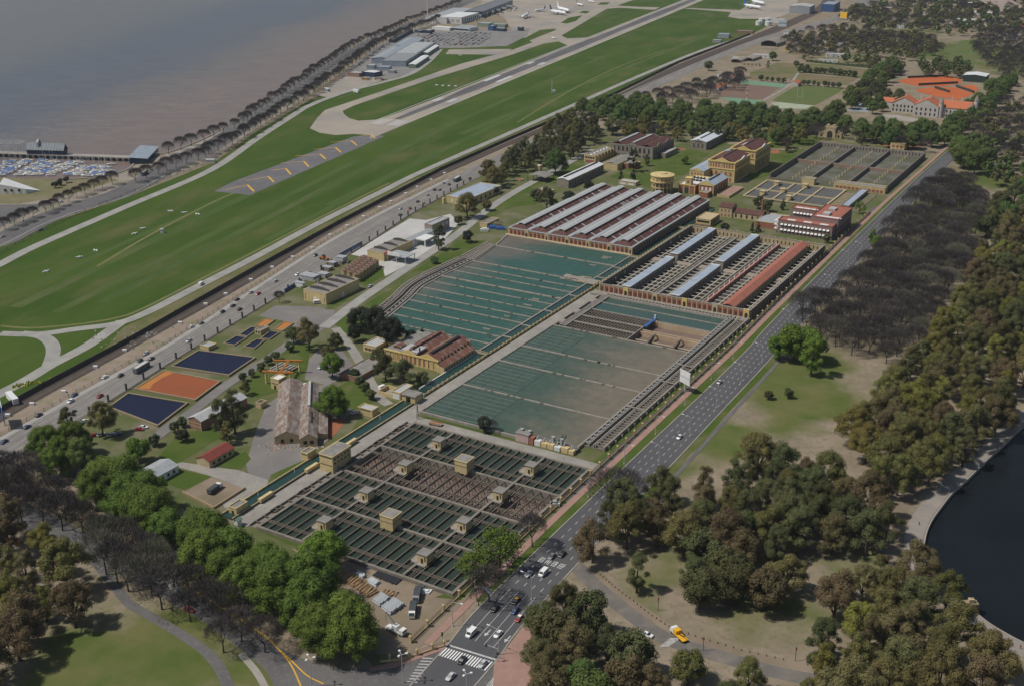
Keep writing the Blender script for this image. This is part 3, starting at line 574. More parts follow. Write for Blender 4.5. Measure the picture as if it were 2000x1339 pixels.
# kiosks on the tank
def kiosk(u,v,label,h=3.7,wd=4.4,dp=4.6,z=ZT+.3):
    k=pthing('valve_kiosk',label,'kiosk',u,v,z,'small yellow kiosks on the filter tank walkways')
    MB().box(-wd/2,wd/2,-dp/2,dp/2,0,h).build('wall',m_yel,k)
    MB().box(-wd/2-.25,wd/2+.25,-dp/2-.25,dp/2+.25,h,h+.35).build('roof',m_roofg,k)
    MB().box(-.6,.4,-dp/2-.06,-dp/2+.1,.1,2.2).build('door',m_dark,k)
    MB().box(1.1,1.6,-dp/2-.06,-dp/2+.1,1.2,3.1).build('window',m_dark,k)
    MB().prism([(-wd/2-3.2,-2.2),(-wd/2-2.2,-3.2),(-wd/2,-3.2),(-wd/2,2.6),(-wd/2-2.2,2.6),(-wd/2-3.2,1.4)],-.35,.25).build('platform',m_walk,k)
    MB().box(-wd/2,wd/2,-dp/2-1.6,-dp/2,-.35,.1).build('step',m_walk,k)
    return k
for u,bl in((38,'canal'),(87.4,'avenue')):
    for v,q in((-128.5,'timber yard end bay'),(-100.5,'second wet bay'),(-72,'dry bay'),(-45,'basin end bay')):
        kiosk(u+2,v,'small yellow valve kiosk on the %s-side walkway, %s'%(bl,q))
for v,q in((-113,'between the two wet bays'),(-57.3,'by the dry bay')):
    k=pthing('gate_house','tall yellow box house on a tank wall '+q,'kiosk',61.8,v,ZT)
    MB().box(-3.2,3.2,-3.2,3.2,-.6,5.2).build('wall',m_yel,k); MB().box(-3.26,3.26,-3.26,3.26,2.9,3.08).build('groove',m_dark,k)
    MB().box(-3.4,3.4,-3.4,3.4,5.2,5.6).build('roof',m_yel,k); MB().box(-3,3,-3,3,5.6,5.66).build('roof_deck',m_roofg,k)
    MB().box(3.2,5.5,-.7,.7,-.3,.5).build('landing',m_walk,k)
T2=pthing('control_house','two storey yellow control house with grey roof between canal and tank','building',4.6,-88.4,.2)
MB().box(0,7.4,0,13.2,0,8.2).build('wall',m_yel,T2); MB().box(-.3,7.7,-.3,13.5,8.2,8.6).build('roof',m_yel,T2); MB().box(.1,7.3,.1,13.1,8.6,8.66).build('roof_deck',m_roofg,T2)
for z in (3.6,7.3): MB().box(.4,7.0,-.07,.2,z,z+.3).build('groove',m_dark,T2)
for i in range(5):
    for z in (4.2,6.4): MB().box(7.3,7.47,1.2+i*2.4,2.3+i*2.4,z,z+.7).build('window',m_dark,T2)
MB().box(7.3,7.48,3.2,4.4,.2,2.5).build('door',M('blue_door',(.12,.22,.42),rough=.6),T2)
MB().box(7.4,9.6,1.5,6,-.2,.4).build('landing',m_walk,T2)
# ---- settling basin between dam road and avenue ------------------------------------------
B2=pthing('settling_basin','wide settling basin of silty green water beside the avenue','basin',10,-17,0)
m_w2=basin_mat('basin_water_silty',(.058,.092,.070),(.172,.146,.108),1,.14,34,96,90)
WD2=85.6
mb=MB()
for x0,x1,y0,y1 in((-.5,.5,-.5,196),(WD2-.5,WD2+.5,-.5,196),(.5,WD2-.5,-.5,.5)): mb.box(x0,x1,y0,y1,-4,ZT)
mb.build('outer_wall',m_walk,B2)
MB().box(.5,WD2-.5,.5,195,-4.2,-4).build('floor',M('basin_floor',(.33,.25,.17),(.26,.19,.13),sc=.06,rough=.95),B2)
for y in (38.3,74.9,99.6,136.8): MB().box(.5,WD2-.5,y-.55,y+.55,-4,ZT+.05).build('dividing_wall',m_walk,B2)
for y0,y1 in((.5,37.9),(38.7,74.5),(75.3,99.2),(100,136.4)): MB().box(.5,WD2-.5,y0,y1,.2,1.15).build('water',m_w2,B2)
for y in (38.3,74.9,99.6,136.8):
    for k in range(6):
        x=rr.uniform(4,WD2-4); l=rr.uniform(.8,2.2); MB().box(x,x+l,y-.58,y+.58,.9,ZT+.08).build('notch_block',m_beam,B2)  # dark blocks added in place of gaps notched into the wall
# submerged baffle racks showing at the surface on the canal side
m_baf=M('baffle_rack',(.035,.05,.05),(.05,.065,.06),sc=.5,rough=.8)
m_bafl=M('baffle_top',(.20,.21,.19),(.12,.13,.12),sc=.8,rough=.85)
for (y0,y1),xr in zip(((.9,37.5),(39,74.2),(75.6,99),(100.4,136)),(36,31,28,26)):
    n=int((y1-y0)/4.4)
    for i in range(n):
        y=y0+2+i*4.4; MB().box(1,xr-rr.uniform(0,5),y-.18,y+.18,.9,1.2).build('baffle',m_bafl,B2)
    for f in (.33,.66,.97): MB().box(xr*f-.25,xr*f+.25,y0,y1,.8,1.17).build('baffle_frame',m_baf,B2)
# drained cells
for y0,y1 in((172.8,185.5),(186.3,195.5)):
    MB().box(.5 if y0<180 else 8.5,WD2-.5,y0,y1,.2,1.15).build('water',m_w2 if 0 else M('basin_water_end',(.040,.085,.072),(.052,.09,.074),sc=.03,rough=.25,spec=.3),B2)
for y in (172.4,185.9,196): MB().box(8,WD2-.5,y-.4,y+.4,-4,ZT+.05).build('dividing_wall',m_walk,B2)
m_bg=M('beige_basin_wall',(.50,.38,.25),(.40,.30,.2),sc=.15,rough=.95)
for y in (154.5,157.5): MB().box(47.6,WD2-.5,y-.3,y+.3,-4,.9).build('dividing_wall',m_bg,B2)
MB().box(47,WD2-.5,171.7,172,-4,1.2).build('basin_lining',m_bg,B2); MB().box(48.2,WD2-.6,158,171.6,-3.99,-3.9).build('basin_lining',m_bg,B2)
MB().box(47.4,48.2,137,172,-4,ZT).build('dividing_wall',m_cw,B2)
for y in (148.5,159.6): MB().box(8,47.6,y-.7,y+.7,.9,ZT+.05).build('walkway',m_walk,B2)
MB().box(8,47.6,137.4,172,-.6,-.4).build('lower_deck',M('lower_deck',(.13,.12,.105),(.10,.09,.08),sc=.2,rough=.95),B2)
gm=MB().box(-.22,.22,0,34.6,.75,1.35).mesh('girder')
rep('girder',gm,m_beam,B2,[(9+i*1.93,137.3,0) for i in range(20)])
for i in range(12): MB().box(8,47.4,138.6+i*2.9,138.95+i*2.9,.9,1.42).build('girder_tie',m_beam,B2)
for x in (58,74): MB().add([(x,142,-4),(x+1,142,-4),(x+1,153.8,1.2),(x,153.8,1.2),(x,137.2,-1.2),(x+1,137.2,-1.2),(x+1,149,1.4),(x,149,1.4)],[(0,1,2,3),(7,6,5,4),(4,5,1,0),(3,2,6,7),(0,3,7,4),(1,5,6,2)]).build('baffle_ramp',m_beam,B2)
MB().box(48.5,WD2-1,146,146.5,-1.4,-.9).build('pipe',M('cream_pipe',(.5,.42,.28),rough=.7),B2)
m_blue=M('blue_steel',(.055,.15,.42),(.05,.13,.36),sc=.4,rough=.6)
bb=pthing('blue_gangway','bright blue steel gangway across the drained basin cell','gangway',58.9,143.4,ZT+.1)
MB().box(-.9,.9,0,14.5,0,.35).build('deck',m_blue,bb)
for s in (-.9,.8): MB().box(s,s+.1,0,14.5,1,1.15).build('handrail',m_blue,bb)
MB().box(-.5,.5,13.6,14.6,.35,2.6).build('gate_head',M('pale_metal',(.55,.57,.58),rough=.5),bb)
for x in (1.5,2.6,3.7): MB().box(x,x+.35,13,13.4,-3,.2).box(x,x+.35,9,9.4,-3,.2).build('rack_leg',M('rust_brown',(.13,.075,.05),rough=.9),bb)
# ladder channel on the canal side
LC=pthing('ladder_channel','grey concrete channel with ladder-like cross bars at the head of the dry cells','channel',10.4,121,0)
MB().box(0,1.1,0,58,.9,ZT+.4).box(3.4,4.0,0,58,.9,ZT+.45).box(6.9,7.6,0,58,.9,ZT+.45).build('side_wall',m_walk,LC)
for i in range(26): MB().box(4,6.9,1+i*2.2,1.8+i*2.2,1.2,ZT+.4).build('cross_bar',m_walk,LC)
for y in (3,22,44): MB().box(.3,3.4,y,y+6,1.3,ZT+.6).build('slab',m_walk,LC)
for y in (12,30): MB().box(1.1,3.4,y,y+8,1.0,1.2).build('gap_plate',m_dark,LC)
# channels on the avenue side, resting on the ground
OC=pthing('outlet_channels','parallel concrete outlet channels with ribbed bays beside the avenue fence','channel',95.8,-8,0)
ln=193
for x,wd,h in((.2,.55,2.1),(3.0,.5,2.2),(5.2,.7,2.0),(6.4,.4,2.0),(10.6,.8,2.1)): MB().box(x,x+wd,0,ln,0,h).build('side_wall',m_walk,OC)
MB().box(.75,10.6,0.01,ln-.01,0,.75).build('channel_floor',M('channel_floor',(.20,.17,.13),(.15,.13,.10),sc=.3,rough=.95),OC)
for i in range(70): MB().box(6.8,10.6,1.2+i*2.75,1.75+i*2.75,.75,1.85).build('rib',m_cw,OC)
m_steel=M('grey_steel',(.38,.39,.39),(.28,.29,.29),sc=.5,rough=.55)
for i in range(46): MB().box(1.5,2.2,1+i*4.15,4.2+i*4.15,1.5,1.75).box(1.2,2.5,1+i*4.15,1.5+i*4.15,1.5,2.5).build('weir_plate',m_steel,OC)
for i in range(27): MB().box(11.4,12.6,3+i*7,3.5+i*7,0,1.7).build('buttress',m_cw,OC)
for y in (46,83,108): MB().box(.2,10.7,y-.4,y+.4,2.1,2.45).build('bridge_slab',m_walk,OC)
# pump equipment at the near end of those channels
PE=pthing('pump_station','jumble of pumps, pipes and yellow blocks at the near end of the settling basin','pump station',66,-19.4,.2)
m_pink=M('pink_render',(.50,.36,.33),(.44,.32,.29),sc=.3,rough=.9); m_gst=M('green_steel',(.06,.11,.09),rough=.6)
MB().box(0,7,0,4.6,0,4.2).build('block',m_pink,PE); MB().box(-.2,7.2,-.2,4.8,4.2,4.6).build('roof',m_roofg,PE)
MB().box(7.2,9.5,.2,3,0,3.6).build('block',M('brick_red',(.33,.13,.085),(.27,.11,.075),sc=.6,rough=.9),PE)
for i,(x,wd,h) in enumerate(((10,3,2.6),(13.4,3,2.2),(16.8,3.2,2.4),(20.4,3,2),(24.2,3.4,2.6),(28,2.6,2))):
    MB().box(x,x+wd,.4,3,0,h).build('block',m_yel if i%3 else M('white_render',(.6,.6,.58),rough=.8),PE); MB().tube((x+.6,1.6,h),(x+.6,3.4,h+1.4),.3).tube((x+.6,3.4,h+1.4),(x+2.4,4.6,h+.4),.3).build('pipe',m_steel,PE)
for x in (1.2,5.4,18,22.5): MB().box(x,x+1,2.6,4.4,2.4,5.4).box(x-.4,x+1.4,2.8,4,5.2,5.5).build('pump_frame',m_steel,PE)
MB().tube((20,4.4,2),(23,4.4,6.6),.5).tube((21.5,5,2),(24.5,5,6.6),.4).build('inclined_screw',m_gst,PE)
MB().box(12,31,3.4,6,1.4,1.7).build('platform',m_cw,PE)
# ---- upper settling basin ---------------------------------------------------------------
dv_=[(-7,237,-100.3,.6),(-7,199,-94.4,.6),(-7,186.4,-93.3,.45),(-7,175.9,-95.1,.45),(-7,161.8,-96.3,.75),(-7,150.2,-94.3,.45),(-7,137.2,-94.7,.45),(-7,124.5,-91.1,.45),(-7,113.4,-87.5,.45),(-7,100.1,-84.6,.45),(-7,88,-82.2,.45),(-7,76,-79,.45)]
B1=pthing('upper_basin','teal settling basin divided into long cells below the brick filter hall','basin',-6.5,64,0)
po=[(-6.5,64),(-62,64),(-77,66),(-80.5,75),(-88.5,113),(-95.8,139),(-96.9,165.6),(-95.6,200),(-101,238.5),(-105.5,258),(-106.5,263.5),(-6.5,263.5)]
loc=lambda u,v:(u+6.5,v-64)
m_w1=basin_mat('basin_water_upper',(.036,.092,.072),(.135,.122,.10),-1,.16,74,122,70)
pl_=[loc(*p) for p in po]
MB().add([(*p,1.1) for p in pl_],tess([pl_])).build('water',m_w1,B1)
mb=MB()
for i in range(len(pl_)):
    a=Vector((*pl_[i],ZT)); b=Vector((*pl_[(i+1)%len(pl_)],ZT)); mb.beam(a,b,1.0,1.62)
mb.build('outer_wall',m_walk,B1)
for u1,v,u0,wd in dv_:
    x0,y=loc(u0-1,v); MB().box(x0,-.5,y-wd,y+wd,.4,ZT+(.1 if wd>.5 else -.1)).build('dividing_wall',m_walk,B1)
for u1,v,u0,wd in dv_:
    for k in range(5):
        x=rr.uniform(u0+12,-4); l=rr.uniform(.8,2.6); MB().box(x,x+l,v-64-wd-.03,v-64+wd+.03,.9,ZT+(.13 if wd>.5 else -.07)).build('notch_block',m_beam,B1)  # dark blocks added where the divider has notched gaps
for v,n in((249,2),(205,1),(196,1),(150,2),(141,1),(118,1),(94,1),(231,1)):
    for i in range(n): MB().box(-16,-9-rr.uniform(0,3),v-64+i*3,v-63.1+i*3,1.1,1.7).build('intake_step',m_walk,B1)
for i in range(44):
    v=68+i*4.4; MB().box(-4-rr.uniform(1,4),-.5,v-64,v-63.7,1.0,1.3).build('baffle',m_bafl,B1)
# curved channels on the highway side
CC=pthing('curved_channels','curving bundle of parallel grey channels along the highway side of the upper basin','channel',-96,64,0)
cl=[(-80.5,75),(-88.5,113),(-95.8,139),(-96.9,165.6),(-95.6,200)]
def cline(off,v0=None): 
    l=smooth([Vector((u+96,v-64)) for u,v in cl],5); return offs(l,-off)
for off,wd in((1.6,.6),(4.6,.6),(7.6,.6),(9.2,.5),(12.6,.8)):
    l=cline(off); mb=MB()
    for a,b in zip(l,l[1:]): mb.beam((*a,2.1),(*b,2.1),wd,2.1)
    mb.build('side_wall',m_walk,CC)
l=cline(7); mb=MB()
for a,b in zip(l,l[1:]): mb.beam((*a,.8),(*b,.8),11,.75)
mb.build('channel_floor',MT['channel_floor'],CC)
for k in range(54):
    q=k/54*(len(cline(10.9))-1); l1=cline(9.4); l2=cline(12.4); i=int(q); f=q-i; MB().beam((*l1[i].lerp(l1[i+1],f),1.9),(*l2[i].lerp(l2[i+1],f),1.9),.7,.5).build('rib',m_walk,CC)
for k in range(30):
    l1=cline(3.1); q=k/30*(len(l1)-1); i=int(q); f=q-i; p=l1[i].lerp(l1[i+1],f); MB().box(p.x-.5,p.x+.5,p.y-.7,p.y+.7,1.2,1.9).build('weir_plate',m_steel,CC)
C3=pthing('upper_channel','narrow ribbed channel running on towards the brick hall','channel',-96,200,0)
mb=MB()
for a,b in (((-.5,0),(-5.5,38)),((-12,3),(-13.5,42))): mb.beam((*a,2.1),(*b,2.1),.8,2.1)
mb.build('side_wall',m_walk,C3)
MB().prism([(-1,0),(-5.5,38),(-13.2,42),(-11.8,3)],0,1).build('channel_floor',MT['channel_floor'],C3)
for i in range(15): MB().beam((-.8-.13*i*2.6,i*2.6,1.9),(-11.8-.04*i*2.6,3+i*2.6,1.9),.7,.5).build('rib',m_walk,C3)
# ---- canal -----------------------------------------------------------------------------
CN=pthing('canal','long narrow green water canal with yellow rendered walls','canal',0,-141,0)
m_cy=M('canal_yellow',(.46,.36,.18),(.36,.29,.16),sc=.3,c3=(.22,.19,.13),sc3=.5,mix3=.58,rough=.92)
MB().box(-5,1.2,0,131,0,.75).build('water',m_wc:=water_mat('canal_water',(.018,.050,.042),(.024,.056,.047),.03,.2,.06,2,spec=.3),CN)
MB().box(-5.7,-5,0,131,0,1.5).build('left_wall',m_cy,CN); MB().box(.7,1.15,0,131,.76,1.3).build('right_wall',m_cy,CN)
MB().box(-6.2,-.8,141,205,0,.75).build('water',m_wc,CN); MB().box(-6.9,-6.2,147,204.8,0,1.3).build('left_wall',M('white_coping',(.6,.6,.58),(.45,.45,.43),sc=.4,rough=.9),CN)
MB().box(-6.0,-.8,205.5,408,0,1.1).build('water',m_wc,CN)
MB().box(-6.4,-6,404.5,548,0,1.3).box(-6.0,-.8,408,548,0,.9).build('far_reach',m_wc,CN)
for y in (46.5,75,16): MB().box(.5,2.2,y,y+8,.8,2.4).build('parapet_block',m_yel,CN)
for y in (20,44,68,108): MB().box(-3.2,-3,y,y+.2,.7,3.2).build('gauge_post',MT['pale_metal'],CN)
for y in (231,252,280,312,352,376): MB().box(-6,-.6,y-.5,y+.5,.9,1.6).build('cross_wall',m_walk,CN)
BA=pthing('balustrade','yellow balustrade with closely set posts lining the canal','balustrade',0,0,.2)
MB().box(-.25,.15,0,46,0,.5).box(-.25,.15,46,354,0,.5).build('base',m_cy,BA)
MB().box(-.2,.1,0,354,1.05,1.25).build('rail',m_yel,BA)
bp_=MB().box(-.3,.3,-.3,.3,0,1.7).box(-.42,.42,-.42,.42,1.35,1.5).mesh('post'); rep('post',bp_,m_yel,BA,[(0,.4+i*4.4,0) for i in range(81)])
bl_=MB().box(-.07,.07,-.9,.9,.5,1.05).mesh('panel'); rep('panel',bl_,m_cy,BA,[(0,2.6+i*4.4,0) for i in range(80)])
def footbridge(u,v,label,l=7,wd=2.2):
    b=pthing('footbridge',label,'footbridge',u,v,1.1)
    MB().box(0,l,-wd/2,wd/2,0,.35).build('deck',m_walk,b)
    for s in (-wd/2,wd/2-.15):
        MB().box(0,l,s,s+.15,1.0,1.2).build('handrail',m_yel,b)
        for i in range(4): MB().box(i*(l-.3)/3,i*(l-.3)/3+.3,s,s+.15,.35,1.0).build('post',m_yel,b)
footbridge(-7,262,'yellow footbridge over the canal at the corner of the brick filter hall')
footbridge(-7,408-64,'yellow footbridge over the canal behind the walled filter yard')
footbridge(-7,62,'yellow footbridge over the canal next to the rusty-roofed pump house')
MB().box(-20,-6.4,196-64,206-64,1.2,1.7).build('bridge_slab',m_walk,B1)
k=pthing('bridge_platform','yellow railed concrete platform over the canal between the two basins','footbridge',-14,195,1.5)
MB().box(0,13.4,0,9,0,.4).build('deck',m_walk,k)
for y in (0,8.7): MB().box(0,7,y,y+.3,1.1,1.35).box(0,.3,y,y+.3,.4,1.1).box(3.4,3.7,y,y+.3,.4,1.1).box(6.7,7,y,y+.3,.4,1.1).build('railing',m_yel,k)
k=pthing('gate_kiosk','grey-roofed yellow sluice kiosk standing astride the canal','kiosk',-6.5,-9.6,.3)
MB().box(0,2.4,0,6,0,3.6).box(5.2,8,0,6,0,3.6).build('wall',m_yel,k); MB().box(-.5,8.5,-.5,6.5,3.6,4.1).build('roof',m_roofg,k)
# ================================================================ buildings of the plant
m_cream=M('cream_stone',(.50,.40,.24),(.42,.34,.21),sc=.3,c3=(.33,.27,.18),sc3=.6,mix3=.64,rough=.9)
m_brick=MT['brick_red']; m_brown=M('brown_roof',(.115,.050,.042),(.085,.040,.035),sc=.3,c3=(.15,.075,.06),sc3=.9,mix3=.6,rough=.8)
m_zinc=M('grey_sheet_roof',(.37,.39,.40),(.31,.33,.34),sc=.25,c3=(.26,.26,.26),sc3=.5,mix3=.64,rough=.6)
m_zincl=M('pale_sheet_roof',(.45,.455,.45),(.38,.385,.38),sc=.3,c3=(.36,.36,.35),sc3=.8,mix3=.62,rough=.6)
m_bluer=M('blue_grey_roof',(.36,.42,.50),(.30,.35,.42),sc=.15,rough=.5)
m_redr=M('red_roof',(.36,.135,.095),(.30,.115,.08),sc=.2,c3=(.30,.11,.08),sc3=.5,mix3=.62,rough=.85)
m_rust=M('rusty_sheet_roof',(.19,.085,.058),(.13,.062,.046),sc=.3,c3=(.34,.30,.27),sc3=.5,mix3=.62,stretch=(.4,1,1),rough=.85)
m_rust2=M('patchy_rust_roof',(.20,.135,.10),(.145,.10,.08),sc=.3,c3=(.31,.285,.26),sc3=.6,mix3=.52,stretch=(1,.35,1),rough=.85)
m_stone=M('grey_stone',(.30,.26,.22),(.23,.20,.17),sc=.4,c3=(.17,.15,.13),sc3=.3,mix3=.6,rough=.92)
m_wht=M('white_paint',(.72,.72,.70),(.6,.6,.58),sc=.4,rough=.7)
m_trim=M('yellow_trim',(.66,.50,.20),(.58,.43,.17),sc=.4,rough=.85)
def frame(p,lvl,az):
    X=Vector((math.cos(az),-math.sin(az))); Y=Vector((math.sin(az),math.cos(az)))
    a,b,c=[P(*q,lvl).xy for q in p]; return a,(b-a).dot(X),(c-b).dot(Y)
def put_wins(T,w,d,wins):
    for f,n,z,ww,wh,mat,arched,mg in wins:
        span=(w if f in 'nf' else d)-2*mg
        mb=MB()
        if arched: mb.arch(-ww/2,ww/2,0,0,wh,.12)
        else: mb.box(-ww/2,ww/2,-.12,0,0,wh)
        me=mb.mesh('window')
        for i in range(n):
            t=mg+span*(i+.5)/n
            pl={'n':(t,.02,z,0),'r':(w-.02,t,z,math.pi/2),'f':(t,d-.02,z,math.pi),'l':(.02,t,z,-math.pi/2)}[f]
            link('window',me,mat,T,pl[:3],pl[3])
def bld(name,label,cat,p,h,wall,roofm,lvl=0,z0=0,az=AZ,roof='flat',rh=3,along='y',par=.5,wins=(),group=None,ov=.3,size=None,pil=None,at=None,corn=None):
    if at: o,w,d=at
    else: o,w,d=frame(p,lvl,az)
    if size: w,d=size[0] or w,size[1] or d
    if d<0: o=o+Vector((math.sin(az),math.cos(az)))*d; d=-d
    T=thing(name,label,cat,(o.x,o.y,z0),-az,group)
    if roof=='flat':
        MB().box(0,w,0,d,0,h-par).build('wall',wall,T)
        MB().box(.25,w-.25,.25,d-.25,h-par,h-par+.08).build('roof',roofm,T)
        mb=MB(); mb.box(-.12,w+.12,-.12,.25,h-par,h).box(-.12,w+.12,d-.25,d+.12,h-par,h).box(-.12,.25,.25,d-.25,h-par,h).box(w-.25,w+.12,.25,d-.25,h-par,h); mb.build('parapet',corn or wall,T)
    elif roof=='gable':
        MB().gwall(0,w,0,d,0,h,h+rh-.25,along).build('wall',wall,T)
        MB().gable(0,w,0,d,h+.05,h+rh,along,ov=ov).build('roof',roofm,T)
    elif roof=='shed':
        MB().box(0,w,0,d,0,h).build('wall',wall,T)
        MB().add([(-ov,-ov,h+rh),(w+ov,-ov,h+.02),(w+ov,d+ov,h+.02),(-ov,d+ov,h+rh),(-ov,-ov,h+rh-.2),(w+ov,-ov,h-.15),(w+ov,d+ov,h-.15),(-ov,d+ov,h+rh-.2)],[(0,1,2,3),(7,6,5,4),(0,4,5,1),(1,5,6,2),(2,6,7,3),(3,7,4,0)]).build('roof',roofm,T)
    if pil:
        pm,n1,n2=pil
        if n1: me=MB().box(-.3,.3,-.22,0,0,h-.3).mesh('pilaster'); rep('pilaster',me,pm,T,[(.3+(w-.6)*i/n1,0,0) for i in range(n1+1)])
        if n2: me=MB().box(0,.22,-.3,.3,0,h-.3).mesh('pilaster'); rep('pilaster',me,pm,T,[(w,.3+(d-.6)*i/n2,0) for i in range(n2+1)])
    put_wins(T,w,d,wins)
    return T,w,d
# ---- brick filter hall -------------------------------------------------------------------
F=pthing('filter_hall','huge brick filter hall with six ridged roofs of brown and pale grey sheets','building',-107,266,0)
FW_,FD,EH=100.0,145.0,6.6
MB().box(0,FW_,0,FD,.5,EH-.5).build('wall',m_cream,F)
MB().box(-1.5,FW_+.3,-2.2,-.02,0,1.9).build('plinth',m_cream,F)
MB().box(-.3,FW_+.3,-.3,.5,EH-.5,EH+.1).box(FW_-.5,FW_+.4,.5,FD,EH-.5,EH+.1).box(-.3,.5,.5,FD,EH-.5,EH+.1).box(.5,FW_-.5,FD-.5,FD+.3,EH-.5,EH+.1).build('cornice',m_zinc,F)
MB().box(.5,FW_-.5,.5,FD-.5,EH-.5,EH).build('roof_deck',m_zinc,F)
bw=FW_/6
hip=MB(); x0,x1,c=1.2,bw-1.2,bw/2; y0,y1=1.0,FD-1; zr=EH+3.0
hip.add([(x0,y0,EH+.02),(x1,y0,EH+.02),(x1,y1,EH+.02),(x0,y1,EH+.02),(c,y0+5.5,zr),(c,y1-5.5,zr)],[(0,1,4),(1,2,5,4),(2,3,5),(3,0,4,5)]); hipm=hip.mesh('roof')
mon=MB().box(c-2.2,c+2.2,y0+4,y1-4,EH+1.5,EH+2.9); monm=mon.mesh('monitor_wall')
mtop=MB().gable(c-2.7,c+2.7,y0+3.4,y1-3.4,EH+2.95,EH+3.75,'y',th=.25).mesh('monitor_roof')
gsl=MB().add([(x0-.1,y0+6,EH+.08),(c,y0+6,zr+.04),(c,y1-6,zr+.04),(x0-.1,y1-6,EH+.08)],[(0,1,2,3)]).mesh('grey_slope')
gut=MB().box(-1.5,1.5,1,FD-1,EH+.02,EH+.5).mesh('gutter')
for i in range(6):
    rf=link('roof',hipm,m_brown,F,(i*bw,0,0)); link('grey_slope',gsl,m_zinc,rf); link('monitor_wall',monm,M('monitor_grey',(.12,.115,.11),(.09,.085,.08),sc=.3,rough=.8),rf); link('monitor_roof',mtop,m_zincl,rf)
    if i: link('gutter',gut,m_zinc,F,(i*bw,0,0))
    r=random.Random(30+i); y=12
    while y<FD-10:
        wd=r.choice((.4,.5,.8,1.1,1.6)); t0=.42 if r.random()<.6 else .62
        for t1 in ((1.0,) if wd>1 else (r.choice((.8,1.0)),)):
            xa=c+(x1-c)*t0; xb=c+(x1-c)*t1; za=EH+(1-t0)*3+.06; zb=EH+(1-t1)*3+.09
            MB().add([(xa,y,za),(xb,y,zb),(xb,y+wd,zb),(xa,y+wd,za)],[(0,1,2,3)]).build('skylight',m_zincl if r.random()<.8 else m_zinc,rf)
        y+=wd+r.choice((2,6,10,12,15))
ps=MB().box(-.28,.28,-.35,0,.9,EH-.4).mesh('pilaster')
bpn=MB().box(-1.25,1.25,-.06,.05,1.4,5.6).mesh('brick_panel'); wn=MB().arch(-.65,.65,-.06,2.0,4.7,.1).mesh('window')
for i in range(6):
    for j in range(4):
        x=i*bw+2.6+j*3.35
        link('pilaster',ps,m_cream,F,(x-1.65,0,0)); pn=link('brick_panel',bpn,m_brick,F,(x,0,0)); link('window',wn,M('brick_dark',(.12,.045,.035),rough=.8),pn)
    link('pilaster',ps,m_cream,F,(i*bw+2.6+3*3.35+1.65,0,0))
    big=i%2==0
    if i<6:
        xx=i*bw+15.6; MB().box(xx-1.5,xx+1.5,-.6,.1,.9,EH+(.5 if big else 0)).build('portal',m_cream,F); MB().arch(xx-.9 if big else xx-.55,xx+.9 if big else xx+.55,-.6,1,4.8,.1).build('door',m_dark,F)
ps2=MB().box(0,.5,-.4,.4,.5,EH-.4).mesh('pilaster'); wn2=MB().box(0,.1,-1,1,1.6,5).mesh('window')
for i in range(33):
    link('pilaster',ps2,m_stone,F,(FW_,1+i*4.4,0))
    if i<32: link('window',wn2,M('shade_brick',(.10,.06,.045),rough=.9),F,(FW_,3.2+i*4.4,0))
# ---- open filter yard --------------------------------------------------------------------
Y=pthing('walled_filter_yard','open walled filter yard with brick arched front wall and concrete grid beds','filter yard',7,187,0)
YW,YD,YH=100.0,152.0,6.2
MB().box(0,YW,0,.7,0,YH).build('front_wall',m_cream,Y); MB().box(YW-.8,YW,.7,YD-.8,0,YH).build('avenue_wall',m_stone,Y)
MB().box(0,.8,.7,YD-.8,0,YH).build('canal_wall',M('dark_side_wall',(.16,.145,.12),(.12,.11,.09),sc=.3,rough=.95),Y); MB().box(0,YW,YD-.8,YD,0,YH).build('back_wall',m_cream,Y)  # canal-side wall darker than the other yard walls
MB().box(-.2,.9,.7,YD-.8,YH,YH+.3).box(-.2,YW+.2,-.15,.85,YH,YH+.35).box(-.2,YW+.2,YD-.9,YD+.2,YH,YH+.35).box(YW-.9,YW+.2,.85,YD-.9,YH,YH+.3).build('coping',m_walk,Y)
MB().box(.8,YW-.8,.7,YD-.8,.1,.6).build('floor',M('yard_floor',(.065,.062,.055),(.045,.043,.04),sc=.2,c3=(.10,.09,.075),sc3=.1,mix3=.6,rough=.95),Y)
MB().box(-3,YW+.5,-6.5,-.01,0,1.7).build('front_ledge',m_walk,Y)
for i in range(40): MB().box(8+i*2.2,9.4+i*2.2,-5.2,-3.4,1.72,1.76).build('ledge_opening',m_dark,Y)
i=0; x=2.2
while x<YW-1:
    k=(i%6)
    if k==5:
        big=(i//6)%2==0; MB().box(x-1.7,x+1.7,-.5,.05,1.2,YH+(.7 if big else .1)).build('portal',m_trim if big else m_cream,Y); MB().arch(x-.9,x+.9,-.5,1.3,4.8,.1).build('door',m_dark,Y); x+=3.3
    else:
        link('pilaster',ps,m_cream,Y,(x-1.65,0,0)); pn=link('brick_panel',bpn,m_brick,Y,(x,0,0)); link('window',wn,MT['brick_dark'],pn); x+=3.3
    i+=1
for i in range(34):
    link('pilaster',ps2,m_stone,Y,(YW,1.5+i*4.5,0)); 
    if i not in (16,17): link('window',wn2,MT['shade_brick'],Y,(YW,3.7+i*4.5,0))
    else: MB().box(YW,YW+.12,2.8+i*4.5,4.8+i*4.5,2,6).build('window',m_cream,Y)
bw2=MB().box(-.35,.35,-.06,0,2.4,4.6).mesh('window'); rep('window',bw2,m_dark,Y,[(2.5+i*2.9,YD-.8,0) for i in range(34)])
crn=MB().box(-.4,.4,-.4,.4,YH+.3,YH+.95).mesh('merlon'); rep('merlon',crn,m_cream,Y,[(2+i*4.8,YD-.4,0) for i in range(21)])
for i in range(34): MB().box(-.35,.35,.8+i*4.4,1.5+i*4.4,YH+.3,YH+1.1).build('coping_post',m_yel,Y)
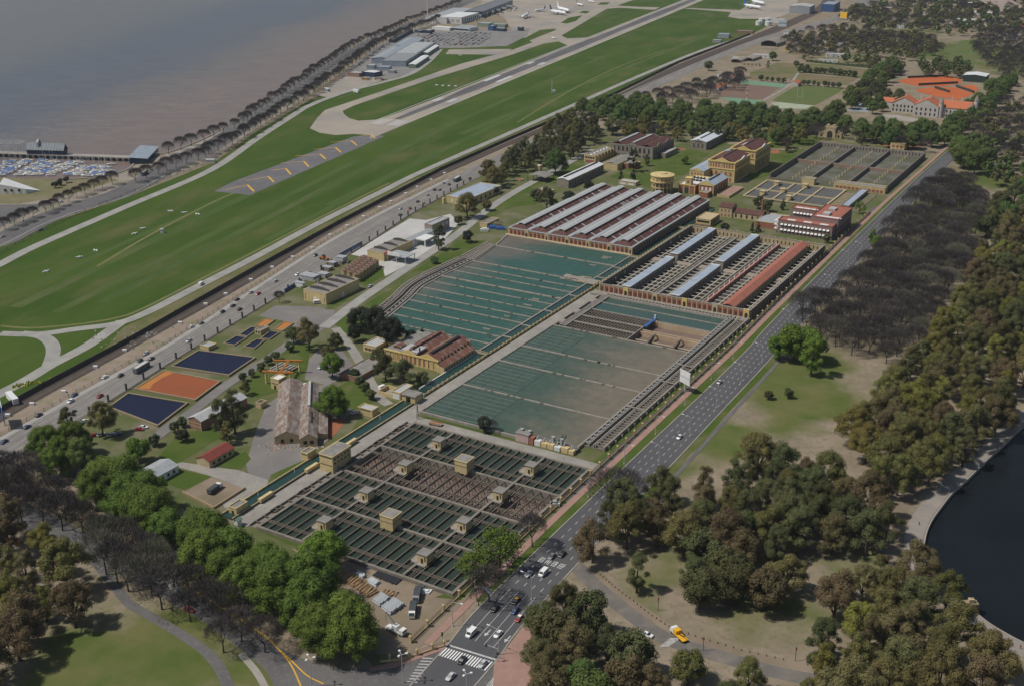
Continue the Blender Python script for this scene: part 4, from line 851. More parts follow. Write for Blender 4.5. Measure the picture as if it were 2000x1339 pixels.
# beds
m_bed=M('bed_concrete',(.46,.42,.345),(.39,.355,.29),sc=.4,c3=(.22,.2,.17),sc3=.5,mix3=.62,rough=.95)
strips=[(2.4,12.8),(20.6,30.8),(37.5,46.6),(54.4,62.6),(71,80.4),(90.6,98.2)]
for s0,s1 in strips:
    for y0,y1 in((3.2,72.5),(80.5,149)):
        n=int((y1-y0)/6.3); st=(y1-y0)/n; w_=s1-s0
        me=MB().box(0,w_,-.3,.3,1.95,2.3).mesh('bed_wall'); rep('bed_wall',me,m_bed,Y,[(s0,y0+st*(k+.5),0) for k in range(n)])
        for f in (.5,) if w_<9.5 else (.36,.72): MB().box(s0+w_*f-.35,s0+w_*f+.35,y0,y1,1.9,2.25).build('bed_rail',m_bed,Y)
    MB().box(s0,s1,73.2,79.8,.6,2.2).build('cross_deck',M('deck_concrete',(.33,.28,.22),(.27,.23,.18),sc=.2,rough=.95),Y)
for s0 in (31.6,63.4):
    MB().box(s0,s0+.5,2,150,.6,3.0).box(s0+1.8,s0+2.2,2,150,.6,2.6).build('pipe_wall',m_bed,Y)
    MB().box(s0+3.6,s0+5.2,2,150,.6,2.9).build('walkway',m_walk if s0<50 else M('red_deck',(.42,.20,.16),(.35,.17,.14),sc=.3,rough=.9),Y)
vent=MB().box(-.4,.4,-.4,.4,0,.8).cyl(0,0,.32,.8,3.2,8,.06).mesh('vent_cone'); rep('vent_cone',vent,m_wht,Y,[(67.8,6+i*9.2,2.9) for i in range(16)])
hg=MB().tube((0,0,2.9),(0,0,4.6),.1).tube((0,0,4.6),(1.1,0,3.6),.1).mesh('hoist'); rep('hoist',hg,MT['pale_metal'],Y,[(36,8+i*10,0) for i in range(14)])
hd=MB().box(.8,1.1,-.5,.5,2.6,4.6).mesh('hatch'); rep('hatch',hd,m_wht,Y,[(0,y,0) for y in (22,36,92,112,128)])
def gallery(u,v0,v1,wd,label,roofm,h=5.4,zr=None):
    g=pthing('filter_gallery',label,'gallery',u,v0,.6,'long galleries standing in the walled filter yard'); L_=v1-v0
    MB().box(0,wd,0,L_,0,h).build('wall',m_stone if roofm is m_bluer else m_cream,g)
    if roofm is m_bluer:
        MB().box(-.35,wd+.35,-.2,L_+.2,h,h+.3).build('roof',m_bluer,g); MB().box(-.4,wd+.4,-.3,.6,h+.31,h+.7).box(-.4,wd+.4,L_-.6,L_+.3,h+.31,h+.7).build('end_coping',m_wht,g)
        for k in (1,2,3):
            MB().box(-.3,wd+.3,L_*k/4-.3,L_*k/4+.3,h+.3,h+.5).build('roof_seam',m_zincl,g)
        MB().arch(wd/2-.8,wd/2+.8,0,.3,3.4,.1).build('door',m_dark,g)
    else: MB().gable(0,wd,0,L_,h,h+1.5,'y',ov=.6).build('roof',roofm,g)
    me=MB().box(0,.08,-.6,.6,1.5,3.6).mesh('window'); rep('window',me,m_dark,g,[(wd,3+i*4.2,0) for i in range(int((L_-4)/4.2))])
gallery(21.4,190.6,260,5.2,'blue-grey roofed gallery nearest the canal, by the arched front wall',m_bluer)
gallery(20.9,268.4,338,5.2,'blue-grey roofed gallery nearest the canal, by the yard back wall',m_bluer)
gallery(54.6,190.6,259.5,5.3,'blue-grey roofed gallery in mid yard, by the arched front wall',m_bluer)
gallery(53.8,268.4,338,5.3,'blue-grey roofed gallery in mid yard, by the yard back wall',m_bluer)
gallery(88.6,190,336,7.4,'long red-roofed gallery running the whole length of the walled yard',m_redr)
# ---- pump house with rusty roofs ---------------------------------------------------------
ph=HG((843,733),(842,709))
T,w,d=bld('pump_house','yellow pump house with red shutters and rusty sheet roofs beside the canal','building',[(752,700.5),(843,733),(895,688.5)],ph-1.6,m_yel,m_rust,roof='none',wins=[('n',11,1.2,1.1,5.0,m_brick,False,2),('r',9,2.5,1.4,4,MT['shade_brick'],False,2)],pil=(m_trim,11,9))
hh=ph-1.6
MB().box(0,w,0,d,0,hh).build('wall',m_yel,T); MB().box(-.4,w+.4,-.4,.5,hh,hh+.7).build('cornice',m_trim,T)
for a,b,m in((w*.27,w*.62,m_rust),(w*.62,w,m_rust)):
    MB().gable(a+.2,b-.1,.4,d,hh+.1,hh+2.8,'y').build('roof',m,T); c=(a+b)/2
    MB().gwall(a+.6,b-.6,-.3,.3,hh+.7,hh+.75,hh+3.2).build('pediment',m_trim,T)
    MB().box(c-.5,c+1.1,3,d-3,hh+2.5,hh+3.3).build('ridge_vent',m_dark if a>w*.5 else m_rust,T)
MB().box(w*.3,w*.6,1,d*.3,hh+1.2,hh+2.2).build('pale_roof_patch',m_zincl,T)
MB().box(0,w*.27,.5,d,hh,hh+.3).build('flat_roof',m_roofg,T); MB().gable(w*.08,w*.22,4,d*.3,hh+1.2,hh+2,'y').box(w*.09,w*.21,4.2,d*.3-.2,hh+.3,hh+1.2).build('roof_house',m_rust,T)
MB().box(w,w+4.5,-1,d*.9,0,3.6).build('lean_to',m_yel,T); MB().add([(w,-1.2,5.2),(w+4.9,-1.2,3.7),(w+4.9,d*.9,3.7),(w,d*.9,5.2)],[(0,1,2,3)]).build('lean_to_roof',m_rust,T)
me=MB().box(0,.1,-.5,.5,.9,2.6).mesh('window'); rep('window',me,m_dark,T,[(w+4.5,1.5+i*2.6,0) for i in range(int(d*.9/2.6))])
for x in (w*.5,w*.6): MB().cyl(x,3.5,.4,hh+1.5,hh+4.2,8).build('flue',m_dark,T)
bld('flat_annex','low yellow building with pale flat roof beside dark conifers','building',[(709,671),(734,677),(756,662)],4.4,m_yel,m_zincl,lvl=4.4,wins=[('n',3,1.2,1.8,1.2,m_dark,False,1),('r',4,1.2,1.6,1.2,m_dark,False,1)])
bld('flat_annex','small yellow wing with white roof joining the pump house','building',[(757,667),(768,669),(777,661)],4,m_yel,m_wht,lvl=4)
T,w,d=bld('workshop_office','yellow office with white roof and walled court next to the canal','building',[(766,777),(783,780.5),(809,765)],4.2,m_yel,m_zincl,wins=[('n',1,.1,4,2.8,m_wht,False,.8),('r',6,1.2,1.3,1.5,m_dark,False,1)])
MB().box(-9,-8.6,0,d*.75,0,2.2).box(-8.6,0,0,.4,0,2.2).box(-8.6,0,d*.75-.4,d*.75,0,2.2).build('court_wall',m_yel,T); MB().box(-8.6,0,.4,d*.75-.4,.06,.12).build('court_floor',m_lane,T)
bld('store_hut','yellow flat-roofed store hut on the grass beside the canal','hut',[(700,807.5),(726,816),(740,809)],4,m_yel,m_zincl,wins=[('n',1,3.0,6,.25,m_dark,False,.5)])
bld('store_hut','small yellow hut with grey roof at the edge of the barn yard','hut',[(589,897),(602.5,900),(617,889)],4.2,m_yel,m_roofg,wins=[('n',1,3.1,3,.25,m_dark,False,.4)])
bld('store_hut','yellow hut with grey roof at the far end of the canal lane','hut',[(448,1003),(466,1006),(482,990)],4,m_yel,m_roofg,wins=[('n',1,.1,1.2,2.2,m_dark,False,.8)])
bld('store_hut','tiny pale green shed by the green avenue trees','hut',[(458,1028),(467,1029),(476,1024)],3,m_wht,M('green_sheet',(.22,.30,.24),rough=.7),roof='gable',rh=1.2)
# ---- rusty barns ------------------------------------------------------------------------
a=P(537,868).xy; b=P(547,764).xy; baz=math.atan2(b.x-a.x,b.y-a.y)
T,w,d=bld('barn','long barn with patchy rusty roof, tan plaster gable and rubble heap in front','barn',[(537,868),(585,871),(585,764)],4.0,m_cream,m_rust2,roof='gable',rh=2.8,az=baz,wins=[('n',2,.8,1.5,1.8,m_dark,False,1.5)])
bd=d
T,w,d=bld('barn','second barn with rust and silver patched roof and ridge vent','barn',[(586.5,873),(620,873),(618,790)],4.2,m_cream,m_rust2,roof='gable',rh=2.6,az=baz,size=(None,bd*.98),wins=[('n',2,1.4,1.8,1.8,m_dark,False,1)])
MB().box(w/2-.6,w/2+.6,d*.5,d*.98,6.6,7.3).build('ridge_vent',m_zincl,T); MB().box(w*.62,w*.70,d*.22,d*.42,6.0,6.25).box(w*.70,w*.8,d*.3,d*.33,5.6,5.8).build('roof_slit',m_dark,T)
MB().add([(w,d*.1,4.0),(w+5,d*.1,2.9),(w+5,d*.62,2.9),(w,d*.62,4.0)],[(0,1,2,3)]).build('lean_to_roof',m_rust2,T); MB().box(w,w+4.8,d*.12,d*.6,0,2.8).build('lean_to',m_cream,T)
rr=random.Random(5)
def mound(name,label,px,py,n,sx,sy,mat,hmin=.3,hmax=.9,cat='rubble heap'):
    T=thing(name,label,cat,P(px,py,.07))
    for i in range(n):
        x,y=rr.gauss(0,sx),rr.gauss(0,sy); s=rr.uniform(.4,1.3); mb=MB()
        ring=[(x+s*math.cos(k)*rr.uniform(.6,1.2),y+s*math.sin(k)*rr.uniform(.6,1.2)) for k in (0,1.1,2.3,3.4,4.4,5.3)]
        mb.add([(*q,0) for q in ring]+[(x,y,rr.uniform(hmin,hmax))],[(k,(k+1)%6,6) for k in range(6)]); mb.build('rubble_piece',mat,T)
mound('rubble_heap','grey rubble heap by the tan gable of the barn',560,872,34,6,2.4,m_roofg)
mound('rubble_heap','orange spoil heap at the corner of the rusty barn',543,872,16,3,2,m_sed)
mound('rubble_heap','long bank of pale rubble between perimeter road and railway wall',262,660,70,11,9,m_roofg,.3,1.0)
mound('rubble_heap','grey rubble and planks by the barn lean-to',628,868,22,4,3,m_rust2)
mound('sand_heap','pale sand heap by the dark conifers near the site path',585,632,20,4,3,m_bank,cat='sand heap')
# ---- lower left sheds -------------------------------------------------------------------
a=P(370,834).xy; b=P(435,790).xy
T,w,d=bld('brick_shed','long brick shed with pale grey gable roof beside the sludge ponds','building',[(370,834),(397.5,840),(447,800)],5.2,M('brown_brick',(.30,.17,.12),(.25,.145,.105),sc=.6,rough=.9),m_zincl,roof='gable',rh=1.8,size=(None,32))
for z in (1.6,3.4): MB().box(.1,w-.1,-.1,.05,z,z+.25).build('brick_band',m_cream,T)
for x in (.1,w/2,w-.4): MB().box(x,x+.3,-.14,.05,0,5).build('brick_pier',m_cream,T)
T,w,d=bld('red_roof_house','small pale house with dark red gable roof on the lawn','house',[(385,906),(415,911),(452,880)],3.4,m_cream,M('dark_red_roof',(.23,.055,.04),(.18,.05,.04),sc=.4,rough=.85),roof='gable',rh=1.9,wins=[('r',4,1,1.4,1.3,m_dark,False,1)])
T,w,d=bld('grey_roof_house','low house with grey sheet roof half hidden by green trees','house',[(275,932),(320,938),(347,912)],3.6,m_wht,m_zinc,roof='gable',rh=1.8,wins=[('r',3,.9,1.2,1.5,m_dark,False,1)])
T=thing('dirt_pit','rectangular walled pit of pale dirt','pit',P(420,958))
q=[P(*p)-P(420,958) for p in((357,962),(413,931),(479,954),(418,993))]
MB().add([(p.x,p.y,.2) for p in q],tess([[(p.x,p.y) for p in q]])).build('floor',m_dirt,T); mb=MB()
for i in (2,3): mb.beam((q[i].x,q[i].y,1.1),(q[(i+1)%4].x,q[(i+1)%4].y,1.1),.6,1.1)
mb.build('wall',M('pit_wall',(.33,.25,.16),rough=.95),T)
bld('pavilion','small brown-roofed hut by the barn yard','hut',[(500,795),(512,797),(520,790)],3,m_cream,M('brown_flat',(.12,.09,.07),rough=.9))
bld('brick_store','low brown store behind the bright green trees','building',[(665,738),(693,733),(680,690)],3.2,M('brown_brick',(.3,.17,.12)),m_roofg,size=(12,24))
# ---- sludge ponds -----------------------------------------------------------------------
m_ink=water_mat('dark_sludge',(.008,.010,.030),(.010,.012,.036),.05,.35,.03,2,spec=.25)
m_ora=M('orange_sludge',(.30,.085,.032),(.26,.078,.03),sc=.05,c3=(.52,.22,.05),sc3=.02,mix3=.72,rough=.55,spec=.2)
m_org=M('bright_orange_sludge',(.46,.185,.045),(.40,.16,.045),sc=.2,rough=.6)
m_cop=M('pond_coping',(.30,.235,.14),(.24,.195,.13),sc=.4,rough=.92)
def pond(pts,label,mat,z=1.1,name='sludge_pond',wd=.8):
    q=[P(*p,z).xy for p in pts]; c=sum(q,Vector((0,0)))/4
    T=thing(name,label,'pond',(c.x,c.y,0)); l=[(p.x-c.x,p.y-c.y) for p in q]
    MB().add([(*p,z-.35) for p in l],tess([l])).build('liquid',mat,T); mb=MB()
    for i in range(4):
        a,b=Vector(l[i]),Vector(l[(i+1)%4]); t=(b-a).normalized()*wd*.5; mb.beam((*(a-t),z+.004*i),(*(b+t),z+.004*i),wd,z)
    mb.build('coping',m_cop,T); return T
pond([(213,793),(251,766),(366,785),(308,829)],'big ink-blue sludge pond nearest the parked cars',m_ink)
pond([(264,757),(322,722),(430,743),(381,779)],'big orange-red sludge pond between two ink-blue ponds',m_ora)
T=pond([(336,714),(388,683),(498,697),(447,731)],'big ink-blue sludge pond next to the six small ponds',m_ink)
op=[o for o in COL.objects if o.get('label','').startswith('big orange-red')][0]; c_=op.location
q_=[P(*p,.8)-Vector((c_.x,c_.y,0)) for p in((267,757),(323,723),(342,726),(318,737),(300,748),(292,759))]; MB().add([(p.x,p.y,.8) for p in q_],tess([[(p.x,p.y) for p in q_]])).build('shallow_margin',m_org,op)
for pts,lab,mt in (([(437,669),(462,655),(482,658),(458,673)],'small ink-blue pond nearest the big ponds on the highway side',m_ink),([(476,676),(502,661),(517,663),(497,679)],'small ink-blue pond nearest the site lane',m_ink),([(467,653),(492,637),(505,640),(483,656)],'small ink-blue pond in the middle, highway side',m_ink),([(509,660),(528,645),(546,648),(527,661)],'small ink-blue pond in the middle, lane side',m_ink),([(498,635),(516,622),(536,624),(519,637)],'small bright orange pond on the highway side',m_org),([(536,642),(556,627),(573,630),(552,645)],'small bright orange pond on the lane side',m_org)):
    pond(pts,lab,mt,.8,wd=.6)
bld('valve_hut','grey-roofed cream hut between the small ponds','hut',[(498,652),(509,655),(518,645)],3,m_cream,m_roofg,wins=[('n',2,1,.8,1.4,m_dark,False,.3)])
bld('valve_hut','flat-roofed hut at the corner of the big ponds by the highway','hut',[(391,681),(411,684),(419,675)],2.6,m_yel,m_zinc)
# ---- gantry cranes ----------------------------------------------------------------------
m_or=M('orange_steel',(.50,.20,.03),(.42,.16,.03),sc=.3,rough=.6)
G=thing('gantry_crane','twin orange gantry beams on yellow posts over a pump pit','crane',P(551,745),-AZ)
def gl(px,py,z): q=P(px,py,z)-P(551,745); X=Vector((math.cos(AZ),-math.sin(AZ),0)); Y=Vector((math.sin(AZ),math.cos(AZ),0)); return (q.dot(X),q.dot(Y),z)
for (a,b) in (((534,702),(590,703)),((512,723),(573,726))):
    A_=gl(*a,7.5); B_=gl(*b,7.5); MB().beam(A_,B_,.9,1.0).build('beam',m_or,G)
    for f in (.1,.88):
        p=Vector(A_).lerp(Vector(B_),f); MB().box(p.x-.4,p.x+.4,p.y-.4,p.y+.4,0,6.5).build('post',m_yel,G)
for dx in (0,9): MB().beam(gl(547+dx*.4,723,7.6),gl(563+dx*.4,702,7.6),.5,.5).build('trolley_beam',m_or,G)
mb=MB(); c=gl(553,722,0); mb.box(c[0]-6,c[0]+6,c[1]-7,c[1]+6,.1,1.2); mb.build('pit_wall',m_cop,G)
for i in range(5): MB().box(c[0]-5+i*2.2,c[0]-4.2+i*2.2,c[1]-5,c[1]+5,1.2,1.8).build('pipe',m_steel,G)
T,w,d=bld('switch_house','tall yellow switch house with white roof in front of the orange gantry','building',[(530,758),(546,762),(553,752)],6.2,m_yel,m_wht,wins=[('n',1,.1,1.4,2.2,m_dark,False,2),('n',1,3.2,4,.3,m_dark,False,.5)])
# ---- highway side halls -----------------------------------------------------------------
T,w,d=bld('vaulted_hall','yellow hall with four curved dark vents across its grey roof','building',[(594,586),(644,592.5),(685,557.5)],HG((644,592.5),(644,571)),m_yel,m_roofg,par=.2,wins=[('n',1,.1,2.2,3.4,m_wht,False,w*0+8.5),('r',1,.1,2.4,3.2,m_wht,False,10)])
hh=HG((644,592.5),(644,571))
def vents(T,w,d,hh,n):
    for i in range(n):
        mb=MB(); y=d*(i+.6)/n; prev=None
        for k in range(9):
            t=k/8; p=Vector((w*.08+w*.84*t,y,hh+.3+1.5*math.sin(math.pi*(.15+.85*t)*.95)))
            if prev: mb.beam(prev,p,.9,1.6)
            prev=p
        mb.build('roof_vent',M('roof_vent_dark',(.07,.066,.06),(.10,.095,.088),sc=.5,rough=.9),T)
vents(T,w,d,hh,4)
for x in (1.2,w-1.4): MB().box(x,x+.3,-.08,.05,1,4.4).build('wall_slot',m_dark,T)
h2=HG((757,516),(757,500))
T,w,d=bld('vaulted_hall','second yellow hall with curved vents beside the white yard','building',[(718,505),(745,513),(786,485)],6.2,m_yel,m_roofg,par=.2,pil=(m_trim,0,6)); vents(T,w,d,6.2,3)
# round vats
m_vat=M('vat_render',(.42,.33,.17),(.34,.27,.15),sc=.5,rough=.9); m_vatr=M('vat_roof',(.20,.13,.09),(.15,.095,.07),sc=.6,rough=.9)
vm=MB().cyl(0,0,2.6,0,5.2,14).mesh('vat_wall'); vr=MB().cyl(0,0,2.8,5.2,5.9,14,.5).mesh('vat_roof'); vh=MB().cyl(0,0,.5,5.8,6.3,8).mesh('hatch')
v0=P(697,549).xy; e1=P(733,523).xy; st=(e1-v0)/6; nl=Vector((-st.y,st.x)).normalized()*-1
for r in range(3):
    for c in range(7):
        p=v0+st*c-nl*(-1)*0+Vector((-BV.x,-BV.y))*5.6*r+st*.35*r
        k=thing('storage_vat','round cream storage vat with conical brown lid, one of a block of rows','vat',(p.x,p.y,0),0,'round storage vats beside the vaulted hall')
        link('wall',vm,m_vat,k); q=link('lid',vr,m_vatr,k); link('hatch',vh,m_vatr,q)
# canopy with red and white sign
T=thing('canopy','flat grey canopy on posts with a white and red sign board','canopy',P(781,512),-AZ)
c0=P(762,498,5).xy; o=P(781,512).xy
MB().box(-9,7,-3,9,4.6,5.0).build('roof',m_zinc,T)
for x,y in((-8.5,-2.5),(6.5,-2.5),(6.5,8.5),(-8.5,8.5),(-1,-2.5)): MB().box(x-.2,x+.2,y-.2,y+.2,0,4.6).build('post',m_zincl,T)
MB().box(-8.4,2.2,-2.9,-2.6,5.0,7.4).build('sign_board',m_wht,T); MB().box(-9.2,-8.4,-2.95,-2.55,5.0,7.5).build('sign_end',M('sign_red',(.6,.03,.03),rough=.6),T)
bld('warehouse','long white-walled warehouse with grey roof in the white yard','warehouse',[(786,468),(803,470),(835,443)],5,m_wht,m_zinc,lvl=5,roof='gable',rh=1.2,size=(None,30))
T=thing('loading_porch','white loading porch with flat roof on square columns','canopy',P(825,480),-AZ)
MB().box(-5,4,-2,11,4.4,5.2).build('roof',m_wht,T)
for x,y in((-4.5,-1.5),(3.5,-1.5),(3.5,10.5)): MB().box(x-.4,x+.4,y-.4,y+.4,0,4.4).build('column',m_wht,T)
bld('warehouse','two storey pink-grey warehouse with pale roof behind the loading porch','warehouse',[(829,437),(843,440),(868,424)],8.5,M('pink_grey_render',(.34,.26,.24),(.28,.22,.2),sc=.3,rough=.9),m_zinc,lvl=8.5,wins=[('r',4,4.5,2,2,m_wht,False,1),('n',1,.5,3,3,m_wht,False,.5)])
T,w,d=bld('depot','wide yellow depot with blue-grey roof backing on the highway','building',[(872,382),(910,391),(960,362)],6.0,m_yel,m_bluer,lvl=6,wins=[('r',7,1.2,1.6,3,m_dark,False,1),('n',3,1,1.4,2.6,m_wht,False,3)])
for x in (-1,w-1): MB().box(x-.9,x+.9,-4,-2,0,4.6).build('gate_pillar',m_yel,T)
bld('small_store','low yellow store with blue tarpaulins and clutter','hut',[(937,443),(950,446),(968,434)],3.4,m_yel,m_roofg,wins=[('r',3,.4,1.6,1.8,m_dark,False,.6)])
for i,(x,y,mt) in enumerate(((962,447,m_blue),(978,449,m_blue),(946,452,m_wht),(970,441,m_cop))):
    T=thing('tarpaulin_stack',['blue tarpaulin stack by the low yellow store','second blue tarpaulin stack towards the brick hall','white covered stack by the low yellow store','brown crate stack between blue tarpaulins'][i],'stack',P(x,y)); MB().prism([(-3,-1.2),(3,-1.5),(3.2,1.4),(-2.6,1.6)],.07,2.0).build('cover',mt,T); MB().prism([(-2,-.8),(2,-1),(2.2,.9),(-1.6,1)],2.0,2.7).build('upper_cover',mt,T)
# ---- upper quarter ----------------------------------------------------------------------
z1=lambda x,y:(1120+x/8.927,230+y/8.927); z2=lambda x,y:(1310+x/7.877,230+y/7.877); z3=lambda x,y:(1440+x/8.927,270+y/8.927); z4=lambda x,y:(1590+x/7.876,230+y/7.876); z5=lambda x,y:(1340+x/5.882,370+y/5.882); z6=lambda x,y:(980+x/8.927,300+y/8.927)
h=HG(z1(1400,730),z1(1400,520))
T,w,d=bld('stone_hall','large grey stone hall with arched windows and brown ridged roof','building',[z1(650,440),z1(1400,520),z1(1745,345)],h,m_stone,m_brown,lvl=h,par=1.0,wins=[('n',9,h*.45,1.9,h*.4,m_dark,True,2),('n',9,.8,1.6,1.6,m_dark,False,2),('r',10,h*.3,1.6,h*.5,m_dark,True,2)],pil=(m_stone,9,10))
for i in range(3): MB().gable(w*i/3+.4,w*(i+1)/3-.4,1,d-1,h-.6,h+2.0,'y').build('roof',m_brown,T)
for i in (0,1): MB().box(w*(.17+.33*i)-1.2,w*(.17+.33*i)+1.2,4,d-4,h+1.2,h+2.3).build('skylight',m_zincl,T)
for f in (0,d): MB().gwall(w*.5-6,w*.5+6,f-.3,f+.3,h-.2,h+.2,h+2.2).build('pediment',m_stone,T)
for f in (.3,.7): MB().gwall(w-.3,w+.3,d*f-5,d*f+5,h-.2,h+.2,h+2.2,'x').build('pediment',m_stone,T)
bld('stone_annex','narrow stone annex with pale roof beside the grey stone hall','building',[z1(1515,700),z1(1560,705),z1(1790,600)],4.6,m_stone,m_zincl,size=(5,None))
T,w,d=bld('sawtooth_workshop','yellow workshop with a row of white roof domes','building',[z1(185,770),z1(395,790),z1(690,640)],7,m_yel,m_roofg,wins=[('n',4,3.8,2,1.6,m_dark,False,.8),('n',1,.2,9,2.2,m_brick,False,.5),('r',6,1,2.2,5,m_brick,True,1)])
for i in range(6): MB().cyl(w*.5,d*(i+.5)/6,1.3,6.5,7.4,10,.6).build('roof_dome',m_wht,T); MB().box(w-.1,w+1.4,d*(i+.5)/6-.3,d*(i+.5)/6+.3,0,7).build('buttress',m_yel,T)
T,w,d=bld('yellow_shed','long yellow shed with grey ridged roof near the cypresses','building',[z1(520,895),z1(635,910),z1(930,765)],6,m_yel,m_roofg,size=(14,None)); MB().gable(.5,w-.5,.5,d-.5,5.8,6.9,'y').build('roof',m_roofg,T)
bld('brick_lodge','small brick lodge with yellow trim by a dark conifer','building',[z1(790,870),z1(960,890),z1(1010,850)],5,m_brick,m_roofg,corn=m_yel,wins=[('n',2,.1,2,3,m_dark,False,1)],size=(16,12))
h=HG(z6(1100,640),z6(1095,500))
T,w,d=bld('long_shed','long dark shed with bright white roof in two strips','building',[z6(960,440),z6(1095,500),z6(1710,215)],7,m_stone,M('white_sheet_roof',(.66,.67,.67),(.58,.59,.59),sc=.2,rough=.5),lvl=7,roof='gable',rh=1.5,wins=[('r',14,1,1.6,3.4,m_dark,False,1)])
MB().box(w/2-.7,w/2+.7,2,d-2,8.1,9.0).build('ridge_vent',m_dark,T)
T=thing('carport','dark arched carport roof on posts','canopy',P(*z6(640,480)),-AZ)
mb=MB(); prev=None
for k in range(7):
    t=k/6; p=Vector((-9+18*t,0,4.6+1.6*math.sin(math.pi*t)))
    if prev: mb.add([(prev.x,-4,prev.z),(p.x,-4,p.z),(p.x,12,p.z),(prev.x,12,prev.z),(prev.x,-4,prev.z-.2),(p.x,-4,p.z-.2),(p.x,12,p.z-.2),(prev.x,12,prev.z-.2)],[(0,1,2,3),(7,6,5,4),(0,4,5,1),(2,6,7,3)])
    prev=p
mb.build('roof',m_roofg,T)
for x in (-8.6,-3,3,8.6):
    for y in (-3.5,11.5): MB().box(x-.2,x+.2,y-.2,y+.2,0,4.7).build('post',m_dark,T)
bld('store_hut','low yellow hut with white roof below the carport','hut',[z6(600,690),z6(755,705),z6(790,670)],3,m_yel,m_zincl,size=(13,8),wins=[('n',1,.3,8,1.6,m_brick,False,.6)])
bld('store_hut','low yellow hut with pale roof behind the brick filter hall','hut',[z1(790,1160),z1(1110,1185),z1(1170,1150)],3.4,m_cream,m_zincl,wins=[('n',2,.3,5,1.6,m_wht,False,.6)])
bld('pavilion','white-topped yellow kiosk among trees','kiosk',[z6(575,320),z6(625,325),z6(650,310)],6,m_yel,m_wht,size=(5,5))
T=thing('fountain','round pale stone fountain basin on the lawn','fountain',P(*z6(315,465)))
MB().cyl(0,0,3.4,0,.9,16).build('basin',m_cream,T); MB().cyl(0,0,2.7,.9,.95,16).build('water',M('fountain_dirt',(.25,.11,.06),rough=.9),T)
# water tower
q=P(*z1(1555,972),15.5).xy
T=thing('water_tower','round yellow water tower drum on a ring of columns','water tower',(q.x,q.y,0))
rd=9.4
MB().cyl(0,0,rd,9.8,14.2,28).build('drum',m_yel,T); MB().cyl(0,0,rd+.7,14.2,14.7,28).cyl(0,0,rd+.5,9.3,9.8,28).build('cornice',m_trim,T)
MB().cyl(0,0,rd+.3,14.7,15.5,28,rd*.7).build('roof',m_yel,T); MB().cyl(0,0,4.2,15.3,16.3,20,3.8).build('cap',m_yel,T)
for k in range(16):
    a=6.2832*k/16; MB().box(-.35,.35,-.35,.35,0,9.3).build('column',m_yel,T,((rd-.7)*math.cos(a),(rd-.7)*math.sin(a),0),a)
    MB().box(-.06,.06,-.6,.6,11,12.6).build('window',m_brick,T,(rd*math.cos(a+.2),rd*math.sin(a+.2),0),a+.2)
MB().cyl(0,0,rd-.3,4.6,5.1,28).build('ring_beam',m_yel,T); MB().cyl(0,0,3,0,9.4,14).build('core',m_cream,T)
# main yellow building
h=HG(z2(1010,1000),z2(1010,690))
T,w,d=bld('main_building','grand yellow main building with brown gable roof, pediment and arched brick windows','building',[z2(580,650),z2(1010,690),z2(1250,560)],h,m_yel,m_brown,lvl=h,roof='none',wins=[('n',9,h*.70,1.3,h*.19,m_brick,False,1.2),('n',5,h*.30,2.0,h*.22,m_brick,True,1.5),('n',5,h*.05,1.6,h*.17,m_brick,False,1.5),('r',12,h*.08,1.5,h*.5,MT['shade_brick'],True,1),('r',12,h*.68,1.2,h*.18,MT['shade_brick'],False,1)],pil=(m_trim,4,12))
def gran(T,w,d,h):
    MB().box(0,w,0,d,0,h).build('wall',m_yel,T); MB().box(-.6,w+.6,-.6,.6,h-.6,h+.4).box(w-.6,w+.6,.6,d,h-.6,h+.4).box(-.6,.6,.6,d,h-.6,h+.4).build('cornice',m_trim,T); MB().box(-.4,w+.4,-.4,.1,h*.62,h*.66).build('string_course',m_trim,T)
    MB().gable(.8,w-.8,.8,d,h+.3,h+3.6,'y').build('roof',m_brown,T); MB().gwall(w*.22,w*.78,-.45,.5,h+.4,h+.5,h+3.4).build('pediment',m_trim,T)
    MB().box(w/2-.5,w/2+.5,4,d-2,h+3.4,h+3.9).build('ridge_vent',m_dark,T)
    MB().gwall(w-.2,w+.7,d*.4,d*.75,h-.2,h+.6,h+2.4,'x').build('pediment',m_wht,T)
gran(T,w,d,h)
h3=h+1.5
T,w,d=bld('rear_building','taller yellow rear block with brown gable roof and skylight','building',[z2(920,470),z2(1335,500),z2(1560,370)],h3,m_yel,m_brown,lvl=h3+1,roof='none',wins=[('n',7,h3*.72,1.3,h3*.17,m_brick,False,1.2),('r',11,h3*.08,1.5,h3*.5,MT['shade_brick'],True,1),('r',11,h3*.68,1.2,h3*.18,MT['shade_brick'],False,1)],pil=(m_trim,4,11))
gran(T,w,d,h3+1); MB().add([(w*.3,d*.15,h3+3.2),(w*.5,d*.15,h3+4.7),(w*.5,d*.45,h3+4.7),(w*.3,d*.45,h3+3.2)],[(0,1,2,3)]).build('skylight',m_zincl,T)
T,w,d=bld('side_wing','lower yellow wing with blue-grey roof along the main building','building',[z2(290,800),z2(585,830),z2(930,480)],h*.62,m_yel,m_bluer,lvl=h*.62,roof='gable',rh=2,size=(13,None),wins=[('n',4,h*.36,1.2,h*.16,m_brick,False,1),('n',4,h*.08,1.2,h*.18,m_brick,False,1)])
MB().gwall(1,w-1,-.3,.3,h*.62,h*.62+.2,h*.62+2.4).build('pediment',m_trim,T)
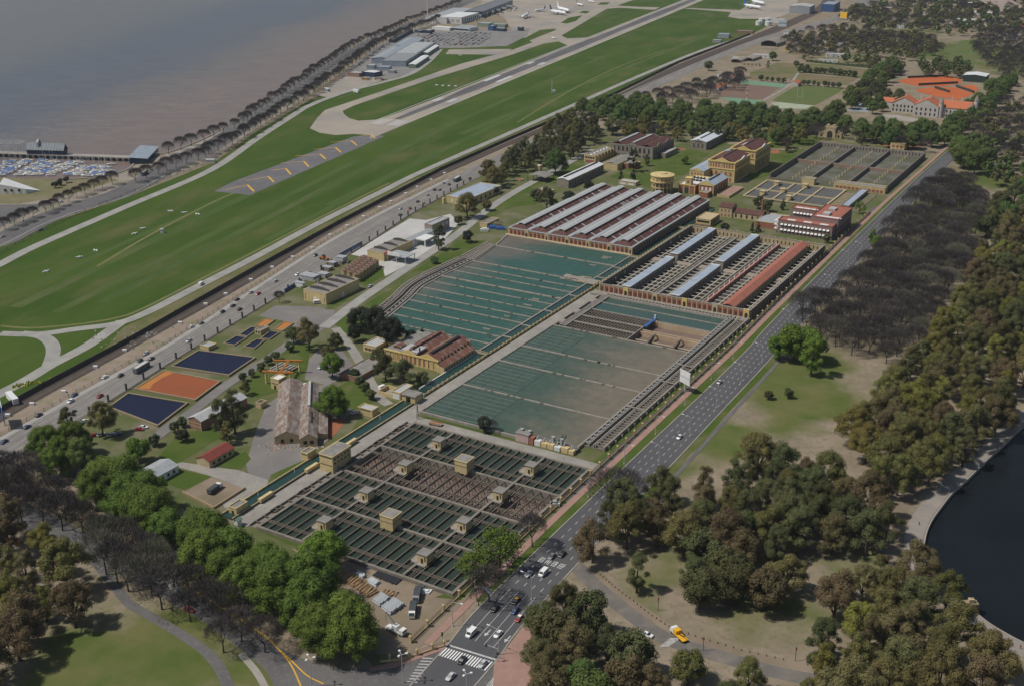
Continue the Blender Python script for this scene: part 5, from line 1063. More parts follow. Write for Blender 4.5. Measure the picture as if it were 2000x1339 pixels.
# brick hall
h=HG(z2(660,1205),z2(665,1045))
T,w,d=bld('brick_hall','red brick hall with yellow pediment, three arched windows and blue-grey roof','building',[z2(430,1180),z2(660,1205),z2(865,1070)],h,m_brick,m_bluer,roof='gable',rh=3,wins=[('n',3,h*.45,1.8,h*.34,m_wht,True,1.2),('r',8,h*.2,1.6,h*.5,MT['shade_brick'],True,1)],pil=(m_trim,1,8))
MB().gwall(-.3,w+.3,-.4,.05,h-.5,h,h+3.2).build('pediment',m_trim,T); MB().gable(-.5,w+.5,-.5,.3,h+.2,h+3.5,'y').build('pediment_cornice',m_yel,T); MB().box(w/2-.6,w/2+.6,5,d-3,h+2.8,h+3.4).build('ridge_vent',m_dark,T)
h=HG(z2(360,1190),z2(365,1050))
T,w,d=bld('brick_hall','square brick block with yellow trim, green door and small turret','building',[z2(115,1150),z2(360,1190),z2(560,1050)],h,m_brick,m_wht,corn=m_trim,wins=[('n',1,.2,4,h*.62,M('green_door',(.03,.055,.05),rough=.7),False,4)],pil=(m_trim,3,3),par=.9)
MB().box(w*.38,w*.72,.5,5.5,h-.5,h+5).build('turret',m_yel,T); MB().arch(w*.48,w*.62,.5,h+1,h+3.6,.1).build('window',m_brick,T); MB().box(w*.35,w*.75,.2,5.8,h+5,h+5.5).build('turret_roof',m_trim,T)
for r in range(2):
    for c in range(4): MB().box(w*.15+c*w*.2,w*.15+c*w*.2+1.6,d*(.5+.25*r),d*(.5+.25*r)+3.4,h-.6,h+.3).build('roof_light',m_dark,T)
bld('brick_store','small brick store with grey roof beside the brick hall','building',[z2(440,1220),z2(560,1240),z2(625,1200)],4.6,m_brick,m_roofg,corn=m_yel)
T,w,d=bld('terrace','yellow-walled paved terrace in front of the brick hall','terrace',[z2(710,1215),z2(905,1235),z2(1090,1095)],2.0,m_yel,m_brickwalk)
h=HG(z2(550,495),z2(550,375))
T,w,d=bld('small_stone_hall','stone hall with arched windows and bright white-blue roof','building',[z2(295,470),z2(550,495),z2(865,335)],h,m_stone,M('white_blue_roof',(.62,.66,.70),(.55,.59,.63),sc=.2,rough=.45),roof='gable',rh=2,wins=[('n',3,h*.2,2.2,h*.55,m_dark,True,2),('r',8,h*.25,1.5,h*.5,m_dark,True,1)],pil=(m_stone,4,0))
MB().gwall(w*.3,w*.7,-.5,.3,h,h+.3,h+2.4).build('pediment',m_stone,T); MB().box(w/2-.7,w/2+.7,5,d-4,h+1.7,h+2.3).build('ridge_vent',m_dark,T)
# ---- disused reservoir ------------------------------------------------------------------
zr=5.2
ru=[UVp(*z3(590,610),zr),UVp(*z3(1450,60),zr),UVp(*z4(1690,540),zr),UVp(*z4(1110,1065),zr)]
u0=(ru[0][0]+ru[1][0])/2; u1=(ru[2][0]+ru[3][0])/2; v0=(ru[0][1]+ru[3][1])/2; v1=(ru[1][1]+ru[2][1])/2
RS=pthing('disused_reservoir','roofless overgrown reservoir of high dark walls with rows of white posts','reservoir',u0,v0,0); w=u1-u0; d=v1-v0
m_rw=M('old_dark_wall',(.18,.16,.14),(.12,.11,.10),sc=.3,c3=(.25,.2,.15),sc3=.3,mix3=.6,rough=.95); m_rf=M('overgrown_floor',(.105,.10,.075),(.075,.085,.04),sc=.12,c3=(.15,.145,.13),sc3=.05,mix3=.52,rough=.95)
MB().box(0,w,0,d,0,.3).build('floor',m_rf,RS)
MB().box(-.8,0,-.8,d+.8,0,zr).build('left_wall',m_rw,RS); MB().box(w,w+.8,-.8,d+.8,0,zr).build('right_wall',m_rw,RS); MB().box(0,w,d,d+.8,0,zr).build('back_wall',m_stone,RS); MB().box(0,w*.4,-.8,0,0,1.6).build('front_wall',m_rw,RS)
bwm=MB().box(-.45,.45,-.08,0,1.4,4).mesh('window'); rep('window',bwm,m_dark,RS,[(2+i*3.05,d,0) for i in range(int(w/3.05))])
MB().box(0,w,d*.49,d*.49+1.6,.3,3.2).build('mid_wall',M('broken_brick_wall',(.30,.19,.14),(.24,.19,.155),sc=.3,rough=.95),RS)
for f in (1/3,2/3): MB().box(w*f-.7,w*f+.7,0,d*.49,.3,3.6).box(w*f-.7,w*f+.7,d*.49+1.6,d,.3,3.6).build('cell_wall',m_rw,RS)
pm=MB().box(-.5,.5,-.4,.4,.3,3.0).mesh('post')
for a in range(3):
    for b in range(2): rep('post',pm,m_cream,RS,[(w*(a+.55)/3,d*.5*b+5+i*(d*.5-8)/7,0) for i in range(8)])
T,w,d=bld('long_block','long low yellow block with dark openings in front of the reservoir','building',[z4(300,1080),z4(1070,1190),z4(1100,1170)],HG(z4(300,1080),z4(300,990)),m_yel,m_roofg,size=(None,9),wins=[('n',12,.5,2.6,2.2,m_brick,False,1)])
bld('long_block','short yellow block with grey top at the reservoir corner','building',[z3(1120,800),z3(1330,830),z3(1350,800)],HG(z3(1120,800),z3(1120,690)),m_yel,m_roofg,size=(None,7))
# small filter beds
c0=[UVp(*z3(140,985),1),UVp(*z3(530,735),1),UVp(*z3(1880,905),1),UVp(*z3(1600,1150),1)]
u0=(c0[0][0]+c0[1][0])/2; u1=(c0[2][0]+c0[3][0])/2; v0=c0[0][1]-4; v1=(c0[1][1]+c0[2][1])/2
SB=pthing('small_filter_beds','old rectangular filter beds crossed by cream walkways behind the red-roofed offices','filter beds',u0,v0,0); w=u1-u0; d=v1-v0
MB().box(0,w,0,d,0,.5).build('bed_floor',M('bed_slate',(.085,.092,.09),(.065,.072,.066),sc=.1,rough=.7),SB)
for y in range(1,int(d/3.4)): MB().box(.4,w-.4,y*3.4,y*3.4+.5,.5,.95).build('bed_wall',M('slate_beam',(.22,.22,.215),(.17,.17,.165),sc=.4,rough=.9),SB)
for f in (0,.18,.36,.53,.72,1): MB().box(w*f-.7,w*f+.7,0,d,.5,1.5).build('walkway',m_cream,SB)
for f in (.0,.45,1): MB().box(0,w,d*f-.6,d*f+.6,.5,1.45).build('walkway',m_cream,SB)
MB().box(w+.7,w+26,0,d,0,.4).build('grass_bed',M('mossy_bed',(.14,.13,.07),(.18,.16,.11),sc=.1,rough=.95),SB)
for y in range(1,int(d/5)): MB().box(w+.8,w+18,y*5,y*5+.4,.4,.8).build('bed_wall',m_cream,SB)
for i,(f,g) in enumerate(((.18,.8),(.18,.2),(.36,.45),(.53,.12),(.53,.85))):
    k=pthing('bed_kiosk','tiny cream kiosk on a walkway of the small filter beds','kiosk',u0+w*f,v0+d*g,1.4,'tiny kiosks on the small filter beds'); MB().box(-2,2,-2.4,2.4,0,2.6).build('wall',m_yel,k); MB().box(-2.3,2.3,-2.7,2.7,2.6,2.9).build('roof',m_cream,k)
gy=bld('covered_gallery','narrow blue-grey roofed gallery beyond the red-roofed offices','gallery',[z4(420,1339),z4(500,1345),z4(800,1100)],3.5,m_stone,m_bluer,lvl=3.5,size=(6,None))
# offices
h=HG(z5(1040,500),z5(1060,340)); h=max(8,min(12,h))
m_pk=M('mauve_render',(.27,.19,.175),(.22,.16,.15),sc=.3,rough=.9); m_aw=M('white_awning',(.75,.75,.73),rough=.7)
def office(name,label,p,h,depth,rows,n,lvl=None,wd=None):
    T,w,d=bld(name,label,'building',p,h,m_pk,m_redr,lvl=h if lvl is None else lvl,size=(wd,depth),par=.7,corn=M('red_parapet',(.33,.12,.09),(.28,.11,.085),sc=.4,rough=.9))
    aw=MB().add([(-.9,0,1.5),(.9,0,1.5),(.9,-1.1,.6),(-.9,-1.1,.6),(-.9,0,.9),(.9,0,.9)],[(0,3,2,1),(0,4,3),(1,2,5),(4,5,2,3)]).mesh('awning'); wm=MB().box(-.75,.75,-.06,.02,-.9,1.2).mesh('window')
    for r in range(rows):
        for i in range(n):
            z=2.2+r*(h-2.6)/max(1,rows); x=1.6+(w-3.2)*(i+.5)/n; k=link('window',wm,m_dark,T,(x,0,z)); link('awning',aw,m_aw,k)
    for i in range(3): MB().box(w*(.15+.3*i),w*(.15+.3*i)+6,2,5,h-.6,h-.3).build('roof_patch',m_wht,T)
    me=MB().box(-.04,.06,-.6,.6,0,1.8).mesh('window'); rep('window',me,m_dark,T,[(w,2+i*2.6,z) for i in range(int((d-2)/2.6)) for z in (1.5,5)])
    return T,w,d
T,w,d=office('office_wing','front office wing with two rows of white awnings and red roof',[z5(1060,340),z5(1675,435),z5(1725,390)],h,10,2,13)
for i in range(3): MB().cyl(-1.5,2+i*3.5,.25,0,h,6).build('balcony_post',m_wht,T); MB().box(-3,0,0,d,3+i*3,3.25+i*3).build('balcony',m_wht,T)
office('office_wing','rear office wing with one row of white awnings behind the front wing',[z5(1210,205),z5(1490,240),z5(1530,200)],h+.5,10,2,6)
T,w,d=office('office_block','taller red-roofed office block joining the two wings at the avenue side',[z5(1440,300),z5(1745,350),z5(1865,210)],h+3.4,None,2,6)
for y in (.2,.6): MB().box(w*.3,w*.55,d*y,d*y+7,h+2.7,h+4.2).build('roof_lantern',m_zincl,T)
# old cream house, yellow box, grey-roofed brick
h=HG(z5(375,310),z5(375,160))
T,w,d=bld('old_house','old cream two storey house with brown hipped roof and tall red chimney','house',[z5(375,310),z5(500,345),z5(560,300)],h*.75,m_cream,m_brown,roof='gable',rh=2.4,along='x',wins=[('n',3,h*.42,1.2,2.2,m_brick,True,.8),('n',3,.8,1.2,2,m_brick,True,.8)],size=(None,11))
MB().box(w,w+24,1,11,0,h*.45).build('wing_wall',m_cream,T); MB().gable(w,w+24,1,11,h*.45,h*.45+2.6,'x',ov=.3).build('wing_roof',m_brown,T)
me=MB().arch(-.7,.7,0,0,2.8,.1).mesh('window'); rep('window',me,m_dark,T,[(w+3+i*4.4,1,1) for i in range(5)])
MB().cyl(w+21,9,1.0,0,h*.45+11,10,.75).build('chimney',m_brick,T)
h=HG(z5(275,435),z5(275,350))
bld('yellow_box_building','yellow box building with long window band and ribbed side','building',[z5(110,410),z5(275,435),z5(385,365)],h,m_yel,m_cream,wins=[('n',5,h*.5,2.2,h*.26,m_dark,False,1),('n',1,.3,12,h*.2,M('brown_brick',(.3,.17,.12)),False,1),('r',6,h*.2,1.6,h*.55,m_dark,False,1)],pil=(m_yel,0,6))
bld('brick_canteen','brick canteen with yellow band and grey flat roof by the office','building',[z5(790,430),z5(890,450),z5(1015,355)],5,m_brick,m_zinc,corn=m_yel,size=(18,None))
T,w,d=bld('chapel_lodge','small lodge with brown roof between canteen and bushes','house',[z5(800,345),z5(930,360),z5(960,330)],4,m_cream,m_brown,roof='gable',rh=2,along='x',size=(None,9))
# entrance gate and gate lodge at the far end
h=HG(z4(150,300),z4(150,130))
T,w,d=bld('entrance_arch','pale stone triumphal gate with tall arch and low side wings','gate',[z4(150,300),z4(310,325),z4(330,310)],h,m_cream,m_cream,size=(None,7),wins=[('n',1,0,5.5,h*.62,m_dark,True,2)],par=1.6)
MB().box(-6,-.1,1,6,0,h*.45).build('side_wing',m_cream,T); MB().box(w+.1,w+6,1,6,0,h*.45).build('side_wing',m_cream,T)
for x in (-3,w+3): MB().arch(x-1,x+1,1,.5,h*.3,.1).build('niche',m_dark,T)
MB().box(w*.15,w*.35,1,5,h,h+1.6).box(w*.65,w*.85,1,5,h,h+1.6).build('finial',m_cream,T)
h=HG(z4(1165,500),z4(1165,385))
bld('gate_lodge','square yellow lodge with brick panels and flat roof behind the reservoir','house',[z4(1165,500),z4(1385,520),z4(1460,460)],h,m_yel,m_cream,wins=[('n',3,h*.45,2.4,h*.3,m_brick,False,1),('n',3,.6,2,h*.18,m_brick,False,1)],corn=m_trim)

rr=random.Random(21)
for i,(x,y,mt,lb,wd,dp,h) in enumerate(((668,512,m_zincl,'pale grey machinery shed between vats and highway','6','5',4),(632,540,m_zinc,'grey scrap machinery pile beside the vats','7','5',2.4),(640,527,m_stone,'dark scrap machinery pile nearer the highway','6','4',2.2),(650,520,m_roofg,'grey tank skid behind the vats','5','4',3),(586,560,m_wht,'white container cabin by the vaulted hall','7','3',3),(605,545,m_zinc,'grey open shed against the blue boards','12','7',3))):
    wd,dp=float(wd),float(dp); T=thing('machinery' if i not in(4,5) else 'cabin',lb,'machinery' if i not in(4,5) else 'cabin',P(x,y),-AZ)
    MB().box(-wd/2,wd/2,-dp/2,dp/2,.1,h).build('housing',mt,T); MB().box(-wd/2-.2,wd/2+.2,-dp/2-.2,dp/2+.2,h,h+.25).build('lid',m_zinc,T)
    for k in range(7): a,b=rr.uniform(-wd*.8,wd*.8),rr.uniform(-dp*.9,dp*.9); s_=rr.uniform(.4,1.1); MB().box(a-s_,a+s_,b-s_*.7,b+s_*.7,.1,rr.uniform(.8,h*1.1)).build('block',rr.choice((m_steel,m_roofg,m_cop,m_rust)),T)
T=thing('orange_loader','orange wheel loader beside the highway fence','loader',P(632,507),-AZ); MB().box(-2.6,1,-1.1,1.1,.9,2.2).build('body',m_or,T); MB().box(-.6,1.2,-.9,.9,2.2,3.4).build('cab',m_glass,T); MB().box(2.4,3.8,-1.4,1.4,.5,1.5).build('bucket',m_or,T); MB().tube((.8,-.6,1.6),(2.6,-.6,1.1),.2).tube((.8,.6,1.6),(2.6,.6,1.1),.2).build('arm',m_or,T)
for x in (-1.8,1.4):
    for y in (-1.1,1.1): MB().tube((x,y-.25,.8),(x,y+.25,.8),.8,n=10).build('wheel',m_dark,T)
for a,b,l in(((556,572),(590,551),'blue board fence panel run by the leafless shrub'),((663,502),(708,477),'blue board fence panel run beside the white yard')):
    p=P(*a); q=P(*b)-p; T=thing('board_fence',l,'fence',p); n=10
    for k in range(n): MB().beam((*(q*k/n).xy,2.4),(*(q*(k+.94)/n).xy,2.4),.15,2.3).build('board',M('blue_board',(.06,.12,.28),(.05,.10,.23),sc=.5,rough=.7),T)
# ================================================================ airport, river bank and far district
y1=lambda x,y:(660+x/5,y/5); y2=lambda x,y:(990+x/6.667,y/6.667); y3=lambda x,y:(1330+x/6.06,y/6.06); y4=lambda x,y:(x/5.882,270+y/5.882); y5=lambda x,y:(1380+x/6.25,90+y/6.25); y6=lambda x,y:(1640+x/6.25,100+y/6.25); y7=lambda x,y:(1640+x/5.556,y/5.556)
def azof(p,q): a=P(*p).xy; b=P(*q).xy; return math.atan2(b.x-a.x,b.y-a.y)
m_lblue=M('pale_blue_sheet',(.30,.35,.40),(.24,.28,.32),sc=.2,rough=.55); m_glz=M('dark_blue_glazing',(.02,.04,.08),(.03,.05,.09),sc=.3,rough=.2)
m_wroof=M('white_flat_roof',(.68,.69,.69),(.6,.61,.61),sc=.1,rough=.6)
az=azof(y1(350,610),y1(680,420))
T,w,d=bld('cargo_hall','long blue-grey cargo hall with ribbed roofs in two steps by the bare trees','hall',[y1(330,620),y1(410,650),y1(690,440)],7,m_lblue,M('ribbed_hall_roof',(.24,.27,.30),(.31,.34,.36),sc=.5,rough=.6,stretch=(1,.1,1)),az=az,roof='gable',rh=1.8,wins=[('r',22,3.5,4,2,m_glz,False,1)],size=(26,None))
MB().gable(w*.15,w*.6,d*.55,d*.98,8.2,9.4,'y').build('upper_roof',m_lblue,T)
T,w,d=bld('cargo_hall','long grey cargo hall with sawtooth roof beside two white sheds','hall',[y1(430,650),y1(590,665),y1(820,470)],8,m_lblue,M('dark_hall_roof',(.21,.22,.23),(.28,.29,.30),sc=.3,rough=.7),az=az,wins=[('r',22,1,4,5,m_glz,False,1)],size=(34,None))
for i in range(9): MB().gable(2,w-2,d*(.4+.065*i),d*(.4+.065*i)+7,7.6,9,'x').build('roof_ridge',m_zinc,T)
bld('white_shed','white-roofed long shed next to the grass, nearest the taxiway curve','shed',[y1(690,668),y1(745,680),y1(845,590)],5,M('green_wall',(.20,.26,.20),rough=.8),m_wroof,az=az,roof='gable',rh=1)
bld('white_shed','white-roofed long shed next to the grass, nearest the crowded car park','shed',[y1(805,550),y1(865,560),y1(950,485)],5,MT['green_wall'],m_wroof,az=az,roof='gable',rh=1)
bld('fire_station','white-roofed fire station facing the small apron','building',[y1(235,745),y1(385,750),y1(415,720)],6,m_glz,m_wroof,az=az+.35,size=(None,18))
bld('fire_store','grey-roofed brick store beside the fire station','building',[y1(95,745),y1(230,750),y1(260,720)],5,M('brown_brick',(.3,.17,.12)),m_zinc,az=az+.35,size=(None,16))
bld('small_hall','low blue hall in front of the sawtooth cargo hall','hall',[y1(380,690),y1(490,700),y1(520,670)],5,m_lblue,m_lblue,az=az,size=(None,14)); bld('small_hall','low grey hut on the corner of the cargo yard','hut',[y1(490,718),y1(550,722),y1(570,700)],4,m_zinc,m_zinc,az=az,size=(None,10))
bld('small_hall','pale blue gate hall beside the ribbed cargo hall','hall',[y1(280,675),y1(350,680),y1(380,655)],5,m_lblue,m_zincl,az=az,size=(None,12))
tz=azof(y1(1260,215),y1(1660,60))
bld('terminal_wing','long dark glazed terminal pier with flat grey roof','terminal',[y1(1240,110),y1(1340,130),y1(1670,18)],11,m_glz,M('terminal_roof',(.17,.18,.19),(.14,.15,.16),sc=.1,rough=.7),lvl=11,az=tz,size=(34,None),wins=[('r',24,4,5,5,m_lblue,False,2)])
bld('terminal_wing','terminal concourse with stepped pale roof by the river trees','terminal',[y1(850,170),y1(900,190),y1(1180,95)],10,m_wht,m_zinc,lvl=10,az=tz,size=(40,None))
T,w,d=bld('terminal_hall','white-roofed terminal hall with dark glazed side','terminal',[y1(985,225),y1(1140,232),y1(1240,180)],11,m_wht,m_wroof,az=tz+.1,wins=[('r',8,2,4,6,m_glz,False,1),('n',4,2,7,5,m_zincl,False,2)],size=(44,None))
bld('terminal_wing','upper glazed terminal strip along the river trees','terminal',[y1(1170,135),y1(1220,140),y1(1560,12)],9,m_glz,m_lblue,lvl=9,az=tz,size=(16,None))
bld('arrivals_hall','low pale blue arrivals hall facing the car park','terminal',[y1(1110,298),y1(1335,302),y1(1340,240)],6,m_wht,m_lblue,az=tz+.3,size=(None,26),wins=[('n',10,1,4,3,m_glz,False,1)])
bld('arrivals_hall','low white hall with zigzag front by the terminal drive','terminal',[y1(920,290),y1(1110,300),y1(1100,260)],5,m_wht,m_wht,az=tz+.3,size=(None,14))
bld('arrivals_hall','grey service block with green roof by the apron','terminal',[y1(1360,260),y1(1470,268),y1(1480,230)],6,M('green_wall',(.2,.26,.2)),m_zinc,az=tz+.2,size=(None,20))
bld('arrivals_hall','blue cube block between car park and apron','terminal',[y1(1465,300),y1(1520,302),y1(1530,270)],8,M('blue_render',(.05,.10,.24),rough=.6),m_lblue,az=tz+.2,size=(None,14))
bld('arrivals_hall','long low service block with glass front at the apron edge','terminal',[y1(1480,262),y1(1650,266),y1(1660,240)],5,MT['green_wall'],m_zinc,az=tz+.2,size=(None,12))
bld('arrivals_hall','low blue-grey block in front of the car park rows','terminal',[y1(1530,305),y1(1640,305),y1(1650,280)],5,m_glz,m_zincl,az=tz+.2,size=(None,12))
bld('gate_hut','small white-roofed gate hut at the end of the car park','hut',[y1(1755,302),y1(1800,302),y1(1810,270)],6,m_glz,m_wroof,az=tz+.2,size=(None,10))
bld('parking_deck','dark parking deck with red band beside bare trees','building',[y1(495,420),y1(530,425),y1(710,320)],5,M('dark_blue_wall',(.05,.06,.09),rough=.8),m_tar2,az=az,size=(8,None))
bld('toll_hall','small dark canopy hall at the car park entrance','hall',[y1(835,325),y1(900,328),y1(930,295)],5,m_glz,m_zincl,az=tz+.2,size=(None,16)); bld('toll_hall','low dark blue hut by the car park entrance','hut',[y1(750,320),y1(825,322),y1(830,305)],4,MT['dark_blue_wall'],m_lblue,az=tz+.3,size=(None,10))
T=thing('control_mast','tall thin white mast beside the terminal','mast',P(*y1(878,218))); MB().cyl(0,0,1.0,0,40,8,.5).build('pole',m_wht,T); MB().cyl(0,0,1.6,38,41,8).build('head',m_wht,T)
for i in range(6):
    p=P(*y1(1330+i*62,180-i*18)); T=thing('boarding_bridge','boarding bridge on posts at the terminal pier','boarding bridge',(p.x,p.y,0),-tz,'boarding bridges along the terminal pier')
    MB().box(-2,14,-2,2,4,7).build('tunnel',m_zincl,T); MB().box(12,13,-1,1,0,4).box(-1,0,-1,1,0,4).build('leg',m_wht,T)
# hangar group at the far apron
T,w,d=bld('hangar','big pale hangar with blue side wall','hangar',[y3(1280,160),y3(1520,170),y3(1660,150)],13,M('hangar_grey',(.30,.32,.34),rough=.6),m_zincl,az=azof(y3(1520,170),y3(1700,80)),size=(None,46),roof='gable',rh=2)
bld('hangar','second blue-walled hangar behind the big pale hangar','hangar',[y3(1655,140),y3(1720,130),y3(1780,60)],14,M('blue_render',(.05,.1,.24)),m_lblue,az=azof(y3(1520,170),y3(1700,80)),size=(24,60))
bld('airfield_store','grey flat-roofed store on the grass by the perimeter road','building',[y3(430,450),y3(550,465),y3(645,420)],6,M('hangar_grey',(.3,.32,.34)),m_lblue,size=(None,16),az=RZ)
bld('airfield_store','small grey annex beside the airfield store','building',[y3(370,505),y3(470,508),y3(490,485)],4,MT['hangar_grey'],m_zinc,az=RZ,size=(None,10))
bld('airfield_store','low brown store near the fuel tanks','building',[y3(660,395),y3(850,400),y3(870,370)],4,MT['brown_brick'],m_roofg,az=RZ,size=(None,12))
for i,(x,y) in enumerate(((920,300),(1030,305),(1025,265),(955,270))):
    T=thing('fuel_tank','squat white fuel tank by the airport fence','tank',P(*y3(x,y)),0,'white fuel tanks by the airport fence'); MB().cyl(0,0,5.5,0,7,16).build('shell',m_wht,T); MB().cyl(0,0,5.6,7,7.6,16,1).build('lid',m_wroof,T)
bld('airfield_store','long white store behind the fuel tanks','building',[y3(1060,270),y3(1215,275),y3(1230,240)],6,m_wht,m_zincl,az=RZ,size=(None,12))
# billboards
def billboard(px,py,wd,h0,h1,az,mat,label,mat2=None):
    T=thing('billboard',label,'billboard',P(px,py),-az)
    MB().box(-.35,.35,.2,.7,0,h0+1).build('post',m_steel,T); MB().box(-wd/2,wd/2,0,.35,h0,h1).build('panel',mat,T); MB().box(-wd/2-.2,wd/2+.2,.02,.3,h0-.3,h0).box(-wd/2-.2,wd/2+.2,.02,.3,h1,h1+.3).build('frame',m_wht,T)
    if mat2: MB().box(-wd/2,wd/2,-.02,0,(h0+h1)/2-.5,(h0+h1)/2+.5).build('print_band',mat2,T)
billboard(*y3(1190,420),13,14,24,.2,M('billboard_pale',(.6,.65,.68),rough=.5),'tall pale blue and white billboard by the railway',M('blue_render',(.05,.1,.24)))
billboard(1646,45,14,8,18,.9,M('billboard_yellow',(.72,.42,.03),rough=.5),'yellow billboard facing the far highway')
billboard(8,830,12,4,12,1.1,M('billboard_blue',(.06,.2,.5),rough=.5),'blue billboard at the railway beside the highway')
billboard(1336,765,8,5,11.5,AZ+.5,m_wht,'white billboard standing over the avenue fence',M('billboard_grey',(.5,.53,.55),rough=.6))
# aircraft
def aircraft(nose,tail,label,tailm,name='airliner'):
    a=P(*nose,3.5).xy; b=P(*tail,3.5).xy; L_=(a-b).length; s=L_/36; rz=math.atan2(a.y-b.y,a.x-b.x); c=(a+b)/2
    T=thing(name,label,'aircraft',(c.x,c.y,0),rz,'aircraft parked on the aprons'); T.scale=(s,s,s)
    secs=[]
    for x,r,z in((18,.15,3.2),(17,1.0,3.3),(15,1.7,3.5),(12,1.95,3.6),(-8,1.95,3.6),(-14,1.3,4.0),(-18,.35,4.5)): secs.append([(x,r*math.cos(t),z+r*math.sin(t)) for t in [6.2832*k/10 for k in range(10)]])
    MB().loft(secs).build('fuselage',M('aircraft_white',(.78,.79,.8),rough=.35),T,smooth=True)
    for sg in (-1,1):
        MB().add([(3.5,sg*1.5,2.9),(-2.5,sg*1.5,2.9),(-5,sg*15.5,3.9),(-3.2,sg*15.5,3.9),(3.5,sg*1.5,3.3),(-2.5,sg*1.5,3.2),(-5,sg*15.5,4.05),(-3.2,sg*15.5,4.05)],[(0,1,2,3),(7,6,5,4),(0,4,5,1),(1,5,6,2),(2,6,7,3),(3,7,4,0)]).build('wing',M('aircraft_grey',(.5,.52,.54),rough=.4),T)
        MB().add([(-14,sg*.8,4.6),(-17,sg*.8,4.6),(-18.4,sg*6,5),(-17,sg*6,5),(-14,sg*.8,4.8),(-17,sg*.8,4.8),(-18.4,sg*6,5.1),(-17,sg*6,5.1)],[(0,1,2,3),(7,6,5,4),(0,4,5,1),(1,5,6,2),(2,6,7,3),(3,7,4,0)]).build('tailplane',MT['aircraft_grey'],T)
        MB().loft([[(x,sg*5+r*math.cos(t),2.1+r*math.sin(t)) for t in [6.2832*k/8 for k in range(8)]] for x,r in((3.8,.8),(2,1),(-.4,.6))]).build('engine',MT['aircraft_grey'],T)
        MB().box(-1.4,-.8,sg*2.2-.2,sg*2.2+.2,0,2.8).build('main_gear',m_dark,T)
    MB().box(13,13.4,-.15,.15,0,2.4).build('nose_gear',m_dark,T)
    MB().add([(-12,-.15,5),(-17,-.15,5),(-19.4,-.15,11),(-17.2,-.15,11),(-12,.15,5),(-17,.15,5),(-19.4,.15,11),(-17.2,.15,11)],[(0,1,2,3),(7,6,5,4),(0,4,5,1),(1,5,6,2),(2,6,7,3),(3,7,4,0)]).build('tail_fin',tailm,T)
m_tb=M('tail_blue',(.03,.05,.16),rough=.4)
aircraft(y2(360,140),y2(500,120),'white airliner with dark tail crossing the apron near the terminal',m_tb)
aircraft(y2(770,182),y2(560,150),'white airliner with dark tail parked beside another on the apron edge',m_tb)
aircraft(y2(808,155),y2(655,115),'white airliner with white tail parked beside a dark-tailed one',m_wht)
aircraft(y2(205,230),y2(285,190),'small white airliner alone on the stained apron',m_wht)
aircraft(y2(985,65),y2(910,45),'white airliner with blue tail at the far side of the apron',m_tb); aircraft(y2(1140,18),y2(1060,5),'pale airliner behind the farthest taxiway islands',m_wht)
aircraft(y3(945,100),y3(740,70),'white and blue airliner on the apron by the hangars',M('tail_bright_blue',(.05,.12,.45),rough=.4)); aircraft(y3(985,50),y3(830,20),'all white airliner on the apron by the hangars',m_wht)
aircraft(y2(585,470),y2(625,485),'tiny white light plane on the taxiway junction',m_wht,'light_aircraft'); aircraft(y1(1170,520),y1(1215,520),'tiny grey light plane on the stub apron',m_wht,'light_aircraft')
# markers on the grass
for i,(x,y) in enumerate(((853,168),(865,169),(877,169.5),(890,170))): tag(MB().box(-1.5,1.5,-2,2,0,1).gable(-1.6,1.6,-2.1,2.1,1,1.5,'y').build('approach_light',m_wht,None,P(x,y)),'white approach light box in a row on the grass beside the runway','light','approach light boxes')
for i,(x,y) in enumerate(((333,413),(360,416),(386,419),(263,457),(279,447),(155,503),(90,531),(187,490))): tag(MB().box(-2.4,2.4,-.4,.4,.1,.8).box(-.4,.4,-1.4,1.4,.1,.8).build('approach_light',m_wht,None,P(x,y),RNG.uniform(0,3)),'small white approach light bar on the open airfield grass','light','approach light bars')
T=thing('windsock_mast','thin mast with small white hut on the airfield grass','mast',P(1078,180)); MB().cyl(0,0,.3,0,14,6,.15).build('pole',m_wht,T); MB().box(1,4,-2,1,0,2.6).build('hut',m_wht,T)
T=thing('beacon_hut','small white beacon hut on the grass near the overrun pad','hut',P(317,455)); MB().box(-1.2,1.2,-1,1,0,3).build('wall',m_wht,T); MB().gable(-1.2,1.2,-1,1,3,3.6,'x',ov=.2).build('roof',m_zinc,T)
T=thing('beacon_hut','white hut beside the coast fence and perimeter road','hut',P(412,318)); MB().box(-4,4,-2,2,0,3).build('wall',m_wht,T); MB().gable(-4,4,-2,2,3,4,'x',ov=.2).build('roof',m_zinc,T)
for i,(x,y,mt,lb) in enumerate(((638,178,m_lblue,'white container truck body with blue top by the service yard'),(696,181,m_wht,'white box trailer on the grass by the perimeter road'),(25,783,m_wht,'white portable cabin by the railway and blue billboard'))):
    T=thing('container',lb,'container',P(x,y),-.9); MB().box(-6,6,-1.4,1.4,.5,3.4).build('box',mt,T); MB().box(-5.5,5.5,-1.2,1.2,0,.5).build('chassis',m_dark,T); MB().box(-6.1,6.1,-1.5,1.5,3.4,3.55).build('roof',m_wroof,T)
T=thing('yellow_hedge_sign','clump of bright yellow-green shrubs in front of a low white wall','shrub',P(66,748)); rr=random.Random(2)
for i in range(40):
    x=rr.uniform(-9,9); y=x*.55+rr.uniform(-1.6,1.6); s=rr.uniform(.7,1.4); MB().add([(x-s,y,0),(x,y-s,.1),(x+s,y,0),(x,y+s,.1),(x,y,s*1.5)],[(0,1,4),(1,2,4),(2,3,4),(3,0,4)]).build('shrub_clump',M('yellow_shrub',(.28,.30,.03),(.18,.22,.03),sc=2,rough=.9),T)
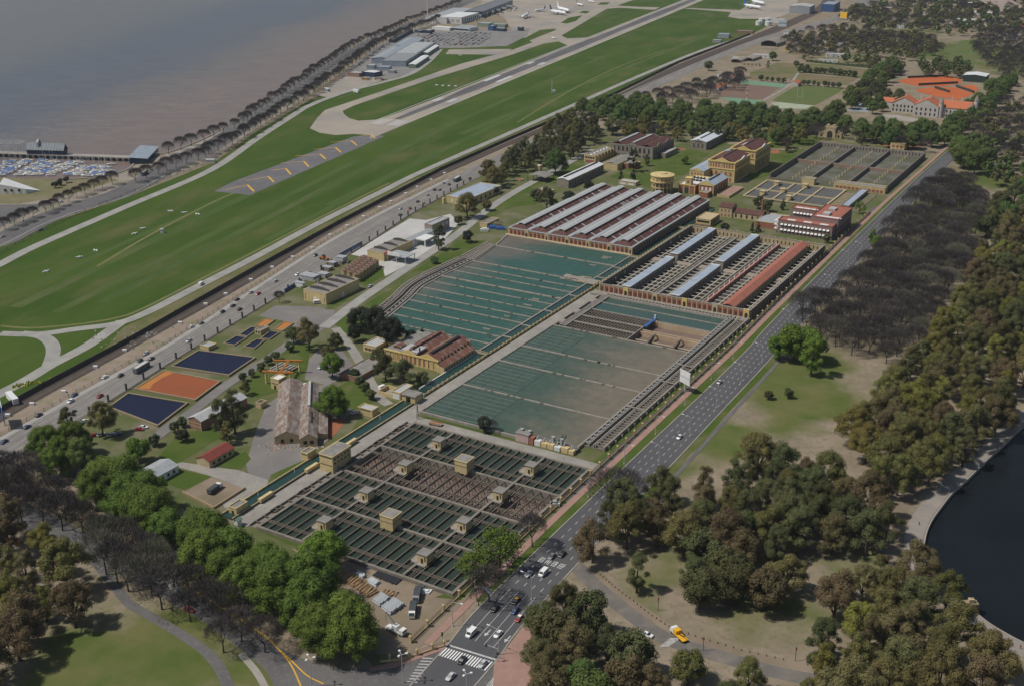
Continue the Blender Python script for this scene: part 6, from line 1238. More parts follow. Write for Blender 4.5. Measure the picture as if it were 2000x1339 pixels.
# airport car park
def car_mesh(name,bodym,small=True):
    mb=MB(); mb.cm=0
    sec=lambda x,wd,z0,z1:[(x,-wd,z0),(x,wd,z0),(x,wd,z1),(x,-wd,z1)]
    mb.loft([sec(-2.15,.8,.35,.85),sec(-2.0,.86,.28,.92),sec(1.2,.86,.28,.88),sec(2.05,.8,.3,.72),sec(2.15,.74,.35,.62)])
    mb.cm=1; mb.loft([sec(-1.75,.72,.9,.95),sec(-1.2,.66,.9,1.42),sec(.35,.66,.9,1.42),sec(1.1,.72,.88,.92)])
    mb.cm=0; mb.add([(-1.1,-.62,1.43),(.3,-.62,1.43),(.3,.62,1.43),(-1.1,.62,1.43)],[(0,1,2,3)])
    mb.cm=2
    for x in (-1.35,1.35):
        for y in (-.8,.8): mb.box(x-.32,x+.32,y-.1,y+.1,0,.62)
    me=mb.mesh(name); 
    for m in (bodym,m_glass,M('tyre',(.02,.02,.02),rough=.9)): me.materials.append(m)
    return me
CARC={'white':(.8,.8,.79),'silver':(.52,.53,.55),'grey':(.16,.17,.18),'dark':(.02,.021,.024),'blue':(.035,.06,.16),'red':(.32,.02,.02),'green':(.03,.09,.06),'yellow':(.7,.4,.02)}
CARM={k:M('car_paint_'+k,c,rough=.28,spec=.5) for k,c in CARC.items()}
CMESH={k:car_mesh('parked_car',m) for k,m in CARM.items()}
def inpoly(p,poly):
    c=False; n=len(poly)
    for i in range(n):
        a,b=poly[i],poly[i-1]
        if (a[1]>p[1])!=(b[1]>p[1]) and p[0]<(b[0]-a[0])*(p[1]-a[1])/(b[1]-a[1])+a[0]: c=not c
    return c
lot=[P(*y1(*p)).xy for p in((690,415),(790,345),(960,322),(1300,318),(1780,330),(1820,335),(1720,405),(1500,438),(1300,450),(980,445),(860,420))]
cx=sum(lot,Vector((0,0)))/len(lot); ca=azof(y1(1000,440),y1(1180,340)); D=Vector((math.sin(ca),math.cos(ca))); N=Vector((D.y,-D.x)); rr=random.Random(11); n=0
for i in range(-30,31):
    for j in range(-30,31):
        p=cx+N*(i*8.6)+D*(j*4.1)
        if inpoly(p,lot) and rr.random()<.62 and n<298:
            k=rr.choice(['white']*6+['silver']*6+['grey']*2+['dark']*2+['blue']*2+['red']); n+=1
            o=link('parked_car',CMESH[k],None,None,(p.x,p.y,.1),math.atan2(N.y,N.x)+rr.choice((0,math.pi))+rr.uniform(-.05,.05))
            tag(o,'%s car parked in the crowded rows of the airport car park'%k,'car','cars in the airport car park')
# ---------------------------------------------------------------- marina
PR=thing('pier','long pale fishing pier reaching along the river','pier',P(130,300)); p0=P(-120,294,1.5)-P(130,300); p1=P(275,308,1.5)-P(130,300)
MB().beam((p0.x,p0.y,1.9),(p1.x,p1.y,1.9),9,.7).build('deck',m_conc,PR); d_=(p1-p0); n_=34
for i in range(n_): q=p0+d_*(i+.5)/n_; MB().box(q.x-.5,q.x+.5,q.y-4,q.y+4,-3,1.3).build('pile',m_cw,PR)
def shed_on_pier(x0,x1,y,label):
    a=P(x0,y,2.2); b=P(x1,y+2,2.2); T=thing('pier_house',label,'building',a,math.atan2(b.y-a.y,b.x-a.x)); L_=(b-a).length
    MB().box(.5,L_-.5,-4,4,0,4).build('wall',m_glz,T); MB().gable(0,L_,-4.6,4.6,4,10,'x').build('roof',M('pier_roof',(.20,.23,.25),(.15,.18,.2),sc=.3,rough=.6),T)
    for i in range(int(L_/3)): MB().gable(i*3+.3,i*3+.6,-4.8,4.8,4.2,10.25,'x').build('roof_rib',m_zincl,T)
    MB().gwall(L_*.28,L_*.33,-3,3,4,11,13.5,'x').build('lantern',m_zinc,T)
shed_on_pier(56,130,299,'glass-walled pier house with steep ribbed grey roof')
T=thing('pergola','white open frame structure on the pier','frame',P(15,297,2)); 
for x in (-8,0,8,16): MB().box(x-.3,x+.3,-3,-2.4,0,9).box(x-.3,x+.3,2.4,3,0,9).build('post',m_wht,T)
MB().box(-8,16,-3,-2.6,8.5,9).box(-8,16,2.6,3,8.5,9).box(-8,16,-.2,.2,11,11.4).build('beam',m_wht,T)
T,w,d=bld('club_house','low dark club house with big grey sloping roof at the pier root','building',[y4(1490,300),y4(1680,310),y4(1790,170)],5,m_glz,m_lblue,az=azof(y4(1680,310),y4(1790,190)),roof='shed',rh=1.5,ov=1)
m_cov=M('blue_boat_cover',(.06,.13,.32),rough=.7); m_hull=M('boat_white',(.72,.73,.72),rough=.4); m_deck=M('boat_deck',(.45,.42,.36),rough=.7)
def boat_mesh(cover,mast):
    mb=MB(); mb.cm=0; sec=lambda x,wd,z:[(x,-wd,z),(x,wd,z),(x,wd*.6,0),(x,-wd*.6,0)]
    mb.loft([sec(-4.5,1.1,1.1),sec(-1,1.5,1.15),sec(2.5,1.1,1.3),sec(4.8,.1,1.5)])
    mb.cm=1
    if cover: mb.loft([[(-4,-1.1,1.2),(-4,1.1,1.2),(-4,0,1.6)],[(1,-1.2,1.3),(1,1.2,1.3),(1,0,2.3)],[(2.6,-.6,1.4),(2.6,.6,1.4),(2.6,0,1.6)]])
    else: mb.box(-2,1.6,-.8,.8,1.2,1.9)
    mb.cm=0
    if mast: mb.tube((.8,0,1.2),(.8,0,mast),.09,.05,4).tube((.8,0,2.6),(-3.4,0,2.4),.1,.08,4)
    me=mb.mesh('sailing_boat')
    for m in (m_hull,m_cov if cover else m_deck): me.materials.append(m)
    return me
BM=[('white sailing boat with blue cover moored in the marina',boat_mesh(1,11)),('white sailing boat without cover moored in the marina',boat_mesh(0,12)),('white motor boat with blue cover moored in the marina',boat_mesh(1,0)),('white motor boat with tan deck moored in the marina',boat_mesh(0,0))]
rr=random.Random(4)
for (a,b,n) in (((-60,395),(150,262),8),((20,440),(330,268),13),((210,440),(520,266),12),((290,440),(650,275),13),((410,435),(840,280),15),((560,435),(900,288),13),((760,440),(1000,335),9),((860,445),(1100,322),9),((1010,455),(1330,292),12),((1150,450),(1460,320),12),((60,420),(200,300),5)):
    A_=P(*y4(*a),-2).xy; B_=P(*y4(*b),-2).xy; t=(B_-A_).normalized()
    for i in range(n):
        q=A_.lerp(B_,(i+.5)/n)+Vector((rr.uniform(-2,2),rr.uniform(-2,2))); lb,me=rr.choice(BM+BM[1::2])
        if (q-P(265,322).xy).length<25: continue
        s=rr.uniform(.85,1.3); o=link('moored_boat',me,None,None,(q.x,q.y,-1.9),math.atan2(t.x,-t.y)+rr.choice((0,math.pi))+rr.uniform(-.15,.15)); o.scale=(s,s,s); tag(o,lb,'boat','boats moored in the marina')
T=thing('white_wedge_building','white wedge-shaped building with ramped roof on the river lawn','building',P(12,381))
q=[P(*y4(*p))-P(12,381) for p in((10,640),(300,640),(470,610),(60,560))]
zz=[8,4,.5,8]
MB().add([(p.x,p.y,0) for p in q]+[(p.x,p.y,z) for p,z in zip(q,zz)],[(0,1,5,4),(1,2,6,5),(2,3,7,6),(3,0,4,7)]).build('wall',m_wht,T); MB().add([(p.x,p.y,z+.1) for p,z in zip(q,zz)],[(0,1,2),(0,2,3)]).build('roof',m_wroof,T)
for f in (.2,.45,.75): c=q[0].lerp(q[1],f); MB().box(c.x-1,c.x+1,c.y-.3,c.y+.1,2,4).build('window',m_dark,T)
# ---------------------------------------------------------------- sports grounds, courts and mansion
m_pitch=M('worn_pitch',(.20,.145,.095),(.15,.135,.06),sc=.03,c3=(.095,.12,.03),sc3=.02,mix3=.55,rough=.95)
m_gp=M('green_pitch',(.085,.13,.03),(.12,.13,.045),sc=.03,rough=.95); m_court=M('green_court',(.16,.28,.18),(.14,.25,.16),sc=.1,rough=.9); m_clay=M('clay_court',(.48,.125,.038),(.42,.108,.035),sc=.05,rough=.95)
sheet('pitch',[y5(*p) for p in((520,330),(860,205),(1400,220),(2000,290),(1900,390),(1200,330),(980,405),(560,420))],.06,m_pitch)
sheet('pitch',[y5(*p) for p in((1010,410),(1130,335),(1840,395),(1720,480),(1180,440))],.07,m_pitch)
sheet('pitch',[y5(*p) for p in((120,560),(330,470),(900,500),(690,655),(160,620))],.065,M('brown_pitch',(.20,.13,.10),(.165,.115,.085),sc=.04,rough=.95))
sheet('sports_court',[y5(*p) for p in((390,455),(470,420),(1000,470),(920,510))],.08,m_court); sheet('sports_court',[y5(*p) for p in((150,625),(300,630),(680,670),(640,715),(400,710))],.085,m_court)
sheet('pitch',[y5(*p) for p in((800,660),(1110,475),(1700,510),(1560,600),(1320,725),(900,690))],.075,m_gp); sheet('sports_court',[y5(*p) for p in((780,690),(900,688),(1320,730),(1200,770),(880,760))],.09,M('pale_court',(.36,.40,.29),(.32,.35,.26),sc=.1,rough=.95))
sheet('pitch',[y5(*p) for p in((1250,170),(1480,80),(2000,100),(2300,140),(2200,250),(1500,200))],.055,M('olive_pitch',(.15,.15,.06),(.20,.165,.10),sc=.03,rough=.95))
ribbon('club_path',[y5(690,665),y5(980,500),y5(1120,330)],3,.1,m_perim)
sheet('park_lawn',[(1790,110),(1830,95),(1880,92),(1900,120),(1925,125),(1860,118)],.06,m_gp); sheet('park_lawn',[(1820,130),(1850,105),(1875,80),(1925,75),(1930,100),(1905,120),(1900,135),(1860,130)],.065,m_gp)
sheet('clay_courts',[y6(*p) for p in((700,370),(830,330),(1280,300),(1480,335),(1480,395),(1250,430),(940,430))],.1,m_clay); sheet('clay_courts',[y6(*p) for p in((920,470),(1160,440),(1400,440),(1640,520),(1450,600),(1200,560),(950,500))],.11,m_clay); sheet('clay_courts',[y6(*p) for p in((1430,430),(1620,410),(1690,445),(1660,510))],.12,m_clay)
m_fence=M('dark_fence',(.05,.055,.05),rough=.9)
for a,b in(((960,425),(1440,400)),((1160,455),(1340,510)),((1420,440),(1640,515)),((830,335),(1280,315))):
    p=P(*y6(*a)); q=P(*y6(*b))-p; T=thing('court_fence','dark mesh fence and hedge between clay courts','fence',p,0,'fences between the clay courts'); MB().beam((0,0,2.8),(q.x,q.y,2.8),1.2,2.2).build('mesh_panel',m_fence,T); MB().beam((0,0,3.1),(q.x,q.y,3.1),.25,.2).build('top_rail',m_fence,T)
m_tile=M('orange_tile_roof',(.50,.16,.075),(.43,.14,.07),sc=.3,rough=.9); m_wp=M('mansion_plaster',(.50,.48,.44),(.42,.40,.37),sc=.3,rough=.9)
mz=azof(y6(890,790),y6(980,720))
T,w,d=bld('mansion','white turreted club mansion with steep orange tile roofs','mansion',[y6(890,790),y6(1090,810),y6(1200,730)],12,m_wp,m_tile,roof='gable',rh=7,az=mz,size=(26,26),wins=[('n',5,1.5,1.6,3,m_dark,False,1),('n',5,6.5,1.6,3,m_dark,False,1),('r',6,1.5,1.5,3,m_dark,False,1),('r',6,6.5,1.5,3,m_dark,False,1)])
MB().gwall(w,w+34,4,20,0,11,17.5,'x').build('east_wing',m_wp,T); MB().gable(w,w+34,4,20,11.2,18,'x',ov=.5).build('east_wing_roof',m_tile,T)
MB().gwall(-26,0,12,30,0,10,17,'y').build('west_wing',m_wp,T); MB().gable(-26,0,12,30,10.2,17.5,'y',ov=.5).build('west_wing_roof',m_tile,T)
for x,y,h in((w+2,3,22),(w+33,3,20),(w+36,12,26)): MB().cyl(x,y,2.4,0,h-6,10).build('turret',m_wp,T); MB().cyl(x,y,2.8,h-6,h,10,.1).build('turret_roof',m_stone,T)
for x in (4,14,w+10,w+20): MB().box(x,x+1.4,12,13.4,14,21).build('chimney',m_wp,T)
me=MB().box(-.8,.8,-.15,.02,0,2.6).mesh('window'); rep('window',me,m_dark,T,[(w+4+i*4,4,z) for i in range(7) for z in (1.5,6)]+[(-24+i*4,12,z) for i in range(6) for z in (1.5,6)])
bld('club_pavilion','small lodge with orange tile roof beside the mansion','house',[y6(510,690),y6(640,700),y6(680,670)],7,m_wp,m_tile,roof='gable',rh=4,along='x',az=mz,size=(24,14))
bld('gym_hall','dark walled hall with white roof beyond the clay courts','hall',[y6(1500,370),y6(1790,378),y6(1800,330)],8,M('dark_green_wall',(.03,.05,.04),rough=.8),m_wroof,az=mz,size=(None,26),roof='gable',rh=1.5)
bld('white_block','white two storey block among green trees near the mansion','building',[y6(235,590),y6(310,600),y6(360,560)],8,m_wht,m_wroof,az=mz,size=(None,14),wins=[('r',3,3,2,3,m_dark,False,1),('n',2,3,1.5,2,m_dark,False,1)])
sheet('mansion_court',[y6(*p) for p in((490,770),(700,780),(960,830),(940,870),(740,850),(560,810))],.12,m_conc); sheet('pool_terrace',[y6(*p) for p in((150,700),(220,620),(360,640),(350,750),(20,720))],.1,M('terrace_blue',(.28,.31,.33),rough=.7))
sheet('mansion_court',[y6(*p) for p in((1110,800),(1370,790),(1500,790),(1420,830),(1180,815))],.13,m_conc)
bld('club_hut','small orange-roofed club hut between the sports pitches','house',[y5(1000,490),y5(1080,500),y5(1140,450)],4,m_wp,m_tile,roof='gable',rh=3,az=mz,size=(12,14))
for i,(x,y,l) in enumerate(((100,530,14),(160,500,14),(300,410,20),(400,390,10))): bld('club_house',['orange-roofed hut at the pitch corner by bare trees','second orange-roofed hut by bare trees','long orange-roofed hut along the pitch edge','orange-roofed shed beyond the pitch corner'][i],'house',[y5(x-30,y+20),y5(x+30,y+22),y5(x+70,y-20)],4,m_wp,m_tile,roof='gable',rh=2,az=azof(y5(100,540),y5(420,380)),size=(8,l))
for a,b in(((1220,195),(2000,270)),((1180,320),(1840,385))):
    p=P(*y5(*a)); q=P(*y5(*b))-p; T=thing('clipped_hedge',['long dark clipped hedge between two sports pitches','low dark hedge along the brown pitch'][a[1]>250],'hedge',p); mb=MB(); rr=random.Random(8); n=60
    for i in range(n):
        c=q*(i/n); s=rr.uniform(1.6,2.6); mb.cyl(c.x+rr.uniform(-.6,.6),c.y+rr.uniform(-.6,.6),s,0,rr.uniform(2,3.4)*(1 if a[1]<250 else .45),7,s*.5)
    mb.build('hedge_foliage',M('hedge_green',(.035,.055,.018),(.05,.07,.025),sc=.6,rough=.95),T); MB().beam((0,0,.3),(q.x,q.y,.3),.5,.3).build('hedge_stem',m_dirt,T)
T=thing('rugby_posts','tall white rugby goal posts on the green pitch','goal',P(*y5(1135,655))); MB().tube((-3,0,0),(-3,0,13),.12).tube((3,0,0),(3,0,13),.12).build('upright',m_wht,T); MB().tube((-3,0,3),(3,0,3),.12).build('crossbar',m_wht,T)
for x,y,l in((490,655,'red and white striped mast by the brown pitch'),(1470,150,'red and white mast beyond the worn pitch')):
    T=thing('striped_mast',l,'mast',P(*y5(x,y))); 
    for i in range(6): MB().cyl(0,0,.5,i*3,i*3+3,6).build('mast_section',m_wht if i%2==0 else M('sign_red',(.6,.03,.03)),T)
# rail depot and sheds by the railway
for i,(x,y,l) in enumerate(((940,545,1),(590,740,0),(720,720,0))):
    T=thing('rail_shed',['wide grey barrel-roofed rail shed beside the tracks','low brown rail shed by bare trees','low pale rail shed beside another'][i],'shed',P(*y3(x,y)),-RZ-.2); mb=MB(); prev=None; wd,dp,h=((26,40,5),(14,34,3.5),(16,36,3.5))[i]
    for k in range(9):
        t=k/8; p=(wd*t,h+(4 if l else 1.2)*math.sin(math.pi*t))
        if prev: mb.add([(prev[0],0,prev[1]),(p[0],0,p[1]),(p[0],dp,p[1]),(prev[0],dp,prev[1])],[(0,1,2,3)])
        prev=p
    mb.build('roof',M('shed_roof_tan',(.29,.25,.21),(.24,.21,.18),sc=.2,rough=.9),T); MB().box(.3,.8,0,dp,0,h).box(wd-.8,wd-.3,0,dp,0,h).box(.8,wd-.8,dp-.5,dp,0,h).build('wall',m_stone,T)
bld('depot_house','yellow box house among trees near the rail sheds','house',[y3(1205,610),y3(1275,612),y3(1300,580)],6,m_yel,m_cream,az=.4,size=(10,9)); bld('depot_house','long grey-roofed school building beyond the worn pitch','building',[y3(1320,640),y3(1600,650),y3(1720,600)],5,m_cream,m_zinc,az=.4,size=(60,18)); bld('depot_house','low white-fronted pavilion by two dark trees','building',[y3(1680,540),y3(1860,555),y3(1880,520)],4,m_wht,m_wroof,az=.4,size=(30,10))
# stadium and far roofs
T,w,d=bld('grandstand','sloping concrete grandstand with pink-grey terraces far behind the trees','grandstand',[y7(1490,115),y7(1770,130),y7(1860,20)],4,m_conc,M('stand_pink',(.36,.28,.24),(.31,.25,.22),sc=.1,rough=.9),az=1.2,size=(60,70),roof='shed',rh=16)
bld('white_hall','white flat-roofed sports hall far behind bare trees','hall',[y7(1190,265),y7(1400,270),y7(1420,235)],7,m_wht,m_wroof,az=.5,size=(70,40)); bld('white_hall','row of low white pavilions beside the grandstand','hall',[y7(1290,160),y7(1480,165),y7(1500,140)],6,m_wht,m_wht,az=.5,size=(60,14)); bld('white_hall','low pale roof with dark stand beside the grandstand','hall',[y7(1270,80),y7(1460,95),y7(1480,70)],9,m_dark,m_wroof,az=.5,size=(70,20)); bld('orange_house','orange-roofed house at the right of the far park','house',[y7(1950,310),y7(2010,312),y7(2020,280)],8,m_tile,m_tile,az=.5,size=(20,20),roof='gable',rh=3)

# service vehicles and stores on the apron edge
rr=random.Random(77)
for i in range(26):
    x=rr.uniform(1340,1760); y=190-(x-1340)*.27+rr.uniform(-4,26); p=P(*y1(x,y)); k=rr.choice(('white','white','yellow','blue')); o=link('service_vehicle',CMESH[k],None,None,(p.x,p.y,.1),rr.uniform(0,6.28)); o.scale=(1.5,1.3,1.5); tag(o,'%s service vehicle on the apron below the terminal pier'%k,'service vehicle','service vehicles on the apron')
for i in range(14):
    p=P(*y1(rr.uniform(200,460),rr.uniform(765,785))); k=rr.choice(('yellow','yellow','red','white')); o=link('fire_vehicle',CMESH[k],None,None,(p.x,p.y,.1),rr.uniform(0,6.28)); o.scale=(1.4,1.2,1.5); tag(o,'%s vehicle lined up before the fire station'%k,'service vehicle','vehicles at the fire station')
for i in range(24):
    t=rr.random(); p=P(*y1(140+t*320+rr.uniform(-14,14),690-t*260+rr.uniform(-10,10))); k=rr.choice(('white','silver','grey','dark')); o=link('yard_car',CMESH[k],None,None,(p.x,p.y,.1),-az+1.57+rr.uniform(-.2,.2)); tag(o,'%s car parked along the cargo hall fence'%k,'car','cars by the cargo halls')
for i,(x,y,w_,d_,h_) in enumerate(((1560,95,16,12,6),(1612,112,30,10,5),(1530,70,20,14,6),(1680,42,24,14,8),(1740,55,30,14,6),(1790,38,20,12,9),(1850,62,36,14,6),(1905,48,22,14,7),(1950,75,30,12,6),(1725,28,18,14,12),(1598,122,26,9,4),(1470,112,30,9,4),(1448,128,24,8,4),(1430,118,20,8,4),(1400,152,22,9,4))):
    q=P(x,y); bld('park_house',['pale flat-roofed park house by the rail bend','long pale hall behind dark trees near the pitches','small grey house at the highway bend','white house beside the far highway','low white pavilion in the far belt','tall pale house in the far belt','long low white hall in the far park','pale house below the grandstand','long pale hall at the park edge','tall narrow white block in the far belt','low grey shed by the olive pitch','long grey rail store beside the tracks','second grey rail store beside the tracks','small brown rail store beside the tracks','pale hut with grey roof by the highway trees'][i],'building',None,h_,m_wht if i%3 else m_cream,m_zincl if i%2 else m_roofg,at=(q.xy,w_,d_),az=.35 if i<11 else RZ,wins=[('n',4,1,1.6,1.6,m_dark,False,1)])
# ================================================================ vehicles, fences, lamps, timber yard
m_tyre=M('tyre',(.02,.02,.02)); m_lamp=M('lamp_lens',(.7,.7,.66),rough=.3); m_tail=M('tail_lens',(.35,.02,.02),rough=.3)
def secq(x,wd,z0,z1): return [(x,-wd,z0),(x,wd,z0),(x,wd,z1),(x,-wd,z1)]
VB={}
VB['car']=MB().loft([secq(-2.15,.8,.35,.85),secq(-2.0,.88,.28,.95),secq(1.1,.88,.28,.92),secq(2.05,.82,.3,.76),secq(2.2,.72,.35,.62)]).loft([secq(-1.15,.64,1.40,1.46),secq(.3,.64,1.40,1.46)]).mesh('body')
VB['cabin']=MB().loft([secq(-1.8,.74,.94,.97),secq(-1.2,.67,.94,1.42),secq(.35,.67,.92,1.42),secq(1.15,.76,.9,.93)]).mesh('cabin')
VB['van']=MB().loft([secq(-2.5,.9,.35,2.0),secq(-2.45,.95,.3,2.1),secq(1.2,.95,.3,2.05),secq(1.9,.92,.3,1.25),secq(2.5,.85,.35,.95)]).mesh('body')
VB['vglass']=MB().box(-2.0,1.1,-.97,.97,1.25,1.75).add([(1.28,-.8,1.98),(1.28,.8,1.98),(1.93,.82,1.28),(1.93,-.82,1.28)],[(0,1,2,3)]).mesh('cabin')
VB['wheel']=MB().tube((0,-.11,.32),(0,.11,.32),.32,n=10).mesh('wheel'); VB['hub']=MB().tube((0,-.12,.32),(0,.12,.32),.17,n=8).mesh('hub')
VB['hl']=MB().box(2.08,2.2,-.12,.12,.58,.72).mesh('headlight'); VB['tl']=MB().box(-2.2,-2.1,-.12,.12,.66,.82).mesh('tail_light')
BODY={}
def vehicle(kind,col,px,py,rz,label,group,z=.1,roofcol=None):
    p=P(px,py,z+.4); T=thing('parked_car' if 'parked' in label else kind,label,'van' if kind=='van' else 'car',(p.x,p.y,z),rz,group)
    key=(kind,col)
    if key not in BODY: me=VB['van' if kind=='van' else 'car'].copy(); me.materials.append(CARM[col]); BODY[key]=me
    link('body',BODY[key],None,T); link('cabin',VB['vglass' if kind=='van' else 'cabin'],m_glass,T)
    for x in (-1.4,1.4):
        for y in (-.8,.8): w_=link('wheel',VB['wheel'],m_tyre,T,(x,y,0)); link('hub',VB['hub'],m_steel,w_)
    for y in (-.62,.62): link('headlight',VB['hl'],m_lamp,T,(.3 if kind=='van' else 0,y,.1)); link('tail_light',VB['tl'],m_tail,T,(-.3 if kind=='van' else 0,y,.1))
    if roofcol: MB().box(-1.1,.25,-.6,.6,1.46,1.5).build('roof_panel',CARM[roofcol],T)
    return T
def dirang(a,b): a=P(*a).xy;b=P(*b).xy; return math.atan2(b.y-a.y,b.x-a.x)
hwl=[dirang((175,806),(374,681)),dirang((374,681),(705,482)),dirang((705,482),(867,382))]
def hrz(x): return hwl[0] if x<300 else hwl[1] if x<600 else hwl[2]
HC_=[(8,862,'blue'),(53,833,'blue'),(76,810,'dark'),(125,799,'dark'),(142,803,'grey'),(138,783,'white'),(145,771,'blue'),(195,773,'red'),(205,736,'white'),(235,733,'dark'),(273,704,'green'),(296,700,'dark'),(285,690,'silver'),(369,665,'silver'),(374,638,'white'),(393,631,'grey'),(434,609,'dark'),(455,597,'dark'),(468,604,'dark'),(463,585,'dark'),(490,571,'silver'),(504,574,'red'),(538,549,'silver'),(581,536,'white'),(616,499,'dark'),(816,394,'dark'),(826,398,'yellow'),(800,408,'red'),(782,408,'silver'),(782,420,'dark'),(835,381,'silver'),(849,371,'dark'),(859,371,'grey'),(877,361,'dark'),(866,358,'silver'),(918,349,'dark')]
for x,y,c in HC_: vehicle('car',c,x,y,hrz(x)+(math.pi if RNG.random()<.5 else 0),'%s car driving on the wide highway beside the railway'%c,'cars on the highway')
def bus(px,py,rz,col,label):
    p=P(px,py,.1); T=thing('bus',label,'bus',(p.x,p.y,.1),rz); MB().loft([secq(-6,1.2,.4,3.0),secq(-5.9,1.25,.35,3.1),secq(5.7,1.25,.35,3.1),secq(6,1.15,.4,2.8)]).build('body',col,T)
    MB().box(-5.6,5.4,-1.27,1.27,1.5,2.5).build('window_band',m_glass,T); MB().box(5.9,6.06,-1.05,1.05,1.3,2.7).build('windscreen',m_glass,T); MB().box(-5,5,-1.1,1.1,3.1,3.2).build('roof',M('bus_roof',(.5,.5,.49),rough=.6),T)
    for x in (-3.6,3.8):
        for y in (-1.15,1.15): link('wheel',VB['wheel'],m_tyre,T,(x,y,0)).scale=(1.5,1.5,1.5)
bus(277,722,hwl[0],M('bus_grey',(.13,.14,.15),rough=.4),'long grey bus on the highway beside the orange pond'); bus(893,353,hwl[2],M('bus_dark',(.08,.09,.11),rough=.4),'dark bus with pale roof on the highway beyond the depot')
arz=math.atan2(-AV.y,-AV.x)
for k,c,x,y,l,rf in (('car','white',1327,853,'white car alone on the avenue near a street lamp',None),('car','silver',1405,746,'silver car alone on the avenue below the white billboard',None),('van','white',920,1237,'white van waiting at the stop line of the avenue',None),('car','white',973,1238,'white car next to the white van at the stop line',None),('car','dark',967,1188,'black car under the bare tree shadow on the avenue',None),('car','dark',1008,1173,'black taxi with yellow roof on the avenue','yellow'),('car','blue',1006,1192,'bright blue car behind the taxi',None),('car','red',1014,1207,'red and white car beside the park trees','white'),('car','silver',1032,1121,'silver car in tree shade on the avenue',None),('van','white',1061,1119,'white van in tree shade near the painted letters',None),('car','dark',1098,1082,'black car beyond the painted letters',None),('car','grey',1078,1086,'dark grey car beyond the painted letters',None),('car','dark',903,1289,'black car crossing the zebra stripes',None),('car','silver',943,1296,'silver car on the zebra stripes',None),('car','silver',880,1321,'silver car past the zebra crossing',None)):
    vehicle(k,c,x,y,arz,l,'vehicles on the avenue',roofcol=rf)
for k,c,x,y,a,l in (('van','white',393,555,hwl[1]+.1,'white van on the airfield perimeter road'),('car','silver',723,559,dirang((632,640),(790,527)),'silver car on the plant lane below the vaulted hall'),('van','white',620,591,.3,'white van parked before the vaulted hall'),('van','white',747,757,.9,'white van parked at the walled yellow office'),('car','white',693,805,.6,'white car parked beside the yellow store hut'),('car','white',626,717,1.2,'white car parked by the bright green trees'),('van','white',602,753,.5,'white van parked behind the rusty barn'),('car','red',186,849,.5,'red car parked under the dark tree near the pond'),('car','white',198,848,.9,'white car parked next to the red one under trees'),('car','silver',217,848,1.0,'silver car parked in the tree shade row'),('car','blue',231,848,1.0,'blue car parked at the end of the shade row'),('car','dark',168,847,.2,'dark car parked behind the green trees'),('car','white',280,834,.0,'white car parked at the pond corner'),('car','red',272,838,.0,'dark red car parked at the pond corner'),('car','white',166,822,.8,'white car parked beside the highway fence trees'),('car','white',1264,1239,-.6,'white car on the curved park road'),('car','white',325,1074,-.5,'white car parked under green street trees'),('car','white',310,1135,-.5,'white car parked under bare street trees'),('car','dark',375,1178,-.5,'dark car on the tree-lined street'),('car','red',370,1190,-.5,'red car on the tree-lined street'),('car','white',119,394,hwl[0],'white car on the coast road by bare trees'),('car','blue',80,449,hwl[0],'blue car alone on the coast road'),('car','silver',5,462,hwl[0],'silver car at the edge of the coast road'),('car','dark',1508,393,1.0,'dark car parked near the small filter beds')):
    vehicle(k,c,x,y,a,l,'cars parked or driving on side roads',z=.22 if 480<x<760 else .12)
bus(283,341,hwl[0]+.3,M('bus_blue',(.05,.09,.22),rough=.4),'blue bus on the coast road near the club house')
def truck(px,py,rz,cabm,bedm,label,tow=False,bed=True):
    p=P(px,py,.1); T=thing('truck',label,'truck',(p.x,p.y,.1),rz)
    MB().loft([secq(2.2,1.1,.6,2.4),secq(2.4,1.15,.5,2.6),secq(3.6,1.15,.5,2.5),secq(4.2,1.1,.5,1.7)]).build('cab',cabm,T); MB().add([(3.65,-1,2.45),(3.65,1,2.45),(4.25,1,1.72),(4.25,-1,1.72)],[(0,1,2,3)]).build('windscreen',m_glass,T)
    MB().box(-4,4,-.9,.9,.5,.8).build('chassis',m_dark,T)
    if bed: MB().box(-4,2,-1.2,1.2,.8,2.6 if not tow else 1.1).build('bed',bedm,T)
    if not tow and bed:
        for i in range(7): MB().box(-3.8+i*.85,-3.65+i*.85,-1.24,1.24,.8,2.65).build('bed_rib',m_dark,T)
    if tow: MB().box(.2,2.1,-1.15,1.15,.8,2.5).build('locker',bedm,T); MB().tube((0,0,1.2),(-3.6,0,2.4),.15).build('tow_arm',m_dark,T)
    for x in (-3,-1.8,3):
        for y in (-1.05,1.05): link('wheel',VB['wheel'],m_tyre,T,(x,y,0)).scale=(1.4,1.4,1.4)
    return T
qz=lambda x,y:(620+x/7.438,1080+y/7.438)
m_bed=M('truck_bed_dark',(.09,.10,.11),(.07,.08,.085),sc=.6,rough=.6)
truck(*qz(1385,860),dirang(qz(1420,700),qz(1380,960)),m_wht,m_bed,'white-cabbed truck with long dark bed in the timber yard'); truck(*qz(1450,640),dirang(qz(1480,540),qz(1440,700)),M('cab_grey',(.25,.26,.27),rough=.5),m_bed,'grey truck behind the white-cabbed truck in the timber yard')
truck(1326,1243,dirang((1345,1258),(1318,1233)),m_wht,M('truck_yellow',(.75,.40,.02),rough=.5),'yellow tow truck with white cab on the park road kerb',tow=True)
truck(345,1157,dirang((360,1172),(338,1150)),m_wht,m_wht,'white box truck on the tree-lined street'); truck(420,958,dirang((412,965),(430,952)),m_wht,m_bed,'white tipper truck standing in the dirt pit')
p=P(*qz(1140,1140),.1); T=thing('crane_truck','white crane truck with raised boom over grey pipes','crane truck',p,dirang(qz(1060,1100),qz(1210,1170)))
